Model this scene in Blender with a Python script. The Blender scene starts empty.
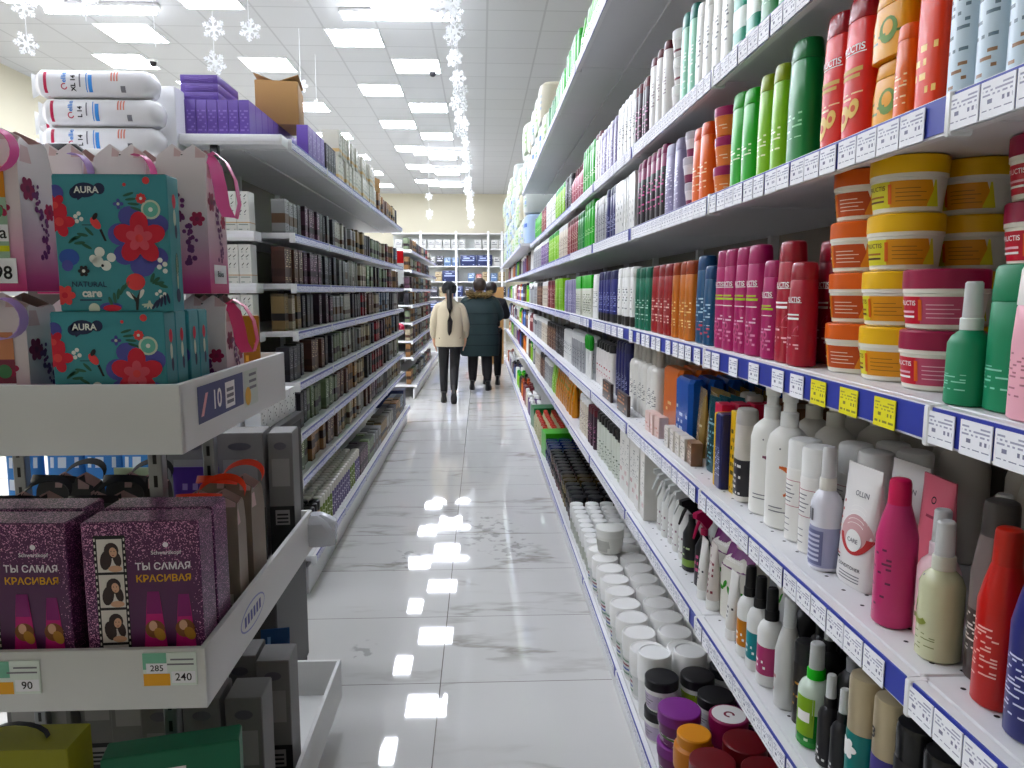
import bpy, math, random
from mathutils import Vector, Matrix, noise
random.seed(11)
S = bpy.context.scene
COL = S.collection
PI = math.pi
R = math.radians

# ------------------------------------------------------------------ colours and materials
SAT = 1.18      # the goods are strongly coloured print
def lin(h):
    h = h.lstrip('#')
    out = []
    for i in (0, 2, 4):
        c = int(h[i:i+2], 16) / 255
        out.append(c / 12.92 if c <= .04045 else ((c + .055) / 1.055) ** 2.4)
    l = .2126 * out[0] + .7152 * out[1] + .0722 * out[2]
    return (*[max(0, l + (v - l) * SAT) for v in out], 1)

MATS = {}
def mat(name, col, rough=.4, metal=0, trans=0, alpha=1, coat=0, emit=0, bands=None, ink=None,
        rows=14, cols=9, dens=.5, zr=(.15, .7), xr=(.12, .88), allround=False, spec=.4, smooth=False):
    """Procedural surface: a base colour, optional printed bands up the height (Generated z) and
    optional rows of small print."""
    if name in MATS:
        return MATS[name]
    m = bpy.data.materials.new(name)
    m.use_nodes = True
    nt = m.node_tree
    N, L = nt.nodes, nt.links
    b = N['Principled BSDF']
    b.inputs['Base Color'].default_value = lin(col)
    b.inputs['Roughness'].default_value = rough
    b.inputs['Metallic'].default_value = metal
    b.inputs['Transmission Weight'].default_value = trans
    b.inputs['Alpha'].default_value = alpha
    b.inputs['Coat Weight'].default_value = coat
    b.inputs['Specular IOR Level'].default_value = spec
    if emit:
        b.inputs['Emission Color'].default_value = lin(col)
        b.inputs['Emission Strength'].default_value = emit
    MATS[name] = m
    if not bands and not ink:
        return m
    def M(op, a, bb=None):
        n = N.new('ShaderNodeMath'); n.operation = op
        for k, v in enumerate((a, bb)):
            if v is None: continue
            if isinstance(v, (int, float)): n.inputs[k].default_value = v
            else: L.new(v, n.inputs[k])
        return n.outputs[0]
    tc = N.new('ShaderNodeTexCoord')
    sp = N.new('ShaderNodeSeparateXYZ')
    L.new(tc.outputs['Generated'], sp.inputs[0])
    x, y, z = sp.outputs
    cur = None
    if bands:
        rp = N.new('ShaderNodeValToRGB')
        rp.color_ramp.interpolation = 'LINEAR' if smooth else 'CONSTANT'
        e = rp.color_ramp.elements
        stops = [(0, col)] + [s for s in bands]
        stops.sort(key=lambda s: s[0])
        e[0].position, e[0].color = 0, lin(stops[0][1])
        e[1].position, e[1].color = stops[1][0], lin(stops[1][1])
        for p, c in stops[2:]:
            k = e.new(p); k.color = lin(c)
        L.new(z, rp.inputs[0])
        cur = rp.outputs[0]
    if ink:
        if isinstance(ink, str):
            ink = [(ink, zr, rows, dens)]
        for q, (ic, z_r, rw, dn) in enumerate(ink):
            zz = M('MULTIPLY', z, float(rw))
            xx = M('MULTIPLY', M('ADD', x, M('MULTIPLY', y, .9)) if allround else x, float(cols))
            row = M('FLOOR', zz)
            cx = N.new('ShaderNodeCombineXYZ')
            L.new(M('FLOOR', xx), cx.inputs[0]); L.new(row, cx.inputs[1]); cx.inputs[2].default_value = q * 3.7 + .31
            wn = N.new('ShaderNodeTexWhiteNoise'); L.new(cx.outputs[0], wn.inputs[0])
            k = M('LESS_THAN', wn.outputs['Value'], dn)
            fr = M('FRACT', zz)
            k = M('MULTIPLY', k, M('GREATER_THAN', fr, .3)); k = M('MULTIPLY', k, M('LESS_THAN', fr, .78))
            k = M('MULTIPLY', k, M('GREATER_THAN', z, z_r[0])); k = M('MULTIPLY', k, M('LESS_THAN', z, z_r[1]))
            k = M('MULTIPLY', k, M('GREATER_THAN', x, xr[0])); k = M('MULTIPLY', k, M('LESS_THAN', x, xr[1]))
            if not allround:
                k = M('MULTIPLY', k, M('LESS_THAN', y, .5))
            mx = N.new('ShaderNodeMix'); mx.data_type = 'RGBA'
            L.new(k, mx.inputs[0])
            if cur is None: mx.inputs[6].default_value = lin(col)
            else: L.new(cur, mx.inputs[6])
            mx.inputs[7].default_value = lin(ic)
            cur = mx.outputs[2]
    L.new(cur, b.inputs['Base Color'])
    return m

# ------------------------------------------------------------------ mesh builder
class MB:
    def __init__(s):
        s.v, s.f, s.k, s.mats = [], [], [], []
    def mi(s, m):
        if m not in s.mats: s.mats.append(m)
        return s.mats.index(m)
    def add(s, vs, fs, m, xf=None):
        o = len(s.v); k = s.mi(m)
        s.v += [tuple(xf @ Vector(p)) if xf else tuple(p) for p in vs]
        for f in fs:
            s.f.append(tuple(o + i for i in f)); s.k.append(k)
        return s
    def rings(s, rings, m, caps=(1, 1), xf=None):
        n = len(rings[0]); vs = [p for r in rings for p in r]; fs = []
        for j in range(len(rings) - 1):
            for i in range(n):
                a, b2 = j * n + i, j * n + (i + 1) % n
                fs.append((a, b2, b2 + n, a + n))
        if caps[0]: fs.append(tuple(range(n - 1, -1, -1)))
        if caps[1]: fs.append(tuple((len(rings) - 1) * n + i for i in range(n)))
        return s.add(vs, fs, m, xf)
    def loft(s, secs, m, n=20, caps=(1, 1), xf=None):
        return s.rings([ring(q, n) for q in secs], m, caps, xf)
    def cbox(s, x0, x1, y0, y1, z0, z1, m, c=.002, xf=None):
        c = min(c, (x1 - x0) * .3, (y1 - y0) * .3, (z1 - z0) * .3)
        def rg(z, i):
            a, b, d, e = x0 + i, x1 - i, y0 + i, y1 - i
            return [(a + c, d, z), (b - c, d, z), (b, d + c, z), (b, e - c, z), (b - c, e, z), (a + c, e, z), (a, e - c, z), (a, d + c, z)]
        return s.rings([rg(z0, c * .7), rg(z0 + c, 0), rg(z1 - c, 0), rg(z1, c * .7)], m, xf=xf)
    def box(s, x0, x1, y0, y1, z0, z1, m, xf=None):
        vs = [(x, y, z) for z in (z0, z1) for (x, y) in ((x0, y0), (x1, y0), (x1, y1), (x0, y1))]
        return s.add(vs, [(3, 2, 1, 0), (4, 5, 6, 7), (0, 1, 5, 4), (1, 2, 6, 5), (2, 3, 7, 6), (3, 0, 4, 7)], m, xf)
    def tube(s, pts, r, m, n=8, caps=(1, 1), flat=1, closed=False):
        pts = [Vector(p) for p in pts]; rr = r if isinstance(r, (list, tuple)) else [r] * len(pts)
        rg = []; up = Vector((0, 0, 1))
        for i, p in enumerate(pts):
            t = (pts[min(i + 1, len(pts) - 1)] - pts[max(i - 1, 0)]).normalized()
            a = t.cross(up)
            if a.length < 1e-3: a = t.cross(Vector((0, 1, 0)))
            a.normalize(); b = a.cross(t).normalized()
            rg.append([tuple(p + a * math.cos(2 * PI * k / n) * rr[i] * flat + b * math.sin(2 * PI * k / n) * rr[i]) for k in range(n)])
        return s.rings(rg, m, caps)
    def ribbon(s, pts, side, w, th, m):
        """Flat strap along pts, SIDE = width direction."""
        pts = [Vector(p) for p in pts]; sd = Vector(side).normalized() * w / 2; rg = []
        for i, p in enumerate(pts):
            t = (pts[min(i + 1, len(pts) - 1)] - pts[max(i - 1, 0)]).normalized()
            nn = t.cross(sd).normalized() * th / 2
            rg.append([tuple(p - sd - nn), tuple(p + sd - nn), tuple(p + sd + nn), tuple(p - sd + nn)])
        return s.rings(rg, m)
    def build(s, name, ang=35):
        me = bpy.data.meshes.new(name)
        me.from_pydata(s.v, [], s.f)
        for m in s.mats: me.materials.append(m)
        me.polygons.foreach_set('material_index', s.k)
        me.shade_smooth(); me.set_sharp_from_angle(angle=R(ang))
        me.update()
        return me
    def merge(s, o, xf=None):
        off = len(s.v)
        s.v += [tuple(xf @ Vector(p)) for p in o.v] if xf else o.v
        mp = [s.mi(m) for m in o.mats]
        for f, k in zip(o.f, o.k):
            s.f.append(tuple(off + i for i in f)); s.k.append(mp[k])
        return s

def ring(q, n):
    z, rx, ry = q[:3]; p = q[3] if len(q) > 3 else 2; ox = q[4] if len(q) > 4 else 0; oy = q[5] if len(q) > 5 else 0
    out = []
    for i in range(n):
        a = 2 * PI * (i + .5) / n; c, t = math.cos(a), math.sin(a)
        out.append((ox + rx * math.copysign(abs(c) ** (2 / p), c), oy + ry * math.copysign(abs(t) ** (2 / p), t), z))
    return out

def front_of(secs):
    """(x, z, lift) -> point on the front (-y) of a lofted body."""
    def f(x, z, e=.0005):
        for a, b in zip(secs, secs[1:]):
            if z <= b[0] or b is secs[-1]:
                t = max(0, min(1, (z - a[0]) / max(b[0] - a[0], 1e-6))); break
        rx = a[1] + (b[1] - a[1]) * t; ry = a[2] + (b[2] - a[2]) * t
        p = a[3] if len(a) > 3 else 2
        u = min(abs(x) / rx, .995)
        return (x, -ry * (1 - u ** p) ** (1 / p) - e, z)
    return f
def flat_front(y):
    return lambda x, z, e=.0005: (x, y - e, z)
def flat_right(x):
    return lambda u, z, e=.0005: (x + e, u, z)
def flat_left(x):
    return lambda u, z, e=.0005: (x - e, -u, z)

# --- printed shapes laid on a surface
_txt = {}
def text2d(s, bold=.0):
    key = (s, bold)
    if key in _txt: return _txt[key]
    cu = bpy.data.curves.new('lettering', 'FONT'); cu.body = s; cu.align_x = 'CENTER'; cu.align_y = 'CENTER'; cu.offset = bold; cu.resolution_u = 3
    o = bpy.data.objects.new('lettering', cu); COL.objects.link(o)
    dg = bpy.context.evaluated_depsgraph_get(); dg.update()
    me = bpy.data.meshes.new_from_object(o.evaluated_get(dg))
    vs = [(v.co.x, v.co.y) for v in me.vertices]; fs = [tuple(p.vertices) for p in me.polygons]
    bpy.data.objects.remove(o); bpy.data.curves.remove(cu); bpy.data.meshes.remove(me)
    _txt[key] = (vs, fs); return vs, fs
def put_text(mb, fn, s, x, z, h, m, rot=0, bold=.012, sx=1, e=.0012):
    vs, fs = text2d(s, bold); c, t = math.cos(rot) * h, math.sin(rot) * h
    mb.add([fn(x + vx * sx * c - vz * t, z + vx * sx * t + vz * c, e) for vx, vz in vs], fs, m)
def put_poly(mb, fn, pts, m, e=.0006):
    mb.add([fn(x, z, e) for x, z in pts], [tuple(range(len(pts)))], m)
def put_disc(mb, fn, x, z, r, m, e=.0006, ry=None, n=14, rot=0):
    ry = ry or r; c, t = math.cos(rot), math.sin(rot)
    P = lambda f, a: (x + f * (r * math.cos(a) * c - ry * math.sin(a) * t), z + f * (r * math.cos(a) * t + ry * math.sin(a) * c))
    k = 4 if max(r, ry) > .012 else 2 if max(r, ry) > .006 else 1      # enough rings to follow a curved face
    vs = [fn(x, z, e)]; fs = []
    for q in range(1, k + 1): vs += [fn(*P(q / k, 2 * PI * i / n), e) for i in range(n)]
    for i in range(n):
        fs.append((0, 1 + i, 1 + (i + 1) % n))
        for q in range(k - 1): fs.append((1 + q * n + i, 1 + (q + 1) * n + i, 1 + (q + 1) * n + (i + 1) % n, 1 + q * n + (i + 1) % n))
    mb.add(vs, fs, m)
def put_rect(mb, fn, x0, x1, z0, z1, m, e=.0006, nx=1):
    xs = [x0 + (x1 - x0) * i / nx for i in range(nx + 1)]
    vs = [fn(x, z0, e) for x in xs] + [fn(x, z1, e) for x in xs]
    mb.add(vs, [(i, i + 1, nx + 2 + i, nx + 1 + i) for i in range(nx)], m)
def put_ring(mb, fn, x, z, r0, r1, m, a0=0, a1=360, e=.0006, n=24, sz=1):
    k = 4 if r1 - r0 > .006 else 1; vs = []
    for i in range(n + 1):
        a = R(a0 + (a1 - a0) * i / n)
        for q in range(k + 1):
            r = r0 + (r1 - r0) * q / k; vs.append(fn(x + r * math.cos(a), z + sz * r * math.sin(a), e))
    mb.add(vs, [(i * (k + 1) + q, i * (k + 1) + q + 1, (i + 1) * (k + 1) + q + 1, (i + 1) * (k + 1) + q) for i in range(n) for q in range(k)], m)
def put_flower(mb, fn, x, z, r, m, centre, n=5, e=.0008, rot=0):
    for k in range(n):
        a = rot + 2 * PI * k / n
        put_disc(mb, fn, x + .58 * r * math.cos(a), z + .58 * r * math.sin(a), r * .46, m, e + .00006 * k, ry=r * .36, rot=a)
    put_disc(mb, fn, x, z, r * .3, centre, e + .0006)

# ------------------------------------------------------------------ objects
def link(name, data, parent=None, loc=(0, 0, 0), rz=0, rot=None):
    o = bpy.data.objects.new(name, data); COL.objects.link(o)
    o.location = loc; o.rotation_euler = rot or (0, 0, rz)
    if parent: o.parent = parent
    return o
def tag(o, label, cat, group=None):
    o['label'] = label; o['category'] = cat
    if group: o['group'] = group
    return o
def struct(name, mb):
    o = link(name, mb.build(name)); o['kind'] = 'structure'; return o

class Kind:
    """One product: its parts as meshes, and one merged mesh for where it is tiny."""
    def __init__(s, name, cat, w, d, h, parts, group_word=None):
        s.name, s.cat, s.w, s.d, s.h = name, cat, w, d, h
        s.parts = [(pn, mb.build(pn)) for pn, mb in parts]
        mg = MB()
        for _, mb in parts: mg.merge(mb)
        s.mesh = mg.build(name) if len(parts) > 1 else s.parts[0][1]

PLACED = []      # (object, desc, where, category, order) - labelled at the end
def put(kind, x, y, z, rz, desc, where, parts=True, order=None):
    if parts and len(kind.parts) > 1:
        o = link(kind.name, None, None, (x, y, z), rz)
        for pn, me in kind.parts: link(pn, me, o)
    else:
        o = link(kind.name, kind.mesh, None, (x, y, z), rz)
    PLACED.append((o, desc, where, kind.cat, y if order is None else order))
    return o

ORD = ['first', 'second', 'third', 'fourth', 'fifth', 'sixth', 'seventh', 'eighth', 'ninth', 'tenth', 'eleventh', 'twelfth', 'thirteenth', 'fourteenth', 'fifteenth']
def label_all():
    by = {}
    for it in PLACED: by.setdefault((it[1], it[2]), []).append(it)
    for (desc, where), v in by.items():
        v.sort(key=lambda t: t[4])
        if len(v) == 1:
            tag(v[0][0], f'{desc}, {where}', v[0][3])
        elif len(v) <= 15 and 'behind' not in where + desc and 'pile' not in where + desc:
            for i, it in enumerate(v):
                tag(it[0], f'{ORD[i]} {desc} from the near end, {where}', it[3], f'{desc}s, {where}')
        else:
            for it in v: tag(it[0], f'{desc}, {where}', it[3], f'{desc}s, {where}')

# ------------------------------------------------------------------ shared materials
white_metal = mat('white_painted_metal', '#e9e9ea', .35)
tray_white = mat('white_laminate', '#d2d2d0', .45)
steel = mat('grey_steel', '#8b8c8e', .35, .8)
dark = mat('black_plastic', '#141316', .35)
black = mat('black_paint', '#0d0d0f', .5)
white = mat('white_plastic', '#eeeeec', .3)
offwhite = mat('offwhite_plastic', '#dcdad2', .35)
blue_rail = mat('blue_rail', '#343f98', .35)
paper = mat('white_paper', '#efeff2', .6)
silver = mat('silver', '#b9b9ba', .28, .7)
clear = mat('clear_plastic', '#f2f4f4', .08, trans=.85, alpha=.6)
frosted = mat('frosted_plastic', '#e8eaea', .3, trans=.35)
ink_black = mat('ink_black', '#18171b', .6)
ink_white = mat('ink_white', '#f4f2f0', .5)
ink_grey = mat('ink_grey', '#77767c', .6)
ink_red = mat('ink_red', '#b3242c', .5)
tagpaper = mat('price_tag_paper', '#f0f0f4', .6, ink=[('#a2a2b4', (.55, .92), 9, .6), ('#7c7c90', (.2, .5), 3.4, .5)], cols=14, xr=(.06, .94), allround=True)
tagyellow = mat('price_tag_yellow', '#e8df3c', .6, ink=[('#aaa24a', (.55, .92), 9, .55), ('#8a8440', (.15, .5), 3.4, .5)], cols=14, xr=(.06, .94), allround=True)
railprint = mat('price_strip_print', '#dedeec', .55, ink=[('#a3a3c8', (.08, .95), 5, .45)], cols=90, xr=(0, 1), allround=True)
panel_grey = mat('back_panel', '#8c867e', .55)
shelf_white = mat('shelf_white', '#dededf', .4)

# ------------------------------------------------------------------ room shell
X0, X1, Y0, Y1, HC = -6.1, 5.2, -3.2, 22.7, 4.4
def floor_mat():
    m = bpy.data.materials.new('marble_tile_floor'); m.use_nodes = True
    nt = m.node_tree; N, L = nt.nodes, nt.links; b = N['Principled BSDF']
    def M(op, a, bb=None, cc=None):
        n = N.new('ShaderNodeMath'); n.operation = op
        for k, v in enumerate((a, bb, cc)):
            if v is None: continue
            if isinstance(v, (int, float)): n.inputs[k].default_value = v
            else: L.new(v, n.inputs[k])
        return n.outputs[0]
    tc = N.new('ShaderNodeTexCoord'); sp = N.new('ShaderNodeSeparateXYZ'); L.new(tc.outputs['Object'], sp.inputs[0])
    x, y, _ = sp.outputs
    tx = M('DIVIDE', M('ADD', x, .166 + 12), 1.2); ty = M('DIVIDE', M('SUBTRACT', y, 2.732 - 12 * .594), .594)
    fx, fy = M('FRACT', tx), M('FRACT', ty)
    gx = M('MINIMUM', fx, M('SUBTRACT', 1, fx)); gy = M('MINIMUM', fy, M('SUBTRACT', 1, fy))
    grout = M('MAXIMUM', M('LESS_THAN', gx, .0017), M('LESS_THAN', gy, .0032))
    # veins: each tile carries its own stretch of marble
    cb = N.new('ShaderNodeCombineXYZ'); L.new(M('FLOOR', tx), cb.inputs[0]); L.new(M('FLOOR', ty), cb.inputs[1])
    wn = N.new('ShaderNodeTexWhiteNoise'); L.new(cb.outputs[0], wn.inputs[0])
    sc = N.new('ShaderNodeVectorMath'); sc.operation = 'MULTIPLY_ADD'
    L.new(wn.outputs['Color'], sc.inputs[0]); sc.inputs[1].default_value = (7, 7, 7); L.new(tc.outputs['Object'], sc.inputs[2])
    rt = N.new('ShaderNodeMapping'); L.new(sc.outputs[0], rt.inputs[0]); rt.inputs['Rotation'].default_value = (0, 0, R(24)); rt.inputs['Scale'].default_value = (.55, 1.9, 1)
    n1 = N.new('ShaderNodeTexNoise'); L.new(rt.outputs[0], n1.inputs[0]); n1.inputs['Scale'].default_value = 1.0; n1.inputs['Detail'].default_value = 6; n1.inputs['Roughness'].default_value = .55
    vein = M('SUBTRACT', 1, M('MINIMUM', 1, M('MULTIPLY', M('ABSOLUTE', M('SUBTRACT', n1.outputs[0], .5)), 46)))
    n2 = N.new('ShaderNodeTexNoise'); L.new(rt.outputs[0], n2.inputs[0]); n2.inputs['Scale'].default_value = 2.1; n2.inputs['Detail'].default_value = 3
    vein = M('MULTIPLY', vein, M('MULTIPLY', M('MAXIMUM', 0, M('SUBTRACT', n2.outputs[0], .42)), 3.2))
    halo = M('MULTIPLY', M('MAXIMUM', 0, M('SUBTRACT', 1, M('MULTIPLY', M('ABSOLUTE', M('SUBTRACT', n1.outputs[0], .5)), 9))), .28)
    vv = M('MINIMUM', .8, M('ADD', vein, M('MULTIPLY', halo, M('MAXIMUM', 0, M('SUBTRACT', n2.outputs[0], .4)))))
    mx = N.new('ShaderNodeMix'); mx.data_type = 'RGBA'; L.new(vv, mx.inputs[0]); mx.inputs[6].default_value = lin('#cfcecb'); mx.inputs[7].default_value = lin('#8f8a82')
    # wet shoe marks
    n3 = N.new('ShaderNodeTexNoise'); L.new(tc.outputs['Object'], n3.inputs[0]); n3.inputs['Scale'].default_value = 17; n3.inputs['Detail'].default_value = 5
    dirt = None
    for (px, py, r) in DIRT:
        d = M('SQRT', M('ADD', M('POWER', M('SUBTRACT', x, px), 2), M('POWER', M('MULTIPLY', M('SUBTRACT', y, py), .6), 2)))
        k = M('MAXIMUM', 0, M('SUBTRACT', 1, M('DIVIDE', d, r)))
        dirt = k if dirt is None else M('MAXIMUM', dirt, k)
    dk = M('MULTIPLY', M('MAXIMUM', 0, M('SUBTRACT', M('ADD', n3.outputs[0], M('MULTIPLY', dirt, .16)), .63)), M('MULTIPLY', dirt, 9))
    dk = M('MINIMUM', .38, dk)
    m2 = N.new('ShaderNodeMix'); m2.data_type = 'RGBA'; L.new(dk, m2.inputs[0]); L.new(mx.outputs[2], m2.inputs[6]); m2.inputs[7].default_value = lin('#4a4742')
    m3 = N.new('ShaderNodeMix'); m3.data_type = 'RGBA'; L.new(grout, m3.inputs[0]); L.new(m2.outputs[2], m3.inputs[6]); m3.inputs[7].default_value = lin('#77736d')
    L.new(m3.outputs[2], b.inputs['Base Color'])
    n4 = N.new('ShaderNodeTexNoise'); L.new(tc.outputs['Object'], n4.inputs[0]); n4.inputs['Scale'].default_value = 3
    L.new(M('ADD', .02, M('MULTIPLY', n4.outputs[0], .025)), b.inputs['Roughness'])
    b.inputs['Specular IOR Level'].default_value = .62
    n5 = N.new('ShaderNodeTexNoise'); L.new(tc.outputs['Object'], n5.inputs[0]); n5.inputs['Scale'].default_value = 9
    bp = N.new('ShaderNodeBump'); bp.inputs['Strength'].default_value = .001; bp.inputs['Distance'].default_value = .01; L.new(n5.outputs[0], bp.inputs['Height']); L.new(bp.outputs[0], b.inputs['Normal'])
    return m
DIRT = [(-.42, 4.1, .16), (.02, 4.6, .3), (.16, 4.25, .22), (-.5, 3.0, .08)]

def ceiling_mat():
    m = bpy.data.materials.new('suspended_ceiling'); m.use_nodes = True
    nt = m.node_tree; N, L = nt.nodes, nt.links; b = N['Principled BSDF']
    tc = N.new('ShaderNodeTexCoord'); mp = N.new('ShaderNodeMapping'); L.new(tc.outputs['Object'], mp.inputs[0])
    mp.inputs['Location'].default_value = (1.12 + 60, -8.67 + 60 * 1, 0)
    br = N.new('ShaderNodeTexBrick'); L.new(mp.outputs[0], br.inputs[0])
    br.offset = 0; br.inputs['Scale'].default_value = 1; br.inputs['Brick Width'].default_value = .6; br.inputs['Row Height'].default_value = .6
    br.inputs['Mortar Size'].default_value = .011; br.inputs['Mortar Smooth'].default_value = 0; br.inputs['Bias'].default_value = 0
    br.inputs['Color1'].default_value = lin('#c4c5c6'); br.inputs['Color2'].default_value = lin('#c1c2c3'); br.inputs['Mortar'].default_value = lin('#b0b1b2')
    L.new(br.outputs[0], b.inputs['Base Color']); b.inputs['Roughness'].default_value = .9; b.inputs['Specular IOR Level'].default_value = .1
    return m
def wall_mat(name, col):
    m = bpy.data.materials.new(name); m.use_nodes = True
    nt = m.node_tree; N, L = nt.nodes, nt.links; b = N['Principled BSDF']
    tc = N.new('ShaderNodeTexCoord'); n = N.new('ShaderNodeTexNoise'); L.new(tc.outputs['Object'], n.inputs[0]); n.inputs['Scale'].default_value = 40
    bp = N.new('ShaderNodeBump'); bp.inputs['Strength'].default_value = .05; L.new(n.outputs[0], bp.inputs['Height']); L.new(bp.outputs[0], b.inputs['Normal'])
    b.inputs['Base Color'].default_value = lin(col); b.inputs['Roughness'].default_value = .85
    return m
fm, cm_, wl = floor_mat(), ceiling_mat(), wall_mat('cream_paint', '#c9c4b2')
struct('floor', MB().box(X0, X1, Y0, Y1, -.1, 0, fm))
struct('ceiling', MB().box(X0, X1, Y0, Y1, HC, HC + .1, cm_))
struct('wall_left', MB().box(X0 - .1, X0, Y0, Y1, 0, HC, wl))
struct('wall_right', MB().box(X1, X1 + .1, Y0, Y1, 0, HC, wl))
struct('wall_back', MB().box(X0, X1, Y1, Y1 + .1, 0, HC, wl))
struct('wall_front', MB().box(X0, X1, Y0 - .1, Y0, 0, HC, wl))

# ------------------------------------------------------------------ ceiling lights
LAMP = 17
panel_emit = mat('led_diffuser', '#f1f5ff', .4, emit=LAMP)
tube_emit = mat('tube_diffuser', '#f1f5ff', .4, emit=LAMP * 1.1)
fr = MB()
for a in ((-.3, .3, -.3, -.285), (-.3, .3, .285, .3), (-.3, -.285, -.285, .285), (.285, .3, -.285, .285)):
    fr.box(*a, -.012, .0, white_metal)
fr_me = fr.build('frame')
df_me = MB().box(-.285, .285, -.285, .285, -.008, .0, panel_emit).build('diffuser')
XA, XB, XC, XD, XE, XF = -1.42, -.81, -2.7, -3.9, -4.45, 2.0
lamps = []
for k in range(-1, 7): lamps.append((XA, 8.97 + 2.22 * k, 'first'))
for k in range(-2, 7): lamps.append((XB, 7.85 + 2.17 * k, 'second'))
for k in range(-3, 7): lamps.append((XC, 7.84 + 2.19 * k, 'third'))  # this and next two rows: unseen near panels added to light haircare fronts
for k in range(-3, 6): lamps.append((XD, 8.92 + 2.2 * k, 'fourth'))
for k in range(-3, 6): lamps.append((XE, 7.77 + 2.2 * k, 'fifth'))
for k in range(0, 9): lamps.append((2.75, 2.4 + 2.2 * k, 'sixth'))  # unseen row, added to brighten the ceiling on the haircare side
lamps.sort(key=lambda t: (t[2], t[1]))
cnt = {}
colname = {'first': 'row over the hair dye shelving front', 'second': 'row over the aisle', 'third': 'part-added row above the hair dye shelving back',
           'fourth': 'part-added outer row beside the tube lamp', 'fifth': 'part-added row next to the cream wall', 'sixth': 'unseen row added beyond the haircare shelving'}
for x, y, c in lamps:
    if y > 22 or y < 1: continue
    i = cnt.get(c, 0); cnt[c] = i + 1
    o = link('ceiling_light', None, None, (x, y, HC))
    link('frame', fr_me, o); link('diffuser', df_me, o)
    tag(o, f'square white ceiling panel light, {ORD[i]} in the {colname[c]}', 'ceiling light', 'square ceiling panel lights')
hs = MB().cbox(-.58, .58, -.05, .05, -.04, 0, white_metal, .006)
hs_me = hs.build('housing')
tb_me = MB().loft([(-.545, .028, .028), (-.54, .034, .034), (.54, .034, .034), (.545, .028, .028)], tube_emit, 12, xf=Matrix.Rotation(R(90), 4, 'Y')).build('tube')
for i, (x, y, w) in enumerate([(-.86, 8.1, 'crossing the aisle, nearest the entrance end'), (-3.82, 8.05, 'standing off near the cream wall corner'), (-.81, 15.76, 'crossing the far aisle, first of three'),
                              (-.85, 17.96, 'crossing the far aisle, second of three'), (-.83, 20.3, 'crossing the far aisle, last before the end wall')]):
    o = link('tube_lamp', None, None, (x, y, HC))
    link('housing', hs_me, o); link('tube', tb_me, o, (0, 0, -.07))
    tag(o, 'long white tube lamp ' + w.replace(', nearest the entrance end', ' at the near end of the row'), 'tube lamp', 'tube lamps under the ceiling')
# security cameras
for i, (x, y, lb) in enumerate([(-4.1, 9.9, 'small white dome camera under the ceiling above the nappy packs'), (-.62, 10.2, 'small white dome camera on the ceiling beside the snowflake strings')]):
    o = link('security_camera', None, None, (x, y, HC))
    link('base', MB().loft([(-.03, .05, .05), (0, .055, .055)], white, 16).build('base'), o)
    link('dome', MB().loft([(-.085, .012, .012), (-.078, .028, .028), (-.06, .04, .04), (-.03, .045, .045)], dark, 16).build('dome'), o)
    tag(o, lb, 'security camera')

# ------------------------------------------------------------------ snowflake garlands
snow_m = mat('snowflake_foam', '#f4f6f8', .6)
def flake(r):
    mb = MB()
    for k in range(6):
        xf = Matrix.Rotation(k * PI / 3, 4, 'Y')
        mb.box(-.07 * r, .07 * r, -.004, .004, 0, r, snow_m, xf)
        for s in (-1, 1):
            for zz, ln in ((.45, .36), (.72, .25)):
                x2 = xf @ Matrix.Translation((0, 0, zz * r)) @ Matrix.Rotation(s * R(52), 4, 'Y')
                mb.box(-.055 * r, .055 * r, -.0038, .0038, 0, ln * r, snow_m, x2)
    mb.loft([(-.0045, .24 * r, .24 * r), (.0045, .24 * r, .24 * r)], snow_m, 12, xf=Matrix.Rotation(PI / 2, 4, 'X'))
    return mb.build('snowflake')
flakes = [flake(.075), flake(.1), flake(.055)]
thread = mat('thread', '#e4e6e8', .6)
def garland(x, y, z0, steps, label, sz=0, group=None, seed=0):
    rd = random.Random(seed)
    o = link('snowflake_garland', None, None, (x, y, HC))
    link('string', MB().tube([(0, 0, 0), (0, 0, z0 - HC)], .0022, thread, 6).build('string'), o)
    for zz in steps:
        link('snowflake', flakes[rd.choice((0, 1, 2)) if sz is None else sz], o, (rd.uniform(-.01, .01), 0, zz - HC), 0, (0, rd.uniform(0, 1), rd.uniform(-1, 1)))
    tag(o, label, 'garland', group)
G = 'snowflake strings over the aisle'
for i in range(13):
    y = 5.0 + 1.32 * i
    zb = 3.32 + .02 * (i % 3)
    garland(-.21 - .012 * (i % 4) - .003 * i, y, zb, [zb + .01 + .21 * k + .05 * ((i + k) % 2) for k in range(5)], f'white paper snowflake string over the aisle, {ORD[i]} from the near end', None, G, i)
for i, (x, y, z0, st, lb) in enumerate([
        (-2.84, 5.0, 3.02, [3.28, 3.06], 'short white snowflake string hanging above the nappy packs'),
        (-2.32, 4.7, 3.1, [3.44, 3.2], 'white snowflake string hanging behind the nappy packs, by the tube lamp'),
        (-2.05, 5.0, 3.05, [3.46, 3.44], 'white snowflake string above the purple cartons with a long bare thread'),
        (-1.72, 5.1, 2.93, [3.47, 3.2, 2.99], 'white snowflake string of three above the row of purple cartons'),
        (-1.55, 5.3, 3.2, [3.26], 'single white snowflake hanging above the brown cardboard box'),
        (-3.3, 5.1, 2.6, [3.35, 3.15, 2.92, 2.68], 'long white snowflake string in front of the cream wall'),
        (-2.0, 8.7, 3.7, [3.79], 'single white snowflake above the top of the pale dye boxes'),
        (-2.02, 9.6, 3.7, [3.8], 'single far white snowflake past the pale dye boxes'),
        (-.95, 14.0, 2.9, [3.25, 2.95, 2.9], 'white snowflake string before the end wall, over the far shelving')]):
    garland(x, y, z0, st, lb, 0, None, 50 + i)

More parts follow.
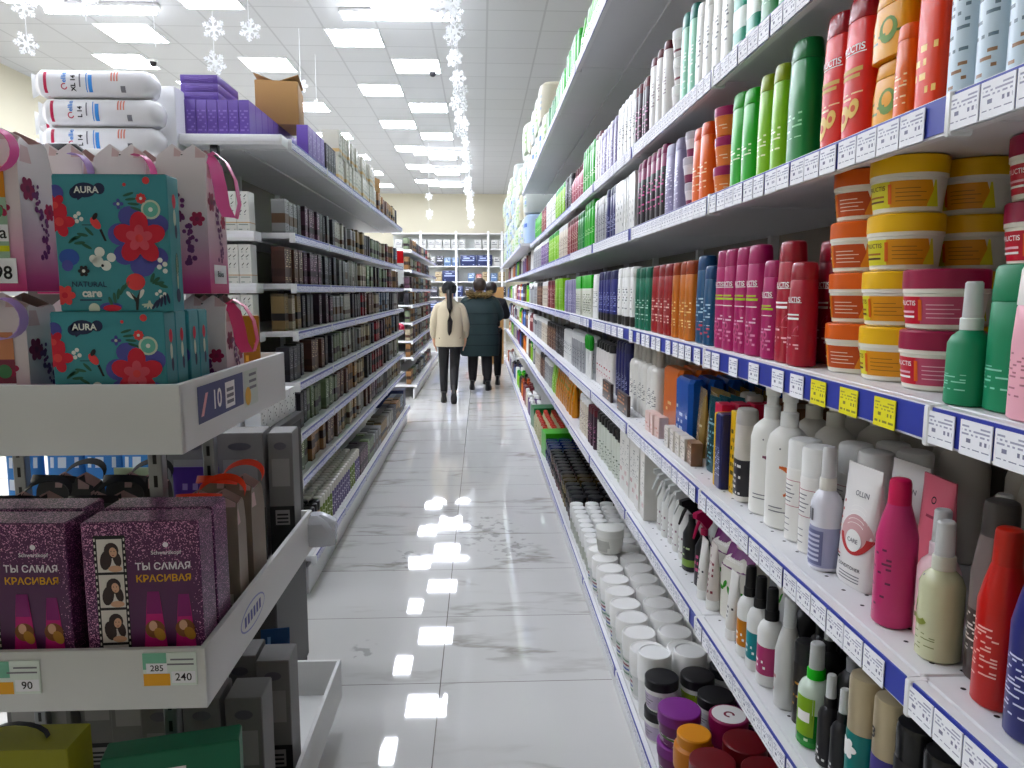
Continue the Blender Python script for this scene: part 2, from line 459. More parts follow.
# ------------------------------------------------------------------ shelving bays
def rail_mb(L_, h, tags, first=True, pattern=False):
    """Price rail along local x (0..L_), front at y=0 facing -y."""
    mb = MB()
    mb.box(.001, L_ - .001, -.002, .011, -h, -.0005, white_metal)
    mb.box(.004, L_ - .004, -.004, -.002, -h + .003, -.002, blue_rail)
    if pattern: mb.box(.006, L_ - .006, -.006, -.004, -h + .004, -.011, railprint)
    return mb
BL = .829
def shelf_mb(L_, d, th, dots=False):
    mb = MB(); mb.cbox(.001, L_ - .001, 0, d, -th, 0, shelf_white, .003)
    if d > .5: mb.box(.002, L_ - .002, .195, .207, -th - .008, -th, shelf_white)
    if dots:
        for i in range(15):
            for yy in (.03, .055):
                put_disc(mb, lambda x, z, e: (x, z, e), .03 + i * .055 + (.02 if yy > .04 else 0), yy, .0032, ink_black, .0004, n=8)
    return mb
tag_me = {}
def tag_mesh(kind):
    if kind not in tag_me:
        m = tagyellow if kind == 'y' else tagpaper
        tag_me[kind] = MB().box(-.024, .024, -.0012, 0, -.018, .018, m).build('price_tag')
    return tag_me[kind]
def bay(name, x_of, rz, y, levels, dep, back_x, top, label, group, tags=None, near=False, panel=True, seed=0, base_h=None, L_=BL):
    """x_of: z-level list of (z, front offset, thickness).  Local frame: x along the aisle, front -y."""
    rd = random.Random(seed)
    o = link(name, None, None, (x_of, y, 0), rz)
    sgn = 1
    pm = MB().box(.001, L_ - .001, dep, dep + .02, .05, top, panel_grey)
    link('back_panel', pm.build('back_panel'), o)
    um = MB()
    for xx in (.013,):
        um.cbox(xx - .012, xx + .012, dep - .03, dep + .02, 0, top + .03, white_metal, .003)
    link('upright', um.build('upright'), o)
    for li, (z, off, th) in enumerate(levels):
        sh = link('shelf', shelf_mb(L_, dep - off, th, near and li in (0, 1, 2)).build('shelf'), o, (0, off, z))
        rh = .042
        pt = not near
        link('price_rail', rail_mb(L_, rh, None, pattern=pt).build('price_rail'), sh, (0, -.013, 0))
        bm = MB().cbox(.0005, .011, -.021, .006, -rh - .004, .0, white_metal, .002)
        link('joint_clip', bm.build('joint_clip'), sh)
        if near:
            x = .03
            while x < L_ - .03:
                kind = 'w'
                gap = rd.choice((.0505, .0505, .052, .056))
                if li == 3:
                    gap = rd.choice((.052, .052, .058, .075, .11))
                    if seed == 1 and x > .5: kind, gap = 'y', .09
                link('price_tag', tag_mesh(kind), sh, (x, -.0185, -.0235))
                x += gap
    if base_h:
        link('kick_plate', MB().cbox(.0, L_, .02, .04, .0, base_h - .03, white_metal, .003).build('kick_plate'), o)
    # right-hand shelving faces -X: rz = -90 deg; left-hand faces +X: rz = +90 deg
    tag(o, label, 'shelving bay', group)
    return o
ZR = {0: .19, 1: .77, 2: 1.073, 3: 1.395, 4: 1.728, 5: 1.992, 6: 2.49}
XF_ = .475            # base front; others sit 25 mm back
RBAYS = [-.033 + BL * k for k in range(0, 9)]
for k, y0 in enumerate(RBAYS):
    lv = [(ZR[0], 0, .03)] + [(ZR[i], .025, .028) for i in range(1, 6)] + [(ZR[6], -.06, .025)]
    bay('shelving_bay', XF_ + .013, R(-90), y0 + BL, lv, .49, 0, 2.52, f'white haircare shelving bay with grey back panel, {ORD[k]} bay from the near end', 'haircare shelving bays', near=(k in (1, 2, 3, 4)) or k == 0, seed=k if k else 0, base_h=.16)
# second run further on (deeper upper shelf for bulk packs)
for k in range(9):
    y0 = 7.45 + BL * k
    lv = [(ZR[0], 0, .03)] + [(ZR[i], .025, .028) for i in range(1, 5)] + [(1.99, -.08, .03)]
    bay('shelving_bay', XF_ + .013, R(-90), y0 + BL, lv, .49, 0, 2.2, f'white haircare shelving bay beyond, under the bulk packs, {ORD[k]} bay of its run', 'bays under the bulk packs', seed=40 + k, base_h=.16)
ZL = {0: .2, 1: .59, 2: .82, 3: 1.075, 4: 1.325, 5: 1.555, 6: 1.795, 7: 2.225}
LY0 = 3.62
for k in range(6):
    y0 = LY0 + BL * k
    lv = [(ZL[0], 0, .03)] + [(ZL[i], .05, .026) for i in range(1, 7)] + [(ZL[7], .05, .05)]
    bay('shelving_bay', -.855, R(90), y0, lv, .56, 0, 2.2, f'white hair dye shelving bay, {ORD[k]} bay from the near end', 'hair dye shelving bays', seed=20 + k, base_h=.17)
for k in range(7):
    y0 = 10.45 + BL * k
    lv = [(ZL[0], 0, .03)] + [(ZL[i], .05, .026) for i in range(1, 6)] + [(ZL[6] + .02, .05, .026), (2.09, .05, .04)]
    bay('shelving_bay', -.93, R(90), y0, lv, .5, 0, 2.12, f'white far shelving bay past the cross aisle, {ORD[k]} bay of its run', 'far shelving bays', seed=30 + k, base_h=.17)

# ------------------------------------------------------------------ product makers
def scale(prof, w, d, h, p=2):
    return [(z * h, sx * w / 2, sy * d / 2, (q[0] if q else p)) for z, sx, sy, *q in prof]
def shampoo(w, d, h, bm, cm, deco=None, p=2.5, cap=.17, n=20, shoulder=.9):
    c = 1 - cap
    b = scale([(0, .88, .86), (.015, 1, 1), (.5, 1, 1), (c - .012, shoulder, .94), (c, shoulder - .04, .9)], w, d, h, p)
    t = scale([(c, shoulder, .94), (c + .01, shoulder + .01, .95), (.965, shoulder - .06, .88), (.99, shoulder - .12, .8), (1, shoulder - .3, .6)], w, d, h, p)
    B, C = MB().loft(b, bm, n), MB().loft(t, cm, n)
    if deco: deco(B, front_of(b), w, h)
    return [('body', B), ('cap', C)]
def spraycan(w, h, bm, cm, deco=None, taper=.62, cf=.2, n=20, capw=None, round_top=False):
    c = 1 - cf; capw = capw or taper
    b = scale([(0, .86, .86), (.012, .97, .97), (.02, 1, 1), (c - .22, 1, 1), (c - .1, .5 + taper / 2, .5 + taper / 2), (c, taper, taper)], w, w, h)
    t = scale([(c, capw, capw), (.97, capw * .94, capw * .94), (.992, capw * .86, capw * .86), (1, capw * .7, capw * .7)], w, w, h)
    B, C = MB().loft(b, bm, n), MB().loft(t, cm, n)
    if deco: deco(B, front_of(b), w, h)
    return [('body', B), ('cap', C)]
def can(w, h, bm, cm, deco=None, cf=.26, n=20, capdeco=None):
    c = 1 - cf
    b = scale([(0, .9, .9), (.01, 1, 1), (c - .02, 1, 1), (c, .94, .94)], w, w, h)
    t = scale([(c, .97, .97), (.965, .97, .97), (.99, .9, .9), (1, .74, .74)], w, w, h)
    B, C = MB().loft(b, bm, n), MB().loft(t, cm, n)
    if deco: deco(B, front_of(b), w, h)
    if capdeco: capdeco(C, front_of(t), w, h)
    return [('body', B), ('cap', C)]
def mist(w, d, h, bm, colm, cm, deco=None, n=18, p=2.2, shoulder=.62, inner=None):
    b = scale([(0, .9, .9), (.015, 1, 1), (shoulder - .08, .98, .98), (shoulder - .02, .8, .82), (shoulder + .03, .44, .5)], w, d, h, p)
    co = scale([(shoulder + .03, .5, .55), (shoulder + .12, .5, .55), (shoulder + .13, .46, .5)], w, d, h)
    ov = scale([(shoulder + .13, .42, .46), (.985, .38, .42), (1, .3, .34)], w, d, h)
    B = MB().loft(b, bm, n); O = MB().loft(ov, cm, n); Cc = MB().loft(co, colm, n)
    if deco: deco(B, front_of(b), w, h)
    return [('body', B), ('collar', Cc), ('overcap', O)]
def pump(w, d, h, bm, pm, deco=None, n=20, p=2, dome=.68):
    b = scale([(0, .92, .92), (.012, 1, 1), (dome - .12, 1, 1), (dome - .04, .88, .88), (dome, .64, .64), (dome + .03, .4, .4)], w, d, h, p)
    co = scale([(dome + .03, .42, .42), (dome + .13, .42, .42), (dome + .14, .3, .3)], w, d, h)
    B = MB().loft(b, bm, n); C = MB().loft(co, pm, n)
    H = MB().loft(scale([(dome + .13, .3, .3), (.925, .3, .3), (.93, .36, .36), (.985, .38, .38), (1, .3, .3)], w, d, h), pm, 14)
    H.tube([(0, 0, h * .965), (0, d * .45, h * .97), (0, d * .95, h * .95)], [w * .11, w * .1, w * .07], pm, 8)
    if deco: deco(B, front_of(b), w, h)
    return [('body', B), ('collar', C), ('pump_head', H)]
def trigger(w, d, h, bm, tm, lm=None, deco=None, n=16):
    b = scale([(0, .92, .92), (.015, 1, 1), (.5, .97, .97), (.62, .5, .5), (.68, .36, .36)], w, d, h, 2.3)
    B = MB().loft(b, bm, n)
    T = MB().loft(scale([(.67, .42, .42), (.75, .42, .42)], w, d, h), tm, 14)
    T.rings([[(-w * .16, y, z) if s < 2 else (w * .16, y, z) for s, (y, z) in enumerate(q)] for q in
             [[(.5 * d, h * .82), (.5 * d, h * .98), (.5 * d, h * .98), (.5 * d, h * .82)], [(.1 * d, h * .74), (.1 * d, h), (.1 * d, h), (.1 * d, h * .74)],
              [(-.45 * d, h * .86), (-.45 * d, h * .985), (-.45 * d, h * .985), (-.45 * d, h * .86)], [(-.8 * d, h * .9), (-.8 * d, h * .965), (-.8 * d, h * .965), (-.8 * d, h * .9)]]], tm)
    Lv = MB().tube([(0, -.35 * d, h * .88), (0, -.58 * d, h * .8), (0, -.72 * d, h * .72), (0, -.86 * d, h * .64)], [w * .1, w * .09, w * .08, w * .05], lm or tm, 8)
    if deco: deco(B, front_of(b), w, h)
    return [('body', B), ('trigger_head', T), ('lever', Lv)]
def tube(w, d, h, bm, cm, deco=None, n=20):
    cp = scale([(0, .8, .95), (.01, .84, 1), (.15, .84, 1)], w, d, h)
    b = scale([(.15, .74, .92, 2), (.2, .82, 1, 2), (.6, .92, .66, 2.4), (.93, 1, .13, 4), (1, 1, .08, 6)], w, d, h)
    B = MB().loft(b, bm, n); C = MB().loft(cp, cm, n)
    if deco: deco(B, front_of(b), w, h)
    return [('cap', C), ('body', B)]
def jar(w, h, bm, lm, deco=None, n=28, lidf=.32, taper=.86, liddeco=None, ridge=0):
    c = 1 - lidf
    b = scale([(0, taper * .94, taper * .94), (.03, taper, taper), (c - .08, .955, .955), (c - .07, .985, .985), (c, .985, .985)], w, w, h)
    t = scale([(c, 1, 1), (.97, 1, 1), (.995, .96, .96), (1, .9, .9)] + ([(.985, .84, .84)] if ridge else []), w, w, h)
    B, C = MB().loft(b, bm, n), MB().loft(t, lm, n)
    if deco: deco(B, front_of(b), w, h)
    if liddeco: liddeco(C, w, h)
    return [('body', B), ('lid', C)]
def carton(w, d, h, bm, deco=None, c=.0015, fm_=None):
    B = MB().cbox(-w / 2, w / 2, -d / 2, d / 2, 0, h, bm, c)
    if deco: deco(B, flat_front(-d / 2), w, h)
    return [('carton', B)]
def pouch(w, d, h, bm, deco=None, n=20):
    b = scale([(0, .93, .8, 3), (.05, 1, 1, 2.6), (.5, .97, .82, 2.4), (.88, .98, .25, 4), (.93, 1, .06, 8), (1, 1, .05, 8)], w, d, h)
    B = MB().loft(b, bm, n)
    if deco: deco(B, front_of(b), w, h)
    return [('pouch', B)]
def softpack(w, d, h, bm, deco=None, n=20, p=4):
    b = scale([(0, .8, .8, p), (.06, .95, .95, p), (.3, 1, 1, p), (.7, 1, 1, p), (.93, .96, .95, p), (1, .82, .8, p)], w, d, h)
    B = MB().loft(b, bm, n)
    if deco: deco(B, front_of(b), w, h)
    return [('pack', B)]

def K(name, cat, w, d, h, parts): return Kind(name, cat, w, d, h, parts)
def words(lines, m, x=0):
    """deco: (text, z fraction, height fraction of width)."""
    def f(B, fn, w, h):
        for s, z, hh, mm in [(q + (m,))[:4] for q in lines]:
            put_text(B, fn, s, x * w, z * h, hh * w, mm)
    return f

# materials of the goods -------------------------------------------------------
def mp(name, col, ink=None, bands=None, **k):
    return mat(name, col, k.pop('rough', .32), ink=ink, bands=bands, **k)
gold_ink, ink_lime = mat('gold_print', '#c9a25a', .45), mat('lime_print', '#a7c24b', .5)
magenta = mp('magenta_plastic', '#a3195f', [('#e9c7d6', (.28, .42), 26, .45), ('#d98fb0', (.1, .26), 20, .3)], coat=.08)
magenta_cap = mat('magenta_cap', '#971657', .3, coat=.08)
crimson = mp('crimson_plastic', '#9c1230', [('#e5b9bf', (.2, .36), 26, .45)], coat=.08)
crimson_cap = mat('crimson_cap', '#8c0f2a', .3, coat=.08)
red = mp('red_plastic', '#cf3020', [('#efc9a0', (.3, .4), 24, .45)], coat=.08)
dkred_cap = mat('dark_red_cap', '#8f1521', .25, coat=.1)
green = mp('leaf_green_plastic', '#3aa335', [('#d6efc8', (.3, .5), 26, .4)], coat=.08)
green_cap = mat('leaf_green_cap', '#2f9a2e', .3)
dkgreen = mp('bottle_green_plastic', '#0d7d43', [('#8fd0a0', (.25, .5), 26, .35)], coat=.08)
dkgreen_cap = mat('bottle_green_cap', '#0a6b3a', .3)
lime = mp('lime_plastic', '#8cbf2c', [('#f1f3c8', (.2, .5), 26, .4)], coat=.08)
lime_cap = mat('lime_cap', '#8a9a26', .3)
emerald = mp('emerald_matt', '#0f7f5a', [('#8fc9b2', (.2, .42), 30, .4)], rough=.45)
emerald_cap = mat('emerald_cap', '#0d7a55', .42)
pink_pale = mp('pale_pink_matt', '#e5aeba', [('#a76b78', (.2, .6), 30, .35)], rough=.4)
navy = mp('navy_plastic', '#1c1f55', [('#b9bddf', (.15, .55), 34, .35)], coat=.08)
navy_cap = mat('navy_cap', '#191b49', .3)
navy_tray = mp('navy_plastic_with_tray', '#1a1a1e', [('#aab0e0', (.25, .7), 24, .3)], [(.2, '#232768')])
teal_blue = mp('teal_blue_plastic', '#0f4a70', [('#bcd7e6', (.3, .65), 22, .45), ('#c04a5a', (.12, .3), 18, .25)], coat=.1)
teal_blue_cap = mat('teal_blue_cap', '#0d3d66', .3)
amber = mp('amber_plastic', '#b86a1c', [('#f1d7a0', (.2, .6), 22, .42)], coat=.1)
amber_cap = mat('amber_cap', '#8f3b1c', .3)
deepred = mp('deep_red_plastic', '#8d1420', [('#e9cfc5', (.2, .62), 20, .42)], coat=.08)
sea = mp('sea_green_plastic', '#1c6650', [('#cfe6dc', (.2, .6), 22, .4)])
sea_cap = mat('sea_green_cap', '#1b5c49', .3)
whitep = mp('white_bottle_print', '#ebebe8', [('#6c6f74', (.3, .75), 20, .35)], allround=True)
white_tray = mp('white_bottle_with_tray', '#22201f', [('#4f5258', (.3, .8), 18, .35)], [(.2, '#ececea')], allround=True)
lilac = mp('lilac_grey_print', '#8d87a6', [('#d9d6e6', (.1, .8), 22, .4)], allround=True)
floral = mp('floral_carton', '#e2e3d6', [('#6f7f4d', (.05, .55), 16, .45), ('#3d3a33', (.1, .5), 22, .3)], [(.68, '#3faa3c')], allround=True)
limebox = mp('lime_carton', '#8fc53b', [('#e6f0c4', (.2, .7), 20, .35)], allround=True)
redbox = mp('red_brown_print', '#7d2b32', [('#d8b7b2', (.15, .8), 20, .4)], allround=True)
creambox = mp('cream_print', '#d3cabb', [('#7b6255', (.15, .8), 20, .4)], allround=True)
brownbox = mp('brown_print', '#5c3b31', [('#b99c80', (.15, .8), 20, .4)], allround=True)
greybox = mp('grey_print', '#a3a4a6', [('#55585e', (.15, .8), 20, .4)], allround=True)
violetbox = mp('violet_print', '#6a4f83', [('#cdbfdc', (.15, .8), 20, .4)], allround=True)
blackbox = mp('black_print', '#1c1b20', [('#a8a7ad', (.15, .8), 20, .35)], allround=True)
bluebox = mp('blue_print', '#3c62a0', [('#d5e0f0', (.15, .8), 20, .4)], allround=True)
orangebox = mp('orange_print', '#c7712a', [('#f3dfa8', (.15, .8), 20, .4)], allround=True)
palegrey = mp('pale_blue_grey_plastic', '#c3d2dc', [('#60737f', (.25, .85), 24, .35), ('#8b6a4f', (.04, .2), 24, .25)], coat=.08)
coral = mp('coral_print', '#e07f4c', [('#f6dcc4', (.2, .6), 12, .4)])
orangep = mp('orange_plastic', '#dd6a2c', [('#f6d9b0', (.2, .6), 22, .4)], coat=.08)
yellowp = mp('yellow_plastic', '#e3a51b', [('#5f7a35', (.3, .6), 10, .4)], coat=.08)
mint = mp('mint_plastic', '#9fd4bd', [('#e9f5ee', (.2, .7), 22, .4)], coat=.08)
tealband = mp('white_teal_bands', '#d6e6de', None, [(.12, '#2c8f76'), (.26, '#dfe9e4'), (.48, '#2c8f76'), (.62, '#cfe2da'), (.85, '#3a9c82')])
white_maroon = mp('white_body_print', '#e6e4e2', [('#9a8a90', (.3, .75), 24, .3)])
maroon_cap = mat('maroon_cap', '#5c2029', .35)
blackmag = mp('black_magenta_print', '#1d1720', [('#c04a86', (.2, .7), 18, .35)], [(.45, '#241a26'), (.8, '#7c1f4f')])
whitecarton = mp('white_carton_dots', '#e8e8e6', [('#2e2e34', (.1, .85), 9, .14)], allround=True)

# ------------------------------------------------------------------ haircare goods
FR = [('FRUCTIS', .67, .24)]
def fruct(B, fn, w, h):
    put_text(B, fn, 'FRUCTIS', 0, .655 * h, .2 * w, ink_white, bold=.02)
    put_rect(B, fn, -.4 * w, .4 * w, .622 * h, .629 * h, ink_white, nx=6)
    put_rect(B, fn, -.4 * w, .42 * w, .5 * h, .52 * h, ink_lime, nx=6)
    put_rect(B, fn, -.4 * w, .36 * w, .535 * h, .55 * h, ink_lime, nx=6)
    put_rect(B, fn, -.38 * w, .4 * w, .44 * h, .448 * h, ink_white, nx=6)
    for k, (x, z, r) in enumerate(((-.12, .2, .15), (.14, .25, .13), (.05, .13, .12))):
        put_disc(B, fn, x * w, z * h, r * w, mat('fruit_pink', '#c65a86', .4), .0006 + k * .0002)
        put_disc(B, fn, x * w, z * h, r * w * .45, mat('fruit_dark', '#7d1546', .4), .0008 + k * .0002)
def fruct_red(B, fn, w, h):
    put_text(B, fn, 'FRUCTIS', 0, .63 * h, .2 * w, ink_white, bold=.02)
    put_rect(B, fn, -.4 * w, .4 * w, .595 * h, .602 * h, ink_white, nx=6)
    put_rect(B, fn, -.36 * w, .36 * w, .47 * h, .5 * h, gold_ink, nx=6)
    put_rect(B, fn, -.36 * w, .3 * w, .43 * h, .455 * h, gold_ink, nx=6)
    for k, (x, z, r) in enumerate(((-.2, .17, .2), (.16, .22, .15))):
        put_disc(B, fn, x * w, z * h, r * w, mat('fruit_cream', '#e3bf72', .4), .0006 + k * .0002, ry=r * w * 1.4, rot=-.4)
        put_disc(B, fn, x * w, z * h, r * w * .5, mat('fruit_orange', '#c8502a', .4), .0008 + k * .0002)
def fruct_crim(B, fn, w, h):
    put_text(B, fn, 'FRUCTIS', 0, .64 * h, .2 * w, ink_white, bold=.02)
    put_rect(B, fn, -.4 * w, .4 * w, .61 * h, .617 * h, ink_white, nx=6)
    put_rect(B, fn, -.36 * w, .36 * w, .45 * h, .47 * h, ink_white, nx=6)
    put_rect(B, fn, -.3 * w, .36 * w, .49 * h, .505 * h, ink_white, nx=6)
    put_poly(B, fn, [(x * w, z * h) for x, z in ((-.3, .1), (-.22, .1), (.36, .36), (.36, .4), (.2, .36))], mat('swoosh', '#c4506a', .35))
k_mag = K('shampoo_bottle', 'shampoo', .066, .042, .212, shampoo(.066, .042, .212, magenta, magenta_cap, fruct))
k_mag2 = K('conditioner_bottle', 'conditioner', .06, .04, .18, shampoo(.06, .04, .18, magenta, magenta_cap, fruct))
k_crim = K('shampoo_bottle', 'shampoo', .066, .042, .21, shampoo(.066, .042, .21, crimson, crimson_cap, fruct_crim))
k_crim2 = K('conditioner_bottle', 'conditioner', .06, .04, .172, shampoo(.06, .04, .172, crimson, crimson_cap, fruct_crim))
k_red = K('shampoo_bottle', 'shampoo', .064, .042, .195, shampoo(.064, .042, .195, red, dkred_cap, fruct_red))
k_green = K('shampoo_bottle', 'shampoo', .07, .045, .19, shampoo(.07, .045, .19, green, green_cap))
k_green_s = K('shampoo_bottle', 'shampoo', .066, .044, .178, shampoo(.066, .044, .178, green, green_cap))
k_dkgreen = K('shampoo_bottle', 'shampoo', .075, .046, .197, shampoo(.075, .046, .197, dkgreen, dkgreen_cap))
k_lime = K('shampoo_bottle', 'shampoo', .052, .042, .182, shampoo(.052, .042, .182, lime, lime_cap))
k_blue = K('shampoo_bottle', 'shampoo', .07, .044, .208, shampoo(.07, .044, .208, teal_blue, teal_blue_cap))
k_blue2 = K('conditioner_bottle', 'conditioner', .062, .042, .182, shampoo(.062, .042, .182, teal_blue, teal_blue_cap))
k_amber = K('shampoo_bottle', 'shampoo', .064, .042, .2, shampoo(.064, .042, .2, amber, amber_cap))
k_deepred = K('shampoo_bottle', 'shampoo', .074, .044, .2, shampoo(.074, .044, .2, deepred, mat('deep_red_cap', '#7a1019', .3), p=3.2))
k_sea = K('shampoo_bottle', 'shampoo', .064, .042, .2, shampoo(.064, .042, .2, sea, sea_cap))
k_wtray = K('shampoo_bottle', 'shampoo', .07, .044, .208, shampoo(.07, .044, .208, white_tray, white, p=3.4))
k_ntray = K('shampoo_bottle', 'shampoo', .068, .044, .205, shampoo(.068, .044, .205, navy_tray, navy_cap, p=3.2))
k_navy = K('shampoo_bottle', 'shampoo', .062, .042, .2, shampoo(.062, .042, .2, navy, navy_cap))
k_white = K('shampoo_bottle', 'shampoo', .06, .042, .2, shampoo(.06, .042, .2, whitep, white, p=3))
k_lilac = K('shampoo_bottle', 'shampoo', .072, .044, .19, shampoo(.072, .044, .19, lilac, mat('lilac_cap', '#9a95b0', .35), p=3.4))
k_pale = K('shampoo_bottle', 'shampoo', .043, .045, .218, shampoo(.043, .045, .218, palegrey, mat('pale_cap', '#cfdbe2', .3)))
k_mint = K('shampoo_bottle', 'shampoo', .058, .042, .225, shampoo(.058, .042, .225, mint, mat('mint_cap', '#35796d', .3), p=3))
k_tband = K('shampoo_bottle', 'shampoo', .072, .044, .22, shampoo(.072, .044, .22, tealband, mat('teal_cap', '#2c8f76', .3), p=3.4))
k_wmar = K('shampoo_bottle', 'shampoo', .066, .046, .218, shampoo(.066, .046, .218, white_maroon, maroon_cap, cap=.12))
k_orange = K('shampoo_bottle', 'shampoo', .06, .042, .178, shampoo(.06, .042, .178, orangep, mat('orange_cap', '#d2581f', .3)))
k_orange_s = K('shampoo_bottle', 'shampoo', .036, .03, .115, shampoo(.036, .03, .115, orangep, mat('orange_cap2', '#e06a3c', .3)))
k_orange_b = K('shampoo_bottle', 'shampoo', .05, .07, .218, shampoo(.05, .07, .218, mp('red_orange_plastic', '#d8431f', [('#f5d08a', (.1, .4), 12, .4)], coat=.1), mat('red_orange_cap', '#c23a1d', .3), p=4.5, cap=.12))
k_blackm = K('shampoo_bottle', 'shampoo', .06, .042, .205, shampoo(.06, .042, .205, blackmag, mat('magenta_top', '#7c1f4f', .35), cap=.14))
k_slim = K('shampoo_bottle', 'shampoo', .042, .035, .19, shampoo(.042, .035, .19, mp('black_pink_slim', '#35202f', [('#d08ab0', (.1, .7), 18, .4)]), maroon_cap))
k_coral = K('hair_mask_jar', 'hair mask', .08, .08, .062, jar(.08, .062, coral, magenta_cap))
k_pwjar = K('hair_mask_jar', 'hair mask', .078, .078, .062, jar(.078, .062, mp('plum_white_jar', '#7c2350', None, [(.45, '#d9d2d8')]), mat('grey_lid', '#b9b4be', .35)))
k_wjar5 = K('hair_mask_jar', 'hair mask', .08, .08, .07, jar(.08, .07, mp('white_plum_jar', '#dcd8d8', None, [(.3, '#6d2638'), (.42, '#e0dcdc')]), mat('white_lid5', '#e2e2e0', .35)))
k_yjar = K('hair_mask_jar', 'hair mask', .075, .05, .088, shampoo(.075, .05, .088, yellowp, mat('yellow_cap', '#d99a12', .3), p=3, cap=.24, deco=lambda B, fn, w, h: (put_disc(B, fn, .1 * w, .4 * h, .22 * w, mat('leaf_print', '#6f8f45', .5)), put_disc(B, fn, .1 * w, .43 * h, .13 * w, yellowp, .0009))))
def mask_deco(body, side, word, wcol, ring_col):
    def f(B, fn, w, h):
        put_rect(B, fn, -.44 * w, .46 * w, .1 * h, .55 * h, body, nx=14)
        put_rect(B, fn, .02 * w, .44 * w, .1 * h, .55 * h, side, .0009, nx=8)
        put_text(B, fn, 'FRUCTIS', -.2 * w, .44 * h, .085 * w, wcol, e=.0016)
        for k in range(4): put_rect(B, fn, .1 * w, (.4 - .04 * (k % 2)) * w, (.2 + .07 * k) * h, (.215 + .07 * k) * h, ring_col, .0014, nx=5)
        for k in range(2): put_rect(B, fn, -.36 * w, -.06 * w, (.2 + .08 * k) * h, (.235 + .08 * k) * h, ring_col if k else wcol, .0014, nx=5)
        put_rect(B, fn, .0 * w, .05 * w, .16 * h, .5 * h, mat('mask_strip', '#d86a2a', .4), .0016, nx=2)
    return f
jarwhite = mat('jar_white', '#e9e5da', .35)
k_banana = K('hair_mask_jar', 'hair mask', .098, .098, .0755, jar(.098, .0755, jarwhite, mat('yellow_lid', '#ecbd1c', .35), mask_deco(mat('banana_label', '#d8cf5a', .4), mat('banana_side', '#dd9a22', .4), 'F', mat('brown_print2', '#5a3a14', .5), mat('mask_text', '#a06a1a', .5))))
k_papaya = K('hair_mask_jar', 'hair mask', .098, .098, .0755, jar(.098, .0755, jarwhite, mat('orange_lid', '#d5662b', .35), mask_deco(mat('papaya_label', '#d98a3c', .4), mat('papaya_side', '#b7502a', .4), 'F', mat('black_print2', '#2a1c14', .5), mat('white_text2', '#eed9c8', .5))))
k_goji = K('hair_mask_jar', 'hair mask', .098, .098, .0755, jar(.098, .0755, jarwhite, mat('raspberry_lid', '#8e1f42', .35), mask_deco(mat('goji_label', '#b81f35', .4), mat('goji_side', '#b8506a', .4), 'F', ink_white, mat('pink_text2', '#e5b9c2', .5))))
k_emer = K('conditioner_bottle', 'conditioner', .062, .05, .152, shampoo(.062, .05, .152, emerald, emerald_cap, p=2.2, cap=.25, shoulder=.98))
k_emspray = K('mist_bottle', 'hair mist', .048, .042, .135, mist(.048, .042, .135, emerald, mat('white_collar', '#d7dbd8', .3), frosted, shoulder=.58))
k_pinkb = K('conditioner_bottle', 'conditioner', .056, .046, .15, shampoo(.056, .046, .15, pink_pale, mat('white_cap_round', '#f0ece8', .3), p=2.2, cap=.26))

def near(kind, x, y, z, desc, where, rz=0, **k): return put(kind, x, y, z, R(-90) + rz, desc, where, **k)
W = {0: 'bottom haircare shelf', 1: 'second haircare shelf up', 2: 'third haircare shelf up', 3: 'fourth haircare shelf up',
     4: 'fifth haircare shelf up', 5: 'sixth haircare shelf up', 6: 'top haircare shelf'}
XS = {0: .5, 1: .53, 2: .545, 3: .512, 4: .512, 5: .512, 6: .44}
def run(s, y0, n, kind, desc, rows=1, lev=1, x=None, gap=.004, rj=.006, rz=0, parts=None, jitter=.12, step=None):
    xf = XS[s] if x is None else x
    st = step or kind.w + gap
    for i in range(n):
        y = y0 + st * (i + .5)
        for r in range(rows):
            for l in range(lev):
                X = xf + kind.d / 2 + r * (kind.d + .007) + random.uniform(0, rj)
                wh = W[s] if r == 0 else 'behind the front row, ' + W[s]
                if lev > 1: wh = ('lower tier, ' if l == 0 else 'upper tier, ' if lev == 2 else ('middle tier, ', 'top tier, ')[min(l - 1, 1)]) + wh
                put(kind, X, y + random.uniform(-.001, .001), ZR[s] + .0005 + l * (kind.h + .0004), R(-90) + rz + random.uniform(-jitter, jitter), desc, wh, parts=(y < 5.2 and (r < 2 or s < 2)) if parts is None else parts)

# --- fourth shelf (masks, shampoos in reds)
W3, Z3 = W[3], ZR[3] + .0005
near(k_pinkb, .535, .682, Z3, 'pale pink bottle with rounded white cap beside the green bottles', W3)
near(k_emer, .552, .737, Z3, 'matt green bottle with a wide green cap beside the mask jars', W3)
near(k_emspray, .535, .788, Z3, 'matt green mist bottle with clear overcap beside the mask jars', W3)
for l in range(2):
    t = ('bottom', 'second')[l]
    near(k_goji, .587, .92, Z3 + l * .076, f'white mask jar with raspberry lid, {t} of the front raspberry pile', W3, .35)
    near(k_goji, .69, .845, Z3 + l * .076, f'raspberry-lidded mask jar behind the green bottles, {t} up', W3, .35)
    near(k_banana, .587, 1.023, Z3 + l * .076, f'yellow-lidded mask jar, {t} between orange and raspberry lids', W3, .1)
for l in range(4):
    t = ('bottom', 'second', 'third', 'top')[l]
    near(k_papaya, .586 + .002 * (l % 2), 1.126 + (.0 if l < 2 else .0), Z3 + l * .076, f'white mask jar with orange lid, {t} of the pile of four', W3, -.1)
    near(k_banana, .692, 1.03 + .004 * (l % 2), Z3 + l * .076, f'yellow-lidded mask jar in the shaded pile behind, {t} layer', W3, .1)
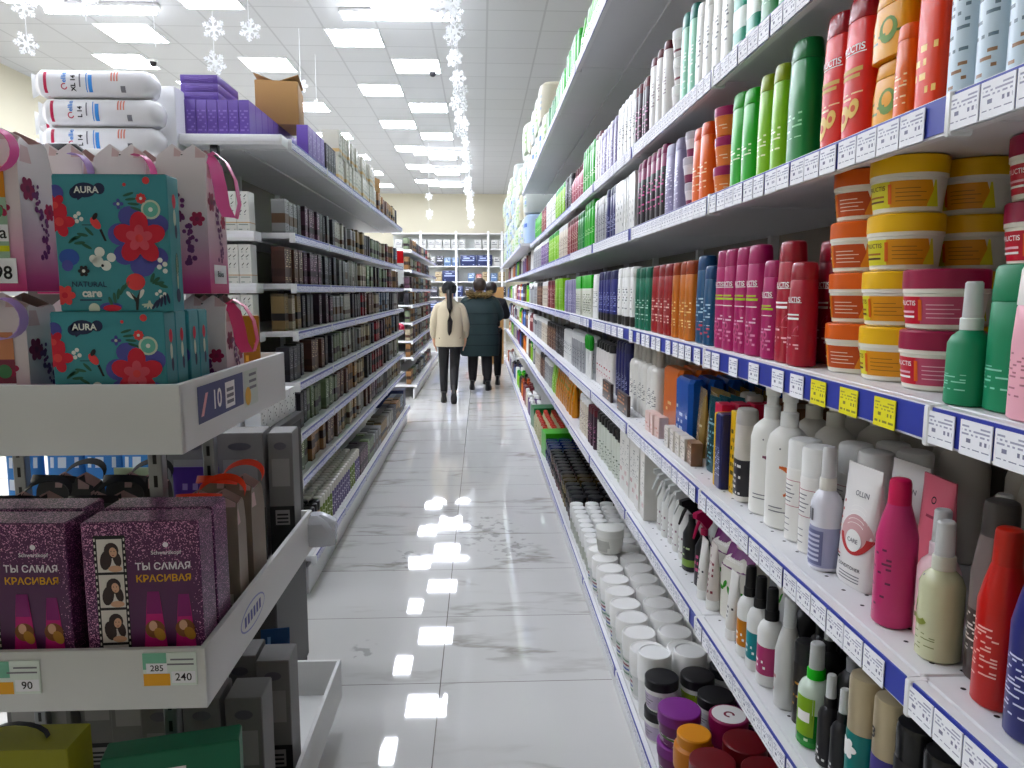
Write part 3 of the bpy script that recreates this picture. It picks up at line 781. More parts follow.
for l in range(2, 4):
    t = ('lower', 'upper')[l - 2]
    near(k_banana, .587, 1.018, Z3 + l * .076, f'yellow-lidded mask jar on lower jars, {t} of that pair', W3, .5)
    near(k_goji, .665, .85, Z3 + l * .076, f'raspberry-lidded mask jar above the green caps, {t} of two', W3, .3)
near(k_crim2, .535, 1.215, Z3, 'short crimson conditioner bottle beside the orange-lidded jars', W3)
near(k_crim, .54, 1.275, Z3, 'tall crimson shampoo bottle in front of its twin', W3)
near(k_crim, .605, 1.262, Z3, 'tall crimson shampoo bottle standing one row back', W3)
near(k_mag2, .538, 1.342, Z3, 'short magenta conditioner bottle between crimson and taller magenta bottles', W3)
run(3, 1.38, 4, k_mag, 'tall magenta shampoo bottle', rows=1, gap=.0005, jitter=.02)
run(3, 1.38, 4, k_mag, 'tall magenta shampoo bottle', x=.565, gap=.0005) if 0 else None
near(k_blue2, .535, 1.69, Z3, 'short teal-blue conditioner bottle beside the magenta bottles', W3)
near(k_blue, .54, 1.762, Z3, 'tall teal-blue shampoo bottle beside the amber bottles', W3)
run(3, 1.81, 3, k_amber, 'amber shampoo bottle', rows=2)
run(3, 2.025, 3, k_deepred, 'deep red shampoo bottle')
run(3, 2.29, 3, k_sea, 'sea green shampoo bottle')
run(3, 2.53, 4, k_wtray, 'white shampoo bottle in a dark tray')
run(3, 2.85, 6, k_ntray, 'navy shampoo bottle in a dark tray')
run(3, 3.31, 2, k_white, 'slim white shampoo bottle')
k_floral = K('shampoo_carton', 'shampoo', .078, .05, .2, carton(.078, .05, .2, floral)); run(3, 3.48, 7, k_floral, 'floral carton with a green top')
run(3, 4.07, 7, k_lilac, 'lilac grey shampoo bottle')
k_limeb = K('shampoo_carton', 'shampoo', .078, .05, .205, carton(.078, .05, .205, limebox)); run(3, 4.66, 6, k_limeb, 'lime green carton')
def boxkind(name, cat, w, d, h, m): return K(name, cat, w, d, h, carton(w, d, h, m))
def far_bottle(m, cm, w=.075, d=.05, h=.2, name='shampoo_bottle', cat='shampoo'): return K(name, cat, w, d, h, shampoo(w, d, h, m, cm, n=10))
k_fred, k_fcream, k_fbrown = far_bottle(redbox, maroon_cap, name='hair_balm_bottle', cat='hair balm'), far_bottle(creambox, white, name='conditioner_bottle', cat='conditioner'), far_bottle(brownbox, dark, name='hair_tonic_bottle', cat='hair tonic')
k_fgrey, k_fviolet, k_fblack = far_bottle(greybox, white, name='conditioner_bottle', cat='conditioner'), far_bottle(violetbox, white, name='hair_balm_bottle', cat='hair balm'), far_bottle(blackbox, dark, name='hair_gel_bottle', cat='hair gel')
k_fblue, k_forange, k_fwhite, k_flime = far_bottle(bluebox, navy_cap), far_bottle(orangebox, amber_cap), far_bottle(whitep, white), far_bottle(limebox, green_cap)
k_fgreen = far_bottle(green, green_cap)
run(3, 5.16, 8, k_fred, 'dark red bottle'); run(3, 5.8, 6, k_fcream, 'cream bottle'); run(3, 6.3, 7, k_fbrown, 'brown bottle'); run(3, 6.86, 6, k_fgrey, 'grey bottle')

# --- fifth shelf
Z4 = ZR[4] + .0005
for y in (.728, .775, .822): near(k_pale, .537, y, Z4, 'pale blue-grey shampoo bottle', W[4])
near(k_orange_b, .553, .884, Z4, 'big red-orange bottle beside the pale blue-grey ones', W[4], .05)
near(k_orange_s, .53, .932, Z4, 'small orange bottle leaning close to the yellow jars', W[4])
for l in range(2): near(k_yjar, .55 - .004 * l, .985, Z4 + l * .0885, f'yellow hair mask jar, {("lower", "upper")[l]} of the stacked pair', W[4], .1)
for y in (1.058, 1.125): near(k_red, .537, y, Z4, 'bright red fruit shampoo bottle', W[4], .08)
near(k_dkgreen, .6, 1.2, Z4, 'dark green shampoo bottle half hidden behind red ones', W[4])
near(k_dkgreen, .537, 1.248, Z4, 'tall bottle-green shampoo bottle between red and lime bottles', W[4])
for y in (1.325, 1.39): near(k_lime, .535, y, Z4, 'lime yellow shampoo bottle', W[4])
near(k_green_s, .535, 1.468, Z4, 'shorter bright green shampoo bottle', W[4]); near(k_green, .54, 1.545, Z4, 'taller bright green shampoo bottle', W[4])
run(4, 1.615, 1, k_coral, 'coral hair mask jar with magenta lid', lev=3)
run(4, 1.72, 2, k_orange, 'orange shampoo bottle')
run(4, 1.86, 1, k_pwjar, 'plum and white mask jar with grey lid', lev=3)
run(4, 1.96, 2, k_lilac, 'lilac shampoo bottle')
run(4, 2.115, 6, k_blackm, 'black shampoo bottle with magenta top')
k_wbox4 = boxkind('hair_serum_carton', 'hair care box', .052, .05, .19, whitecarton)
run(4, 2.51, 7, k_wbox4, 'white carton with dark dots', gap=.001)
run(4, 2.89, 3, k_navy, 'navy shampoo bottle')
k_gslim = far_bottle(greybox, white, .05, .04, .19); run(4, 3.1, 6, k_gslim, 'slim grey bottle')
k_talg = K('shampoo_bottle', 'shampoo', .075, .045, .216, shampoo(.075, .045, .216, green, green_cap)); run(4, 3.45, 4, k_talg, 'tall leaf-green bottle')
run(4, 3.78, 3, k_dkgreen, 'dark green bottle'); run(4, 4.03, 6, k_fred, 'dark red bottle'); run(4, 4.52, 6, k_fcream, 'cream bottle')
run(4, 5.03, 9, k_flime, 'lime bottle'); run(4, 5.78, 8, k_fviolet, 'violet bottle'); run(4, 6.45, 11, k_fgrey, 'grey bottle')

# --- sixth shelf
run(5, .95, 4, k_lime, 'yellow-green shampoo bottle', gap=.006)
run(5, 1.19, 3, k_dkgreen, 'deep green shampoo bottle')
run(5, 1.435, 2, k_tband, 'white bottle banded in teal')
run(5, 1.6, 4, k_white, 'white shampoo bottle beside the mint bottles')
run(5, 1.865, 2, k_mint, 'mint green shampoo bottle')
run(5, 2.0, 1, k_wjar5, 'white mask jar with a plum stripe', lev=3)
run(5, 2.11, 3, k_wmar, 'white bottle with maroon cap', gap=.01)
run(5, 2.36, 4, k_slim, 'slim black and pink bottle', gap=.002)
run(5, 2.55, 5, k_white, 'white shampoo bottle past slim black ones')
run(5, 2.88, 5, k_lilac, 'lilac shampoo bottle'); 
run(5, 3.27, 2, k_wmar, 'plain white bottle with dark red cap', gap=.01)
run(5, 3.44, 5, k_talg, 'leaf-green shampoo bottle')
k_cone = K('hair_mousse_bottle', 'hair mousse', .07, .07, .2, spraycan(.07, .2, mp('rose_plastic', '#b9717d', [('#f0d8da', (.1, .5), 20, .4)]), maroon_cap, n=12, taper=.4)); run(5, 3.86, 6, k_cone, 'rose cone-shaped bottle')
run(5, 4.32, 4, k_fblack, 'black bottle'); run(5, 4.66, 7, k_flime, 'lime bottle'); run(5, 5.25, 9, k_fwhite, 'white bottle'); run(5, 6.0, 5, k_fred, 'red bottle'); run(5, 6.4, 9, k_fgreen, 'green bottle')
# --- top shelf
k_tubeg = K('shampoo_tube', 'shampoo tube', .06, .05, .22, tube(.06, .05, .22, mp('white_green_tube', '#e4ece2', [('#3c9d50', (.3, .8), 16, .5)], [(.55, '#63b64e')]), green_cap, n=12))
k_tubew = K('shampoo_tube', 'shampoo tube', .055, .05, .2, tube(.055, .05, .2, mp('pink_white_tube', '#eadfe2', [('#b0587a', (.3, .8), 16, .5)]), white, n=12))
run(6, 2.5, 6, k_tubew, 'pale pink tube'); run(6, 2.88, 9, k_tubeg, 'green and white tube'); run(6, 3.5, 9, k_tubeg, 'tall green tube past the first greens') if 0 else None
run(6, 3.5, 6, k_talg, 'bright green bottle'); run(6, 4.05, 6, k_fgreen, 'green bottle'); run(6, 4.6, 5, k_dkgreen, 'dark green bottle', gap=.02)

# --- third shelf: styling bottles, seen from above
W2, Z2 = W[2], ZR[2] + .0005
brown_cap, taupe = mat('dark_taupe_cap', '#3c3735', .35), mp('taupe_satin', '#6f6462', [('#d6cfcb', (.2, .5), 40, .4)], [(0.001, '#3f3432'), (.5, '#6f6462')], metal=.0, rough=.3)
redsat, redcap = mp('red_satin', '#b1261d', [('#e6b5ac', (.18, .6), 40, .35)], coat=.08), mat('red_cap', '#a4281f', .35)
k_navyspray = K('hair_spray_bottle', 'hair spray', .054, .054, .2, spraycan(.054, .2, mp('indigo_satin', '#272a68', [('#d9dcf0', (.15, .55), 40, .4)], coat=.08), mat('indigo_cap', '#232556', .35), taper=.66, cf=.2))
k_redspray = K('hair_spray_bottle', 'hair spray', .05, .05, .197, spraycan(.05, .197, redsat, redcap, taper=.58, cf=.2))
k_brown = K('hair_spray_bottle', 'hair spray', .052, .052, .213, spraycan(.052, .213, taupe, brown_cap, taper=.74, cf=.19))
k_magspray = K('hair_spray_bottle', 'hair spray', .052, .052, .2, spraycan(.052, .2, mp('rose_pink_satin', '#b83a6b', [('#5a1a3a', (.1, .7), 26, .14)], coat=.08), mat('raspberry_cap', '#c42a55', .35), taper=.56, cf=.17))
def swirl(B, fn, w, h):
    put_ring(B, fn, -.05 * w, .34 * h, .2 * w, .34 * w, mat('olive_print', '#8a9250', .5), 120, 320, n=16)
    put_disc(B, fn, -.1 * w, .75 * h * .8, .03 * w, ink_grey)
k_cream = K('mist_bottle', 'hair mist', .05, .05, .172, mist(.05, .05, .172, mp('olive_pearl', '#c3c4a6', [('#7c7f5e', (.08, .3), 40, .3)], rough=.25), mat('pearl_collar', '#cfcfc2', .3), frosted, swirl))
k_palepink = K('mist_bottle', 'hair mist', .05, .05, .172, mist(.05, .05, .172, mp('pale_pink_pearl', '#e2c0c6', [('#6b7d48', (.1, .45), 9, .3)], rough=.3), mat('pink_collar', '#d9c6ce', .3), frosted))
pinkt = mp('salmon_pink_plastic', '#cf6d7e', None, coat=.2)
def tubed(B, fn, w, h):
    put_ring(B, fn, 0, .83 * h, .05 * w, .075 * w, ink_black, n=14); put_rect(B, fn, -.12 * w, .12 * w, .7 * h, .72 * h, mat('pink_print', '#8a3348', .5), nx=3)
k_pinktube = K('conditioner_tube', 'conditioner tube', .072, .048, .19, tube(.072, .048, .19, pinkt, mat('pink_tube_cap', '#c9566d', .35), tubed))
k_navywhite = K('spray_bottle', 'hair spray', .055, .05, .19, mist(.055, .05, .19, mp('deep_navy', '#12182f'), white, mat('grey_white_cap', '#c9cbc9', .35), shoulder=.55))
def ollin(B, fn, w, h):
    rr, gy = mat('ring_rose', '#c9a3a5', .5), mat('ring_red', '#b13a3c', .5)
    put_text(B, fn, 'OLLIN', .14 * w, .78 * h, .13 * w, ink_grey, e=.0022)
    put_disc(B, fn, .12 * w, .45 * h, .36 * w, rr, .0006, n=28)
    put_ring(B, fn, .12 * w, .45 * h, .28 * w, .37 * w, gy, 185, 355, .0009)
    for k in range(5): put_ring(B, fn, .12 * w, (.5 + .035 * k) * h, .2 * w, .215 * w, ink_white, 20, 160, .0011, n=14, sz=.5)
    put_disc(B, fn, .12 * w, .4 * h, .2 * w, white, .0012, n=22)
    put_text(B, fn, 'CARE', .12 * w, .4 * h, .11 * w, ink_grey, e=.002)
    put_text(B, fn, 'CONDITIONER', .06 * w, .17 * h, .085 * w, ink_black)
    put_rect(B, fn, -.46 * w, -.22 * w, .235 * h, .245 * h, ink_red, nx=4); put_rect(B, fn, -.46 * w, -.22 * w, .205 * h, .22 * h, ink_black, nx=4)
    for k in range(5): put_disc(B, fn, -.33 * w, (.4 + .07 * k) * h, .03 * w, mat('ring_red', ''), .0008, n=7)
    for k in range(3): put_rect(B, fn, -.2 * w, .34 * w, (.06 + .025 * k) * h, (.068 + .025 * k) * h, ink_grey, nx=6)
k_ollin = K('conditioner_pouch', 'conditioner', .084, .05, .185, pouch(.084, .05, .185, mat('pouch_white', '#e9e7e6', .35), ollin))
def purpdeco(B, fn, w, h):
    put_rect(B, fn, -.3 * w, .42 * w, .05 * h, .33 * h, mat('violet_grey_print', '#6d6f92', .5), nx=8)
    for k in range(6): put_rect(B, fn, -.24 * w, .36 * w, (.08 + .04 * k) * h, (.1 + .04 * k) * h, mat('pale_violet', '#c6c8dc', .5), .0012, nx=6)
    put_rect(B, fn, -.2 * w, -.08 * w, .4 * h, .5 * h, ink_grey); put_rect(B, fn, -.02 * w, .1 * w, .4 * h, .5 * h, ink_grey)
k_purp = K('spray_bottle', 'hair spray', .052, .048, .2, mist(.052, .048, .2, mp('pearl_violet_white', '#dcdce4', None, [(.05, '#a5a7c2'), (.55, '#dcdce4')], rough=.25), offwhite, mat('pearl_cap', '#cfcfd0', .3), purpdeco))
def cyldeco(B, fn, w, h):
    mm = mat('pale_red_frame', '#b06a72', .5)
    put_rect(B, fn, -.3 * w, .38 * w, .35 * h, .356 * h, mm, nx=8); put_rect(B, fn, -.3 * w, .38 * w, .6 * h, .606 * h, mm, nx=8)
    put_rect(B, fn, .36 * w, .38 * w, .35 * h, .606 * h, mm)
    for k in range(5): put_rect(B, fn, -.26 * w, (.12 + .06 * (k % 3)) * w, (.39 + .04 * k) * h, (.4 + .04 * k) * h, ink_grey, nx=5)
    for k in range(3): put_rect(B, fn, -.2 * w, .1 * w, (.1 + .06 * k) * h, (.108 + .06 * k) * h, ink_grey, nx=4)
k_cyl = K('hair_lotion_bottle', 'hair lotion', .058, .058, .185, can(.058, .185, mat('lotion_white', '#e6e4e0', .35), white, cyldeco, cf=.28))
def swirlpump(c):
    def f(B, fn, w, h):
        m = mat('swirl_' + c, c, .45)
        for k in range(16):
            a0 = -70 + k * 10; r = .06 + .1 * math.sin(k / 15 * PI)
            put_ring(B, fn, 0, .36 * h, (.34 - r / 2) * w, (.34 + r / 2) * w, m, a0, a0 + 11, n=2)
        put_disc(B, fn, 0, .6 * h, .022 * w, ink_grey); put_rect(B, fn, -.25 * w, .1 * w, .16 * h, .168 * h, ink_grey, nx=4); put_rect(B, fn, -.25 * w, .18 * w, .13 * h, .138 * h, ink_grey, nx=4)
    return f
pumpwhite = mat('pump_white', '#e8e7e2', .3)
k_pumpo = K('pump_bottle', 'shampoo', .08, .07, .258, pump(.08, .07, .258, pumpwhite, white, swirlpump('#d9774a'), dome=.72))
k_pumpp = K('pump_bottle', 'shampoo', .08, .07, .258, pump(.08, .07, .258, pumpwhite, white, swirlpump('#7a4a5e'), dome=.72))
k_pumpg = K('pump_bottle', 'shampoo', .08, .07, .258, pump(.08, .07, .258, mp('pump_warm_white', '#d8d4cc'), offwhite, dome=.72))
near(k_navyspray, .555, .675, Z2, 'indigo hair spray bottle beside the red one', W2)
near(k_redspray, .56, .737, Z2, 'red hair spray bottle with red cap beside the taupe one', W2)
near(k_brown, .585, .785, Z2, 'taupe hair spray bottle with dark brown cap', W2)
near(k_brown, .69, .73, Z2, 'second taupe spray bottle standing behind the red one', W2)
near(k_cream, .56, .842, Z2, 'pearly olive mist bottle with a clear overcap', W2)
near(k_palepink, .585, .888, Z2, 'pale pink mist bottle half behind the olive one', W2)
near(k_magspray, .555, .935, Z2, 'rose pink hair spray bottle with raspberry cap', W2)
near(k_pinktube, .635, .975, Z2, 'salmon pink crimped tube behind the rose pink spray', W2)
near(k_pinktube, .745, .885, Z2, 'second salmon pink tube in the back, past the navy bottle', W2)
near(k_navywhite, .665, .89, Z2, 'deep navy bottle with white overcap between two salmon tubes', W2)
near(k_ollin, .578, 1.066, Z2, 'white conditioner pouch with a rose ring print', W2, .1)
near(k_ollin, .66, 1.085, Z2, 'white conditioner pouch standing behind the front pouch', W2, .1)
near(k_purp, .556, 1.138, Z2, 'pearly bottle with violet print next to the conditioner pouch', W2)
for i, (x, y) in enumerate(((.575, 1.212), (.578, 1.276))):
    near(k_cyl, x, y, Z2, f'white cylindrical lotion bottle with thin red frame, {ORD[i]} before the pumps', W2, .15)
for i in range(2):
    for r in range(2): near(k_cyl, .65 + .066 * r, 1.17 + .066 * i, Z2, 'white cylindrical lotion bottle behind the two front ones', W2, .1)
near(k_pumpo, .58, 1.352, Z2, 'white pump bottle with an orange swirl', W2, .75)
near(k_pumpp, .582, 1.44, Z2, 'white pump bottle with a plum swirl', W2, .75)
for r in range(1, 4):
    for i in range(2): near(k_pumpg, .582 + .085 * r, 1.35 + .09 * i, Z2, 'plain white pump bottle in the pile behind the swirl pumps', W2, .7)
for i in range(4): near(k_pumpg, .8 + .05 * (i % 2), .98 + .095 * i, Z2 - .0, 'shaded white pump bottle at the back', W2, .6)
k_blkpan = K('shampoo_bottle', 'shampoo', .055, .045, .2, shampoo(.055, .045, .2, mp('clear_black_panel', '#d6d2cc', [('#e8e6e2', (.1, .5), 14, .4)], [(.08, '#26242a'), (.55, '#c9c3ba')]), mat('clear_cap', '#b8b4ae', .3), p=3))
near(k_blkpan, .565, 1.53, Z2, 'bottle with a black printed panel beside the swirl pumps', W2)
k_kraft = K('hair_oil_carton', 'hair oil', .075, .075, .2, carton(.075, .075, .2, mp('kraft_brown', '#7d5b43', [('#c9b59c', (.1, .4), 12, .3)])))
near(k_kraft, .7, 1.55, Z2, 'brown kraft carton behind the black panelled bottle', W2); near(k_kraft, .7, 1.635, Z2, 'brown kraft carton one further along from the first', W2)
k_gcap = K('hair_oil_bottle', 'hair oil', .04, .04, .2, can(.04, .2, mp('bronze_bottle', '#6b5a48'), mat('grey_cap', '#b9b9b8', .35)))
for i in range(2): near(k_gcap, .655, 1.73 + .045 * i, Z2, 'bronze bottle with grey cap behind the coloured tubes', W2)
k_ynavy = K('hair_dye_carton', 'hair dye', .052, .04, .172, [('carton', MB().cbox(-.014, .026, -.02, .02, 0, .172, navy, .004)), ('side_panel', MB().cbox(-.026, -.014, -.0195, .0195, 0, .171, mat('yellow_side', '#d9b42c', .4), .003))])
k_yellowb = K('hair_dye_carton', 'hair dye', .045, .045, .185, carton(.045, .045, .185, mp('yellow_black_print', '#d8b129', [('#2a241c', (.05, .8), 10, .55)], allround=True)))
near(k_ynavy, .555, 1.635, Z2, 'navy carton with a yellow side beside the pink packs', W2)
near(k_yellowb, .575, 1.575, Z2, 'yellow and black printed carton', W2)
k_pinkbox = K('hair_mask_carton', 'hair mask', .06, .03, .185, carton(.06, .03, .185, mp('raspberry_print', '#bf2746', [('#f0c7cf', (.1, .8), 12, .4)], allround=True)))
run(2, 1.665, 1, k_pinkbox, 'raspberry pink hair mask carton', rows=6, x=.555, gap=.001)
k_foil = K('hair_mask_sachet', 'hair mask', .07, .02, .19, pouch(.07, .02, .19, mp('teal_foil', '#20505c', [('#9fc4cc', (.1, .7), 18, .4)], rough=.2, metal=.4)))
run(2, 1.74, 1, k_foil, 'teal foil sachet', rows=3, x=.56, rz=.1)
k_gold = K('hair_mask_sachet', 'hair mask', .085, .03, .185, pouch(.085, .03, .185, mp('gold_foil', '#a58d5e', [('#e9dfc0', (.2, .6), 14, .3)], rough=.25, metal=.5)))
run(2, 1.83, 2, k_gold, 'gold foil pouch', rows=5, x=.585)
k_smallbox = K('hair_serum_carton', 'hair serum', .05, .03, .06, carton(.05, .03, .06, mp('pale_small_carton', '#cfc9c0', [('#6d6257', (.1, .85), 8, .4)], allround=True)))
k_smallb = K('hair_serum_carton', 'hair serum', .05, .03, .06, carton(.05, .03, .06, mp('brown_small_carton', '#7c5f49', [('#d4c2ac', (.1, .85), 8, .4)], allround=True)))
k_smallp = K('hair_serum_carton', 'hair serum', .05, .03, .065, carton(.05, .03, .065, mp('pinkish_small_carton', '#d6bdb6', [('#b85f3c', (.05, .5), 6, .4)], allround=True)))
run(2, 1.83, 1, k_smallb, 'small brown carton', x=.53); run(2, 1.89, 4, k_smallbox, 'small pale carton', x=.53); run(2, 2.19, 3, k_smallp, 'small pinkish carton', x=.53)
k_bluep = K('shampoo_pouch', 'shampoo', .15, .05, .2, carton(.15, .05, .2, mp('cobalt_pouch', '#1f4fa0', [('#bcd3ee', (.2, .6), 10, .35)], rough=.25), None, .012))
run(2, 2.02, 1, k_bluep, 'cobalt blue pouch', x=.575, rows=5, jitter=.03)
k_orp = K('shampoo_pouch', 'shampoo', .19, .05, .208, carton(.19, .05, .208, mp('orange_pouch', '#c96a1c', [('#f1d8a8', (.3, .5), 10, .3)], rough=.3), None, .012))
run(2, 2.19, 1, k_orp, 'orange pouch', x=.59, rows=6, jitter=.02)
k_sq = K('shampoo_bottle', 'shampoo', .07, .06, .25, [('body', MB().loft(scale([(0, .9, .9), (.015, 1, 1), (.68, 1, 1), (.74, .8, .8), (.77, .45, .45)], .07, .06, .25, 2.6), mp('squeeze_white', '#dfddd8', [('#5a5a60', (.25, .6), 30, .3)]), 16)), ('cap', MB().loft(scale([(.77, .5, .55), (.99, .46, .5), (1, .4, .44)], .07, .06, .25), mat('putty_cap', '#bdb9b2', .4), 14))])
run(2, 2.42, 6, k_sq, 'white squeeze bottle with putty cap', rows=4, x=.57)
k_nv = K('shampoo_bottle', 'shampoo', .06, .05, .24, shampoo(.06, .05, .24, navy, navy_cap, p=3)); run(2, 2.9, 4, k_nv, 'tall navy bottle', rows=3, x=.57)
k_wr = K('shampoo_bottle', 'shampoo', .07, .055, .21, shampoo(.07, .055, .21, mp('white_red_print', '#e4dfdc', [('#b0505c', (.3, .6), 12, .35)], allround=True), dark)); run(2, 3.2, 6, k_wr, 'white bottle with red print', rows=2, x=.56)
k_lolly = K('hair_brush', 'hair brush', .06, .03, .22, [('handle', MB().loft([(0, .012, .008), (.12, .01, .007), (.15, .012, .008)], white, 10)), ('head', MB().loft([(.145, .012, .01), (.16, .026, .012), (.19, .031, .014), (.212, .022, .011), (.22, .01, .006)], mat('brush_green', '#2f9c3a', .4), 14))])
run(2, 3.7, 4, k_lolly, 'hair brush with a round green head', x=.545)
run(2, 3.98, 7, k_fgrey, 'grey-green pack', rows=2); run(2, 4.54, 5, k_fwhite, 'white bottle', rows=2); run(2, 4.95, 7, k_fblack, 'black bottle', rows=2); run(2, 5.52, 8, k_fbrown, 'brown bottle'); run(2, 6.2, 7, k_fcream, 'cream bottle'); run(2, 6.78, 7, k_fgrey, 'grey bottle far along')
k_card = K('shade_card_box', 'display card', .2, .012, .075, carton(.2, .012, .075, mp('dark_shade_card', '#3a2d2b', [('#c08a66', (.1, .9), 5, .45)], cols=7, xr=(.04, .96))))
for i, y in enumerate((2.68, 3.02)): near(k_card, .523, y, Z2, ('brown shade card leaning at the shelf edge before white bottles', 'dark shade card leaning at the shelf edge before navy bottles')[i], W2)

# --- second shelf: sprays, triggers, cartons
W1, Z1 = W[1], ZR[1] + .0005
champ = mat('champagne_cap', '#b5a88f', .28, .35)
def petals(B, fn, w, h):
    put_flower(B, fn, 0, .45 * h, .3 * w, ink_white, ink_white, 6)
k_teal = K('hair_spray_can', 'hair spray', .052, .052, .2, can(.052, .2, mp('teal_can', '#14706c'), champ, petals, cf=.42))
k_viol = K('hair_spray_can', 'hair spray', .052, .052, .2, can(.052, .2, mp('violet_can', '#3c3577', [('#cfc9e6', (.1, .4), 20, .4)]), champ, None, cf=.42, capdeco=lambda C, fn, w, h: put_text(C, fn, '3', -.05 * w, .74 * h, .42 * w, ink_black, bold=.03)))
k_blk = K('hair_spray_can', 'hair spray', .055, .055, .2, can(.055, .2, mp('black_can', '#17161a', [('#8c8a90', (.2, .6), 20, .3)], coat=.1), mat('black_can_cap', '#111114', .25), cf=.24))
near(k_teal, .557, .985, Z1, 'teal hair spray can with champagne cap and white petals', W1)
near(k_viol, .562, .926, Z1, 'violet hair spray can with champagne cap marked by a digit', W1)
near(k_viol, .625, .985, Z1, 'champagne-capped can behind the teal can', W1); near(k_viol, .63, .926, Z1, 'champagne-capped can behind the violet can', W1)
for r in range(4):
    for i in range(3): near(k_blk, .56 + .06 * r, .745 + .06 * i, Z1, 'black hair spray can beside the champagne-capped ones' , 'pile on the ' + W1)
for i in range(6): near(k_blk, .7 + .06 * (i % 3), .915 + .058 * (i // 3), Z1, 'black hair spray can far back', W1)
k_smist = K('mist_bottle', 'hair mist', .036, .036, .15, mist(.036, .036, .15, mp('black_white_mist', '#1b1a1e', [('#d9d9d8', (.1, .35), 12, .35)]), dark, frosted))
near(k_smist, .55, 1.035, Z1, 'small black mist bottle with clear cap beside the teal can', W1); near(k_smist, .55, 1.078, Z1, 'small black mist bottle with clear cap, by the green mist', W1)
k_blkmist = K('mist_bottle', 'hair mist', .045, .045, .19, mist(.045, .045, .19, mp('black_mist', '#151417'), dark, frosted))
for i in range(6): near(k_blkmist, .668 + .055 * (i % 3), 1.022 + .075 * (i // 3), Z1, 'black mist bottle behind the small clear-capped ones', W1)
k_spump = K('pump_bottle', 'styling foam', .05, .05, .2, pump(.05, .05, .2, dark, mat('grey_clear_pump', '#8f8f92', .25), dome=.66))
near(k_spump, .6, 1.045, Z1, 'black pump bottle with grey pump head', W1, .5); near(k_spump, .6, 1.11, Z1, 'black pump bottle with grey pump, beside the green mist', W1, .5)
def greendeco(B, fn, w, h):
    put_rect(B, fn, -.1 * w, .46 * w, .12 * h, .5 * h, mat('yellowgreen_print', '#84a93a', .5), nx=8); put_rect(B, fn, .0 * w, .4 * w, .26 * h, .36 * h, ink_white, .0012, nx=5)
k_gmist = K('mist_bottle', 'hair mist', .054, .054, .175, mist(.054, .054, .175, mp('green_clear', '#3f8f45', [('#d5e8c8', (.1, .55), 12, .2)], [(.1, '#2e7a36'), (.52, '#c9d6c9')], rough=.15), mat('green_sprayer', '#35b53a', .35), frosted, greendeco))
near(k_gmist, .552, 1.135, Z1, 'green mist bottle with bright green sprayer', W1)
k_dkmist = K('hair_lotion_bottle', 'hair lotion', .038, .038, .15, can(.038, .15, mp('black_brown_print', '#201b1a', [('#b98a4c', (.2, .7), 14, .3)]), dark)); near(k_dkmist, .56, 1.192, Z1, 'small black bottle with brown print beside the green mist', W1)
k_wspray = K('spray_bottle', 'hair spray', .046, .046, .205, spraycan(.046, .205, mp('silver_white', '#cfcfce', [('#a3364a', (.15, .4), 12, .3)], metal=.2), frosted, taper=.5, cf=.26)); near(k_wspray, .552, 1.245, Z1, 'silver white tapered spray bottle', W1)
near(k_blkmist, .61, 1.21, Z1, 'black bottle tucked behind the silver spray bottle', W1)
def lab(c, k): return mp('sprayer_' + k, '#d8d8d6', [('#f2f2f0', (.25, .5), 12, .4)], [(.18, c), (.62, '#e2e2e0')], allround=True)
for i, (y, c, kk, dsc) in enumerate(((1.325, '#a23a67', 'pink', 'white bottle with black sprayer and pink label'), (1.382, '#2f7f86', 'teal', 'white bottle with black sprayer and teal label'), (1.438, '#c07a35', 'orange', 'white bottle with black sprayer and orange label'))):
    kx = K('mist_bottle', 'hair mist', .05, .05, .19, mist(.05, .05, .19, lab(c, kk), dark, dark, shoulder=.64)); near(kx, .552, y, Z1, dsc, W1)
for i in range(9): near((k_blkmist, k_spump, k_wspray)[i % 3], .625 + .06 * (i // 3), 1.27 + .07 * (i % 3), Z1, ('black mist bottle', 'black pump bottle', 'silver spray bottle')[i % 3] + ' behind the pink, teal and orange labels', W1)
k_wtube = K('hair_cream_tube', 'hair cream', .045, .035, .15, tube(.045, .035, .15, mp('white_dark_tube', '#dcdad6', [('#33313a', (.2, .5), 12, .35)]), white)); near(k_wtube, .545, 1.51, Z1, 'white tube with grey print in front of the conditioner tub', W1)
def tubdeco(B, fn, w, h):
    put_rect(B, fn, -.46 * w, .46 * w, .52 * h, .7 * h, mat('aubergine_print', '#64235f', .45), nx=14)
    put_rect(B, fn, -.46 * w, .46 * w, .71 * h, .74 * h, mat('pink_line', '#d7b3c8', .5), nx=14)
    put_text(B, fn, 'Conditioner', 0, .6 * h, .1 * w, ink_white, e=.0016)
    for k in range(5): put_disc(B, fn, (-.3 + .15 * k) * w, (.3 + .05 * (k % 2)) * h, .11 * w, mat('leafy_print', '#3f8a34', .5), .0007 + .0001 * k, ry=.05 * w, rot=k)
k_tub = K('pump_bottle', 'conditioner', .11, .085, .24, pump(.11, .085, .24, mp('tub_white', '#d8d5cc'), mat('pearl_pump', '#c9c4b8', .3), tubdeco, dome=.62, p=3))
near(k_tub, .6, 1.6, Z1, 'wide conditioner bottle with pump and purple-green label', W1, .3); near(k_tub, .7, 1.52, Z1, 'wide purple-labelled conditioner bottle standing behind its twin', W1, .3)
near(k_tub, .61, 1.72, Z1, 'wide conditioner bottle with pump beside the black triggers', W1, .3)
k_redw = K('hair_cream_tube', 'hair cream', .04, .035, .16, tube(.04, .035, .16, mp('white_maroon_tube', '#d5cdc8', [('#7a2b38', (.1, .8), 10, .5)]), white)); near(k_redw, .548, 1.66, Z1, 'white and maroon tube in front of the wide conditioner', W1); 
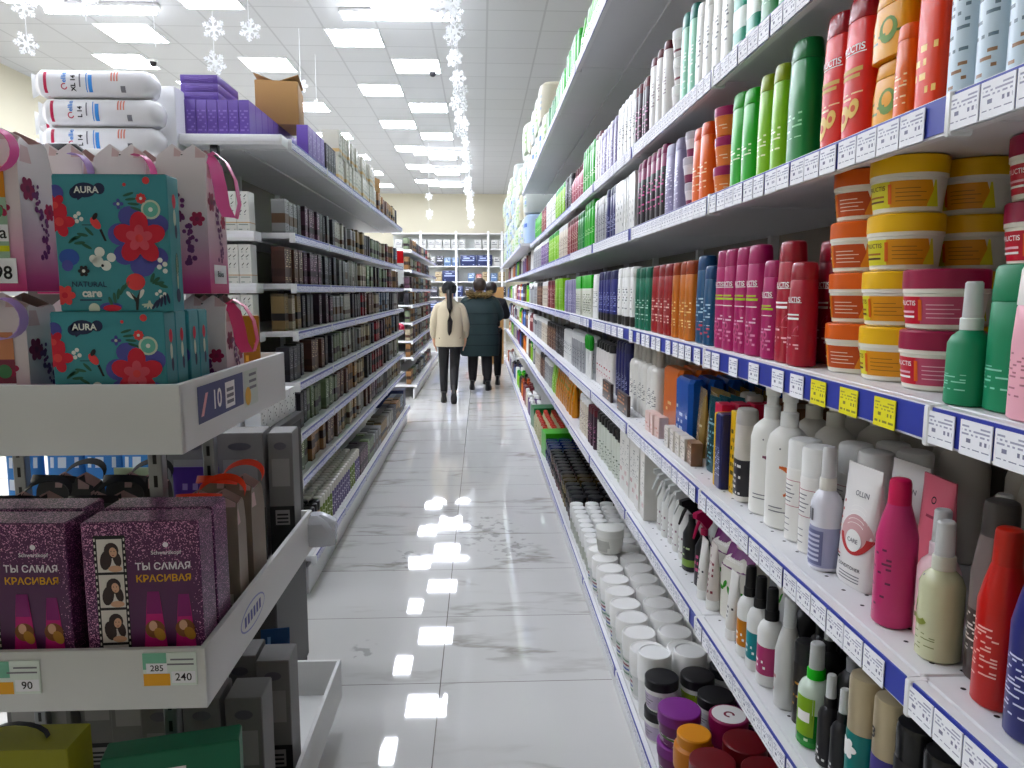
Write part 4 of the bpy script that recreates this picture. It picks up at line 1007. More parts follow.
near(k_wtube, .545, 1.725, Z1, 'white tube beside the magenta trigger spray', W1)
tm_, tt_ = mat('raspberry_trigger', '#a31d4c', .35), mat('teal_trigger', '#17786e', .35)
bl_g = mp('black_green_spray', '#1a1a1c', [('#b7c69a', (.2, .55), 14, .3)], [(.1, '#7a9a4a'), (.24, '#1a1a1c')])
bl_m = mp('black_pink_spray', '#1a191d', [('#c0577f', (.2, .6), 8, .4)])
near(K('trigger_spray', 'hair spray', .048, .04, .2, trigger(.048, .04, .2, bl_m, tm_)), .565, 1.8, Z1, 'black spray bottle with raspberry trigger', W1, .4)
near(K('trigger_spray', 'hair spray', .048, .04, .2, trigger(.048, .04, .2, mp('black_teal_spray', '#19191b'), tt_)), .63, 1.8, Z1, 'black spray bottle with teal trigger', W1, .4)
k_trig = K('trigger_spray', 'hair spray', .052, .045, .2, trigger(.052, .045, .2, bl_g, dark)); near(k_trig, .565, 1.91, Z1, 'black spray bottle with black trigger and green label', W1, .2)
k_wtrig = K('trigger_spray', 'hair spray', .055, .078, .2, trigger(.055, .045, .2, mp('white_spray_print', '#d9d9d6', [('#8a6f7a', (.15, .5), 10, .35)]), frosted)); run(1, 1.96, 5, k_wtrig, 'white spray bottle with clear trigger', rows=3, x=.535, gap=.01)
k_wb1 = K('hair_care_carton', 'hair care box', .085, .06, .245, carton(.085, .06, .245, mp('white_tall_carton', '#dcdad4', [('#a8444e', (.05, .35), 8, .25), ('#8a8a86', (.4, .8), 24, .3)], allround=True))); run(1, 2.33, 5, k_wb1, 'tall white carton', rows=4, gap=.006)
k_bc = K('shampoo_bottle', 'shampoo', .062, .064, .2, can(.062, .2, mp('white_green_black', '#ccd0c6', [('#3a4f3a', (.1, .65), 14, .35)], allround=True), dark, cf=.2)); run(1, 2.8, 9, k_bc, 'white bottle with black cap', rows=4)
run(1, 3.42, 5, k_slim, 'slim black and pink bottle', rows=3); run(1, 3.67, 4, k_fcream, 'cream bottle', rows=2)
k_pch = K('shampoo_pouch', 'shampoo', .1, .05, .2, pouch(.1, .05, .2, mp('orange_yellow_pouch', '#cf8a2c', [('#8c3a1c', (.2, .7), 8, .4), ('#4f8a34', (.5, .9), 5, .3)], allround=True), n=12)); run(1, 4.3, 9, k_pch, 'orange and yellow pouch', rows=3, step=.11)
k_pch2 = K('shampoo_pouch', 'shampoo', .1, .05, .2, pouch(.1, .05, .2, limebox, n=12)); run(1, 5.3, 3, k_pch2, 'lime pouch', rows=2, step=.11)
run(1, 5.66, 7, k_fgrey, 'grey bottle', rows=2); run(1, 6.25, 6, k_fbrown, 'brown bottle', rows=2); run(1, 6.75, 7, k_fcream, 'pale cream bottle', rows=1)

# --- bottom shelf: jars in rows
W0, Z0 = W[0], ZR[0] + .0005
def kj(bm, lm, w, h, deco=None, liddeco=None, **k): return K('hair_mask_jar', 'hair mask', w, w, h, jar(w, h, bm, lm, deco, liddeco=liddeco, **k))
def lidlogo(C, w, h):
    f = lambda x, z, e: (x, z, h + e)
    put_disc(C, f, 0, 0, .43 * w, ink_white, .0006, n=24); put_ring(C, f, .02 * w, .0, .08 * w, .14 * w, mat('maroon_print', '#7a1f3a', .5), 40, 330, .0012)
k_or = K('hair_mask_jar', 'hair mask', .105, .105, .095, [('body', MB().loft(scale([(0, .92, .92), (.03, .98, .98), (.5, 1, 1), (.62, .97, .97), (.7, .8, .8)], .105, .105, .095), mp('ochre_jar', '#c07a2c'), 28)), ('lid', MB().loft(scale([(.7, .84, .84), (.97, .84, .84), (1, .78, .78)], .105, .105, .095), mat('ochre_lid', '#cf8a2c', .4), 28))])
k_dr = kj(mp('oxblood_jar', '#5c0f18', [('#c9a0a0', (.1, .5), 14, .3)]), mat('oxblood_lid', '#640c16', .35), .112, .095)
k_pu = kj(mp('plum_jar', '#6b2a66', [('#cfb8d4', (.1, .5), 14, .35)], [(.35, '#4f6b3c'), (.5, '#5e2457')]), mat('plum_lid', '#74287c', .4), .118, .095)
k_pk = kj(mp('magenta_jar', '#8a1f4e'), mat('magenta_lid', '#8a2050', .4), .105, .095, None, lidlogo)
def jlabel(c):
    def f(B, fn, w, h):
        put_rect(B, fn, -.44 * w, .44 * w, .08 * h, .55 * h, mat('jl_' + c, c, .45), nx=14)
        for k in range(4): put_rect(B, fn, -.3 * w, (.1 + .08 * (k % 3)) * w, (.16 + .09 * k) * h, (.19 + .09 * k) * h, ink_grey, .0012, nx=6)
    return f
k_bl1 = kj(white, dark, .1, .097, jlabel('#c5b9cf'), lidf=.3); k_bl2 = kj(white, dark, .1, .097, jlabel('#8fa83c'), lidf=.3)
k_bl3 = kj(white, dark, .104, .094, jlabel('#d6d6d8'), lidf=.3); k_bl0 = kj(white, mat('black_lid', '#17171a', .35), .096, .097, jlabel('#cfcfcf'), lidf=.3)
k_wt2 = kj(white, white, .105, .215, ridge=1)
k_wj = kj(white, mat('white_jar_lid', '#ecebe8', .3), .117, .165, lambda B, fn, w, h: (put_rect(B, fn, -.4 * w, .4 * w, .1 * h, .5 * h, mat('jl_pale', '#d7d9d6', .5), nx=12), [put_rect(B, fn, -.3 * w, .2 * w, (.15 + .09 * k) * h, (.19 + .09 * k) * h, mat(('jl_g', 'jl_b', 'jl_m')[k % 3], ('#7d9a86', '#5568a6', '#8a4a58')[k % 3], .5), .0012, nx=8) for k in range(4)]), ridge=1)
for y, x, k, dsc in ((1.775, .548, k_or, 'ochre jar with ochre lid'), (1.735, .668, k_dr, 'dark oxblood jar'), (1.66, .56, k_dr, 'oxblood jar at the front edge'), (1.62, .675, k_dr, 'oxblood jar nearest the near end'),
                   (1.89, .54, k_pu, 'plum jar with a purple lid'), (1.853, .665, k_pk, 'magenta jar with a white label on its lid'), (1.95, .779, k_pu, 'plum jar at the back'), (1.83, .785, k_dr, 'oxblood jar at the back')):
    near(k, x, y, Z0, dsc + ', lower tier', W0, .3); near(k, x, y, Z0 + k.h + .0005, dsc + ', upper tier', W0, .3)
for y, x, k, dsc in ((2.055, .531, k_bl1, 'black-lidded jar with lilac label'), (2.06, .64, k_bl2, 'black-lidded jar with green label'), (1.958, .664, k_bl3, 'wide black-lidded white jar'), (2.11, .742, k_bl0, 'black-lidded plain jar'), (2.075, .845, k_bl0, 'black-lidded plain jar at the back')):
    near(k, x, y, Z0, dsc + ', lower tier', W0, .2); near(k, x, y, Z0 + k.h + .0005, dsc + ', upper tier', W0, .2)
for x, y, dsc in ((.535, 2.165, 'tall white jar'), (.648, 2.17, 'tall white jar one row in')): near(k_wt2, x, y, Z0, dsc + ' between black and white lids', W0, .2)
run(0, 2.225, 9, k_wj, 'big white jar with white lid', rows=3, gap=.002, x=.478, jitter=.3, parts=True)
k_ws = kj(white, white, .075, .16, lambda B, fn, w, h: put_rect(B, fn, -.4 * w, .4 * w, .1 * h, .5 * h, mat('jl_mix', '#b9bcb2', .5), nx=8), n=18)
k_big = kj(mp('pale_tub', '#dcdcd6'), mat('pale_tub_lid', '#e3e3de', .3), .125, .11, lambda B, fn, w, h: (put_rect(B, fn, -.42 * w, .42 * w, .08 * h, .55 * h, mat('grey_tub_label', '#b4b4ae', .5), nx=12), put_disc(B, fn, -.22 * w, .4 * h, .12 * w, mat('yellow_green_print', '#c3c83a', .5), .0012)))
run(0, 3.32, 9, k_ws, 'small white jar', rows=5, gap=.002, x=.485, jitter=.3)
near(k_big, .575, 3.2, Z0 + .166, 'large pale tub with yellow-green mark on the white jars', W0, .2)
rimk = mat('black_lid_gloss', '#1c1c20', .18)
k_dj = kj(mp('brown_jar', '#3a2a24', [('#a58462', (.1, .55), 12, .35)]), rimk, .09, .085, n=16); k_dj2 = kj(mp('maroon_jar', '#4a1d28', [('#b98a90', (.1, .55), 12, .35)]), rimk, .09, .085, n=16); k_dj3 = kj(mp('olive_jar', '#5d4c20', [('#b9a35c', (.1, .55), 12, .35)]), mat('olive_lid', '#3a3016', .25), .09, .085, n=16); k_nj = kj(mp('navy_jar', '#20305e'), mat('navy_lid', '#1c2a52', .2), .095, .085, n=16)
run(0, 4.03, 4, k_dj, 'brown jar with black lid', rows=4, lev=2, jitter=.4); run(0, 4.41, 2, k_dj3, 'olive brown jar', rows=4, lev=2, jitter=.4); run(0, 4.6, 5, k_dj2, 'maroon jar with black lid', rows=4, lev=2, jitter=.4); run(0, 5.08, 3, k_dj, 'brown jar beside the navy ones', rows=4, lev=2, jitter=.4); run(0, 5.37, 4, k_nj, 'navy jar with navy lid', rows=4, lev=2, jitter=.4)
k_gp = boxkind('shampoo_carton', 'shampoo', .22, .36, .2, mp('bright_green_carton', '#4fae35')); run(0, 5.8, 1, k_gp, 'bright green carton')
k_rc = K('hair_tonic_bottle', 'hair tonic', .07, .07, .19, spraycan(.07, .19, mp('green_cream_print', '#c9c3a0', [('#5d7b40', (.1, .6), 8, .4)], allround=True), mat('tomato_cap', '#c03a2c', .35), n=10, taper=.6, cf=.12)); run(0, 6.05, 13, k_rc, 'bottle with tomato red cap', rows=5, gap=.008)
run(0, 7.08, 1, boxkind('shampoo_carton', 'shampoo', .25, .38, .2, mp('forest_green_carton', '#1d6b3c')), 'forest green carton')

# --- second run of haircare shelving, far along
far_kinds = [(k_fred, 'dark red'), (k_fcream, 'cream'), (k_fgrey, 'grey'), (k_fviolet, 'violet'), (k_fblue, 'blue'), (k_fwhite, 'white'), (k_flime, 'lime'), (k_fblack, 'black'), (k_forange, 'orange'), (k_fbrown, 'brown')]
rf = random.Random(5)
FARY = 7.48
mass = MB(); sources = {}
def far_src(kd, cn):
    if cn not in sources: sources[cn] = MB()
    return kd
for s in range(0, 5):
    y = FARY + .02; order = far_kinds[:]; rf.shuffle(order)
    for kd, cn in order + order:
        if y > 14.3: break
        n = rf.choice((4, 5, 6, 7))
        for i in range(n):
            for r in range(2 if s == 0 else 1):
                xf = Matrix.Translation((XS[s] + .03 + rf.uniform(0, .015) + r * .07, y + i * .081 + .04, ZR[s] + .0005)) @ Matrix.Rotation(R(-90), 4, 'Z') @ Matrix.Scale(rf.uniform(.85, 1.1), 4, (0, 0, 1))
                me = kd.mesh
                for k, m in enumerate(me.materials):
                    mass.mi(m)
                o0 = len(mass.v); mass.v += [tuple(xf @ v.co) for v in me.vertices]
                for pl in me.polygons: mass.f.append(tuple(o0 + q for q in pl.vertices)); mass.k.append(mass.mi(me.materials[pl.material_index]))
        y += n * .081 + rf.uniform(0, .06)
o = link('distant_toiletries', mass.build('distant_toiletries')); o['kind'] = 'stuff'; o['label'] = 'mass of small toiletry bottles on the haircare shelves far down the aisle'; o['category'] = 'toiletries'
packs = [('white bulk pack', mp('pack_white', '#bcc1be', [('#7fa58c', (.1, .95), 9, .4), ('#7c93b8', (.2, .8), 4, .25)], allround=True, cols=5)), ('green-printed white pack', mp('pack_green', '#b9c4ae', [('#86ad68', (.1, .9), 7, .45)], allround=True, cols=5)),
         ('pale blue bulk pack', mp('pack_blue', '#a9bcd4', [('#2f5fae', (.15, .8), 4, .5)], allround=True, cols=4)), ('cream bulk pack', mp('pack_cream', '#bdb8a6', [('#8fa0b0', (.1, .9), 7, .35)], allround=True, cols=5))]
pk = [(K('bulk_paper_pack', 'paper pack', .34, .34, .3, softpack(.34, .34, .3, m, n=16)), d) for d, m in packs]
rf = random.Random(9)
for i in range(18):
    y = 7.75 + .4 * i
    nl = rf.choice((3, 4, 4, 4))
    for l in range(nl):
        for r in range(1):
            k, d = pk[rf.choice((0, 0, 0, 1, 1, 2, 3))]
            if i == 0 and l == 0: k, d = pk[2]
            put(k, .62 + rf.uniform(-.02, .02), y + rf.uniform(-.02, .02), 1.9905 + .3005 * l, R(-90) + rf.uniform(-.06, .06), d, f'{("lowest", "second", "third", "topmost")[l]} layer, stacks above far haircare shelving', parts=False)
for i, (y, l, w) in enumerate(((5.55, 0, 1), (5.95, 0, 2), (5.95, 1, 3), (6.35, 0, 0), (6.35, 1, 1), (6.75, 0, 2), (6.75, 1, 0), (7.15, 0, 0), (7.15, 1, 3))):
    k, d = pk[w]
    put(k, .62, y, ZR[6] + .0005 + .3005 * l, R(-90), d, f'{("lower", "upper")[l]} layer, far end, top haircare shelf', parts=False)
near(K('wipes_pack', 'wipes', .12, .06, .3, pouch(.12, .06, .3, mp('navy_wipes', '#2c3578', [('#c9d0ee', (.2, .7), 8, .4)]), n=12)), .5, 5.27, ZR[6] + .0005, 'navy blue pack standing before the bulk packs', W[6])

# ------------------------------------------------------------------ hair dye shelving (faces +X)
def ld(name, w, d, h, m, cat='hair dye'): return K(name, cat, w, d, h, carton(w, d, h, m, c=.001))
ALT = {}
def dm(n, c, ink, ic=.4):
    f = lambda k: '#' + ''.join('%02x' % min(255, int(int(c[i:i+2], 16) * k)) for i in (1, 3, 5))
    hair = rdm.choice(('#33231d', '#1b1517', '#4a3026', '#5a4434', '#2a1a22'))
    a = rdm.uniform(.12, .4); b_ = a + rdm.uniform(.12, .3)
    return mp('dye_' + n, f(.8), [(ink, (.06, a), 22, .4), (ink, (min(b_ + .03, .8), .94), 16, .45)], [(.06, c), (a, hair if ic < .5 or rdm.random() < .5 else f(.85)), (b_, c), (rdm.uniform(.82, .95), f(rdm.choice((.6, 1.15))))], allround=True, cols=8, rough=.45)
rdm = random.Random(77)
DK = {'pale': (ld('hair_dye_box', .07, .065, .175, dm('pale', '#a6a49b', '#5f5a52')), 'pale grey dye box'),
      'cream': (ld('hair_dye_box', .07, .065, .175, dm('cream', '#ada38e', '#7a5a40')), 'cream dye box'),
      'green': (ld('hair_tint_carton', .07, .065, .17, dm('green', '#747f68', '#38432f')), 'grey-green dye box'),
      'brown': (ld('hair_tint_carton', .07, .065, .17, dm('brown', '#513730', '#cbb6a0')), 'brown dye box'),
      'dark': (ld('hair_colour_pack', .068, .065, .17, dm('dark', '#23212a', '#8d8a90')), 'black dye box'),
      'plum': (ld('hair_colour_pack', .068, .065, .17, dm('plum', '#4c3040', '#b99aa8')), 'plum dye box'),
      'red': (ld('hair_colour_pack', .068, .065, .18, dm('red', '#8c2630', '#e0bcb4')), 'red dye box'),
      'slate': (ld('hair_tint_carton', .07, .065, .18, dm('slate', '#566474', '#d3d9de')), 'slate blue dye box'),
      'tan': (ld('hair_dye_box', .07, .065, .18, dm('tan', '#8c6a4a', '#5a4028')), 'tan dye box'),
      'silver': (ld('hair_tint_carton', .07, .065, .16, dm('silver', '#868787', '#34343a')), 'silver grey dye box')}
WL = {0: 'bottom hair dye shelf', 1: 'second hair dye shelf up', 2: 'third hair dye shelf up', 3: 'fourth hair dye shelf up',
      4: 'fifth hair dye shelf up', 5: 'sixth hair dye shelf up', 6: 'seventh hair dye shelf up', 7: 'top of the hair dye shelving'}
LX = {0: -.875}
def lrun(s, y0, n, key, rows=1, lev=1, x=None, gap=.005, kd=None, desc=None, parts=False):
    k, d = kd if kd else DK[key]
    if desc: d = desc
    xf = LX.get(s, -.925) if x is None else x
    for i in range(n):
        if rows == 1 and random.random() < .07: continue
        for r in range(rows):
            for l in range(lev):
                wh = WL[s] if r == 0 else 'behind the front row, ' + WL[s]
                if lev == 2: wh = ('lower layer, ', 'upper layer, ')[l] + wh
                kk = ALT[key] if (key in ALT and kd is None and random.random() < .42) else k
                put(kk, xf - k.d / 2 - r * (k.d + .004) - (random.uniform(0, .028) if rows == 1 else 0), y0 + (k.w + gap) * (i + .5), ZL[s] + .0005 + l * (k.h + .0005), R(90) + random.uniform(-.05, .05) * (rows == 1), d, wh, parts=parts)
    return y0 + (k.w + gap) * n
def shade(h, f): return '#' + ''.join('%02x' % min(255, int(int(h[i:i+2], 16) * f)) for i in (1, 3, 5))
for key, (base, ink, f) in {'pale': ('#77756c', '#34322e', .6), 'cream': ('#8a7654', '#5a3a20', .6), 'green': ('#6b7a5c', '#d8dcc8', .5), 'brown': ('#4a2f28', '#d8c2a0', .55), 'dark': ('#15141a', '#5c5a62', .3), 'plum': ('#2e1d28', '#c9a9b8', .55), 'red': ('#5e1a22', '#f0d4cc', .5), 'slate': ('#4d5c6e', '#eef2f4', .5), 'tan': ('#8c6a45', '#e9d8b8', .5), 'silver': ('#57585a', '#1c1c20', .55)}.items():
    k0 = DK[key][0]; ALT[key] = Kind(k0.name, k0.cat, k0.w, k0.d, k0.h * 1.04, carton(k0.w * .96, k0.d, k0.h * 1.04, dm(key + '_alt', base, ink, f), None, .001))
seqs = {6: ['silver', 'plum', 'dark', 'pale', 'silver', 'cream', 'dark', 'green', 'cream', 'red', 'tan', 'slate', 'dark', 'red'],
        5: ['brown', 'plum', 'dark', 'silver', 'pale', 'cream', 'green', 'dark', 'green', 'red', 'tan', 'brown', 'cream', 'dark'],
        4: ['cream', 'dark', 'plum', 'silver', 'pale', 'dark', 'red', 'brown', 'cream', 'slate', 'slate', 'dark', 'pale'],
        3: ['dark', 'brown', 'dark', 'green', 'pale', 'silver', 'cream', 'dark', 'red', 'plum', 'tan', 'slate', 'dark'],
        2: ['dark', 'green', 'green', 'brown', 'tan', 'cream', 'dark', 'red', 'red', 'dark', 'silver', 'pale'],
        1: ['green', 'tan', 'brown', 'cream', 'tan', 'pale', 'brown', 'plum', 'silver', 'dark', 'pale', 'cream']}
rl = random.Random(3)
for s, sq in seqs.items():
    y = LY0 + .02
    for key in sq + sq[2:]:
        n = rl.choice((4, 5, 5, 6))
        k = DK[key][0]
        if y + n * (k.w + .005) > 8.55: n = int((8.55 - y) / (k.w + .005))
        if n <= 0: break
        y = lrun(s, y, n, key) + rl.uniform(.0, .03)
# a second layer lying on the boxes of the seventh shelf
lrun(6, 4.5, 8, 'silver', x=-.96) if 0 else None
# boxes whose sides face the near end
endm = mp('white_end_box', '#e2e1dc', [('#9aa39c', (.02, .2), 16, .5)], [(.22, '#e6e5e0'), (.2, '#c99a62'), (.3, '#e2e1dc')], cols=5)
def enddeco(B, fn, w, h):
    for x in (-.18, .2):
        for z, l in ((.86, .1), (.68, .13), (.47, .1)): put_poly(B, fn, [((x - l) * w, z * h), ((x - l + .05) * w, (z - .012) * h), ((x + l) * w, (z + .05) * h), ((x + l - .03) * w, (z + .065) * h)], ink_black); put_rect(B, fn, (x - .1) * w, (x + .02) * w, (z - .06) * h, (z - .045) * h, ink_grey)
k_end = K('hair_dye_box', 'hair dye', .056, .09, .178, carton(.056, .09, .178, endm, enddeco, c=.001))
for s in (5, 6):
    for i in range(2):
        put(k_end, -1.15 + .0585 * i, LY0 - .055, ZL[s] + .0005, 0, ('white end box with orange band, by the aisle', 'white end box with orange band, set further in')[1 - i], WL[s])
for s in (3, 4):
    for i in range(2):
        put(k_end, -1.15 + .0585 * i, LY0 - .055, ZL[s] + .0005, 0, ('white end box with dark marks, by the aisle', 'white end box with dark marks, set further in')[1 - i], WL[s])
o = link('end_shelf_unit', None, None, (-1.2, LY0 - .11, 0))
for s in (3, 4, 5, 6, 7):
    sm = MB().cbox(-.16, .3 if s == 7 else .16, .0, .11, -.045, 0, white_metal, .003); sm.box(-.155, .29 if s == 7 else .155, -.003, 0, -.03, -.016, paper)
    link('shelf', sm.build('shelf'), o, (0, 0, ZL[s]))
link('post', MB().cbox(-.26, -.165, .0, .11, 0, 2.43, white_metal, .004).build('post'), o)
link('base', MB().cbox(-.16, .3, 0, .11, 0, .2, dark, .004).build('base'), o)
link('black_post', MB().cbox(-.03, .005, .02, .05, .2, 2.18, dark, .002).build('black_post'), o)
tag(o, 'narrow white end shelves closing the near end of the hair dye shelving', 'shelf unit')
# bottom shelf: bottles with pale and dark caps, low cartons
kb1 = (K('hair_dye_bottle', 'hair dye', .06, .06, .2, can(.06, .2, mp('dye_bottle_lilac', '#6b5f86', [('#d0c9dc', (.1, .6), 12, .4)], allround=True), mat('pale_lid_l', '#d6d2c8', .35), n=12)), 'lilac bottle with a pale cap')
kb2 = (K('hair_dye_bottle', 'hair dye', .06, .06, .2, can(.06, .2, mp('dye_bottle_green', '#6f8045', [('#dfe3c8', (.1, .6), 12, .4)], allround=True), mat('pale_lid_g', '#d2cfc6', .35), n=12)), 'green bottle with a pale cap')
kb3 = (K('hair_dye_bottle', 'hair dye', .06, .06, .2, can(.06, .2, mp('dye_bottle_tan', '#b09a84', [('#6b4a3a', (.1, .6), 12, .35)], allround=True), dark, n=12)), 'tan bottle with a black cap')
y = 3.7
for kd, n in ((kb3, 4), (kb2, 5), (kb1, 9), (kb2, 3), (kb1, 3)): y = lrun(0, y, n, None, rows=4, kd=kd)
for key, n in (('plum', 5), ('green', 4), ('silver', 6), ('cream', 5), ('pale', 6), ('dark', 4), ('tan', 5), ('slate', 4), ('silver', 3)): 
    n = min(n, int((8.34 - y) / .076))
    if n > 0: y = lrun(0, y, n, key, rows=2) + .01
bluecrate = K('storage_box', 'box', .22, .35, .2, carton(.22, .35, .2, mp('navy_box', '#2a3560'), c=.004)); put(bluecrate, -1.06, 8.47, ZL[0] + .0005, R(90), 'dark blue box at the far end', WL[0])
# on top
purple = mp('purple_box', '#66509a', [('#8d78bd', (.15, .85), 12, .35)], allround=True, cols=4, rough=.4)
purple_d = mp('dark_purple_box', '#3d2a5e', [('#9c86bf', (.15, .85), 9, .3)], allround=True, cols=5)
k_ps = K('hair_dye_box', 'hair dye', .047, .1, .172, carton(.047, .1, .172, purple)); k_pf = K('hair_dye_box', 'hair dye', .17, .3, .038, carton(.17, .3, .038, purple))
ZT = ZL[7] + .0005
for i in range(7): put(k_ps, -1.385 + .0485 * i, 3.66, ZT, 0, 'upright purple box, front row', WL[7], order=i)
for l in range(3): put(k_pf, -1.3, 3.78, ZT + .1725 + .0384 * l, 0, f'flat purple box, {("lowest", "middle", "top")[l]} of three', WL[7])
for r in range(1, 9):
    for i in range(7): put(k_ps, -1.385 + .0485 * i, 3.66 + .104 * r, ZT, 0, 'upright purple box behind the front row', WL[7])
k_pe = K('hair_dye_box', 'hair dye', .1, .06, .17, carton(.1, .06, .17, purple))
for i in range(4): put(k_pe, -.945, 4.16 + .105 * i, ZT, R(90), 'purple box, aisle edge', WL[7])
o = link('cardboard_box', None, None, (-1.09, 4.25, ZT + .172), R(8))
kraft = mp('corrugated_kraft', '#a5825a', None, rough=.8)
link('box', MB().cbox(-.11, .11, -.15, .15, 0, .22, kraft, .003).build('box'), o)
for sx, yy in ((-1, .0), (1, .0)): link('flap', MB().box(-.05, .05, -.15, .15, -.002, .002, kraft).build('flap'), o, (sx * .066, 0, .235), 0, (0, sx * -.35, 0))
tag(o, 'brown cardboard box with open flaps on the purple boxes', 'box')
for i in range(4): put(DK['dark'][0], -.95, 4.62 + .075 * i, ZT, R(90), 'black dye box', WL[7])
k_wt = K('hair_dye_box', 'hair dye', .075, .11, .16, carton(.075, .11, .16, mp('white_dye_top', '#bdbbb0', [('#5d665a', (.3, .9), 6, .3)], [(.15, '#c0a67a'), (.28, '#bdbbb0')], allround=True, cols=5)))
y = 4.95
for i in range(22):
    for l in range(2): put(k_wt, -.955 - random.uniform(0, .02), y + .0775 * i + .04, ZT + .1605 * l, R(90) + random.uniform(-.06, .06), 'pale dye box ' + ('in the lower layer', 'in the upper layer')[l], WL[7], parts=False)
y = 6.7
for key, n in (('dark', 3), ('tan', 5), ('brown', 4), ('tan', 4), ('cream', 4), ('dark', 3)): y = lrun(7, y, n, key, lev=1) + .02
o = put(K('cardboard_box', 'box', .16, .1, .12, carton(.16, .1, .12, kraft)), -.97, 6.82, ZT + .171, R(80), 'small brown box tipped on the black boxes', WL[7])
# nappy packs, on the back-to-back unit behind the near end
o = link('shelving_bay', None, None, (-1.68, 3.4, 0))
link('shelf', MB().cbox(-.4, .17, -.2, .6, 2.06, 2.1, white_metal, .004).build('shelf'), o)
link('shelf', MB().cbox(-.4, .17, -.2, .6, 1.5, 1.54, white_metal, .004).build('shelf'), o)
link('back_panel', MB().cbox(.175, .2, .25, .6, 0, 2.05, white_metal, .004).build('back_panel'), o)
link('base', MB().cbox(-.4, .17, -.15, .6, 0, .2, white_metal, .004).build('base'), o)
tag(o, 'white shelf unit holding the stacked nappy packs', 'shelving bay')
napm = mat('nappy_film', '#e9e8ea', .25, coat=.08)
def nappy(word, col):
    secs = [(-.26, .02, .02, 2), (-.245, .045, .05, 2.5), (-.22, .058, .068, 3), (.21, .058, .068, 3), (.235, .05, .055, 2.5), (.255, .02, .02, 2)]
    XR = Matrix(((0, 0, 1, 0), (0, 1, 0, 0), (1, 0, 0, .0), (0, 0, 0, 1)))   # z' -> x, x' -> z
    B = MB().loft([(z, a, b, p) for z, a, b, p in secs], napm, 20, xf=XR)
    fn = lambda x, z, e: (x, -.068 * (1 - min(abs(z) / .058, .99) ** 3) ** (1 / 3) - e, z)
    def vrect(x0, x1, z0, z1, m, n=8):
        for k in range(n): put_rect(B, fn, x0, x1, z0 + (z1 - z0) * k / n, z0 + (z1 - z0) * (k + 1) / n, m, .001)
    rd_, bl_ = mat('crimson_strip', '#b52a4c', .4), mat('sky_print', '#4a8ad0', .4)
    for k in range(8): put_rect(B, fn, -.2, -.187, -.055 + .0137 * k, -.0413 + .0137 * k, rd_, .001)
    put_ring(B, fn, -.115, -.018, .009, .013, rd_, 60, 350); put_text(B, fn, 'ellie', -.115, .02, .028, bl_, rot=PI / 2, bold=.02)
    put_text(B, fn, word, -.076, -.004, .026, ink_black, rot=PI / 2, bold=.04); vrect(-.052, -.046, -.02, .035, ink_grey); vrect(-.024, -.02, -.04, .04, bl_); vrect(-.014, .002, -.04, .03, bl_)
    for k in range(3): vrect(.08 + .012 * k, .086 + .012 * k, .005, .045, mat('coral_print_line', '#d88a7a', .5))
    vrect(.12, .14, -.04, -.015, ink_grey)
    return [('pack', B), ('seal', MB().loft([(-.285, .055, .003, 2), (-.24, .03, .02, 2)], mat('clear_film', '#eef0f2', .15, alpha=.75), 12, xf=XR))]
kn1, kn2 = K('nappy_pack', 'nappy pack', .5, .13, .12, nappy('XL 14', 0)), K('nappy_pack', 'nappy pack', .5, .13, .12, nappy('L 14', 0))
for i, (k, dx, z, lb) in enumerate(((kn2, .03, 2.165, 'lowest of three white nappy packs, mostly hidden'), (kn2, .035, 2.283, 'middle white nappy pack marked L'), (kn1, .015, 2.401, 'top white nappy pack marked XL'))):
    o = put(k, -1.665 + dx, 3.42, z, 0, lb, 'beside the purple boxes')
put(kn1, -1.75, 3.6, 2.283, 0, 'white nappy pack standing behind the front pile', 'beside the purple boxes'); put(kn1, -1.75, 3.6, 2.165, 0, 'white nappy pack low behind the front pile', 'beside the purple boxes')
tealp = K('wipes_pack', 'wipes', .2, .12, .1, softpack(.2, .12, .1, mp('pale_teal_film', '#b9d9d6', None, alpha=1)));
put(tealp, -1.6, 3.6, 2.342, 0, 'pale teal film pack on top of the nappy packs', 'behind the front pile')
# far shelving past the cross aisle
rl = random.Random(8)
WF = {s: f'{ORD[s]} shelf up, far dye shelving' for s in range(8)}
ZF = [ZL[0], ZL[1], ZL[2], ZL[3], ZL[4], ZL[5], ZL[6] + .02, 2.09]
for s in range(8):
    y = 10.5; sq = list(DK); rl.shuffle(sq)
    for key in sq:
        n = rl.choice((3, 4, 5))
        k, d = DK[key]
        if y > 15: break
        for i in range(n): put(k, -1.0 - k.d / 2 - rl.uniform(0, .02), y + .1 * i + .05, ZF[s] + .0005, R(90), d.replace('dye box', 'carton'), WF[s], parts=False)
        y += n * .1 + rl.uniform(0, .12)
put(bluecrate, -1.12, 10.75, ZL[0] + .0005 + .17, R(90), 'dark box standing high at the near end', 'of the far shelving') if 0 else None
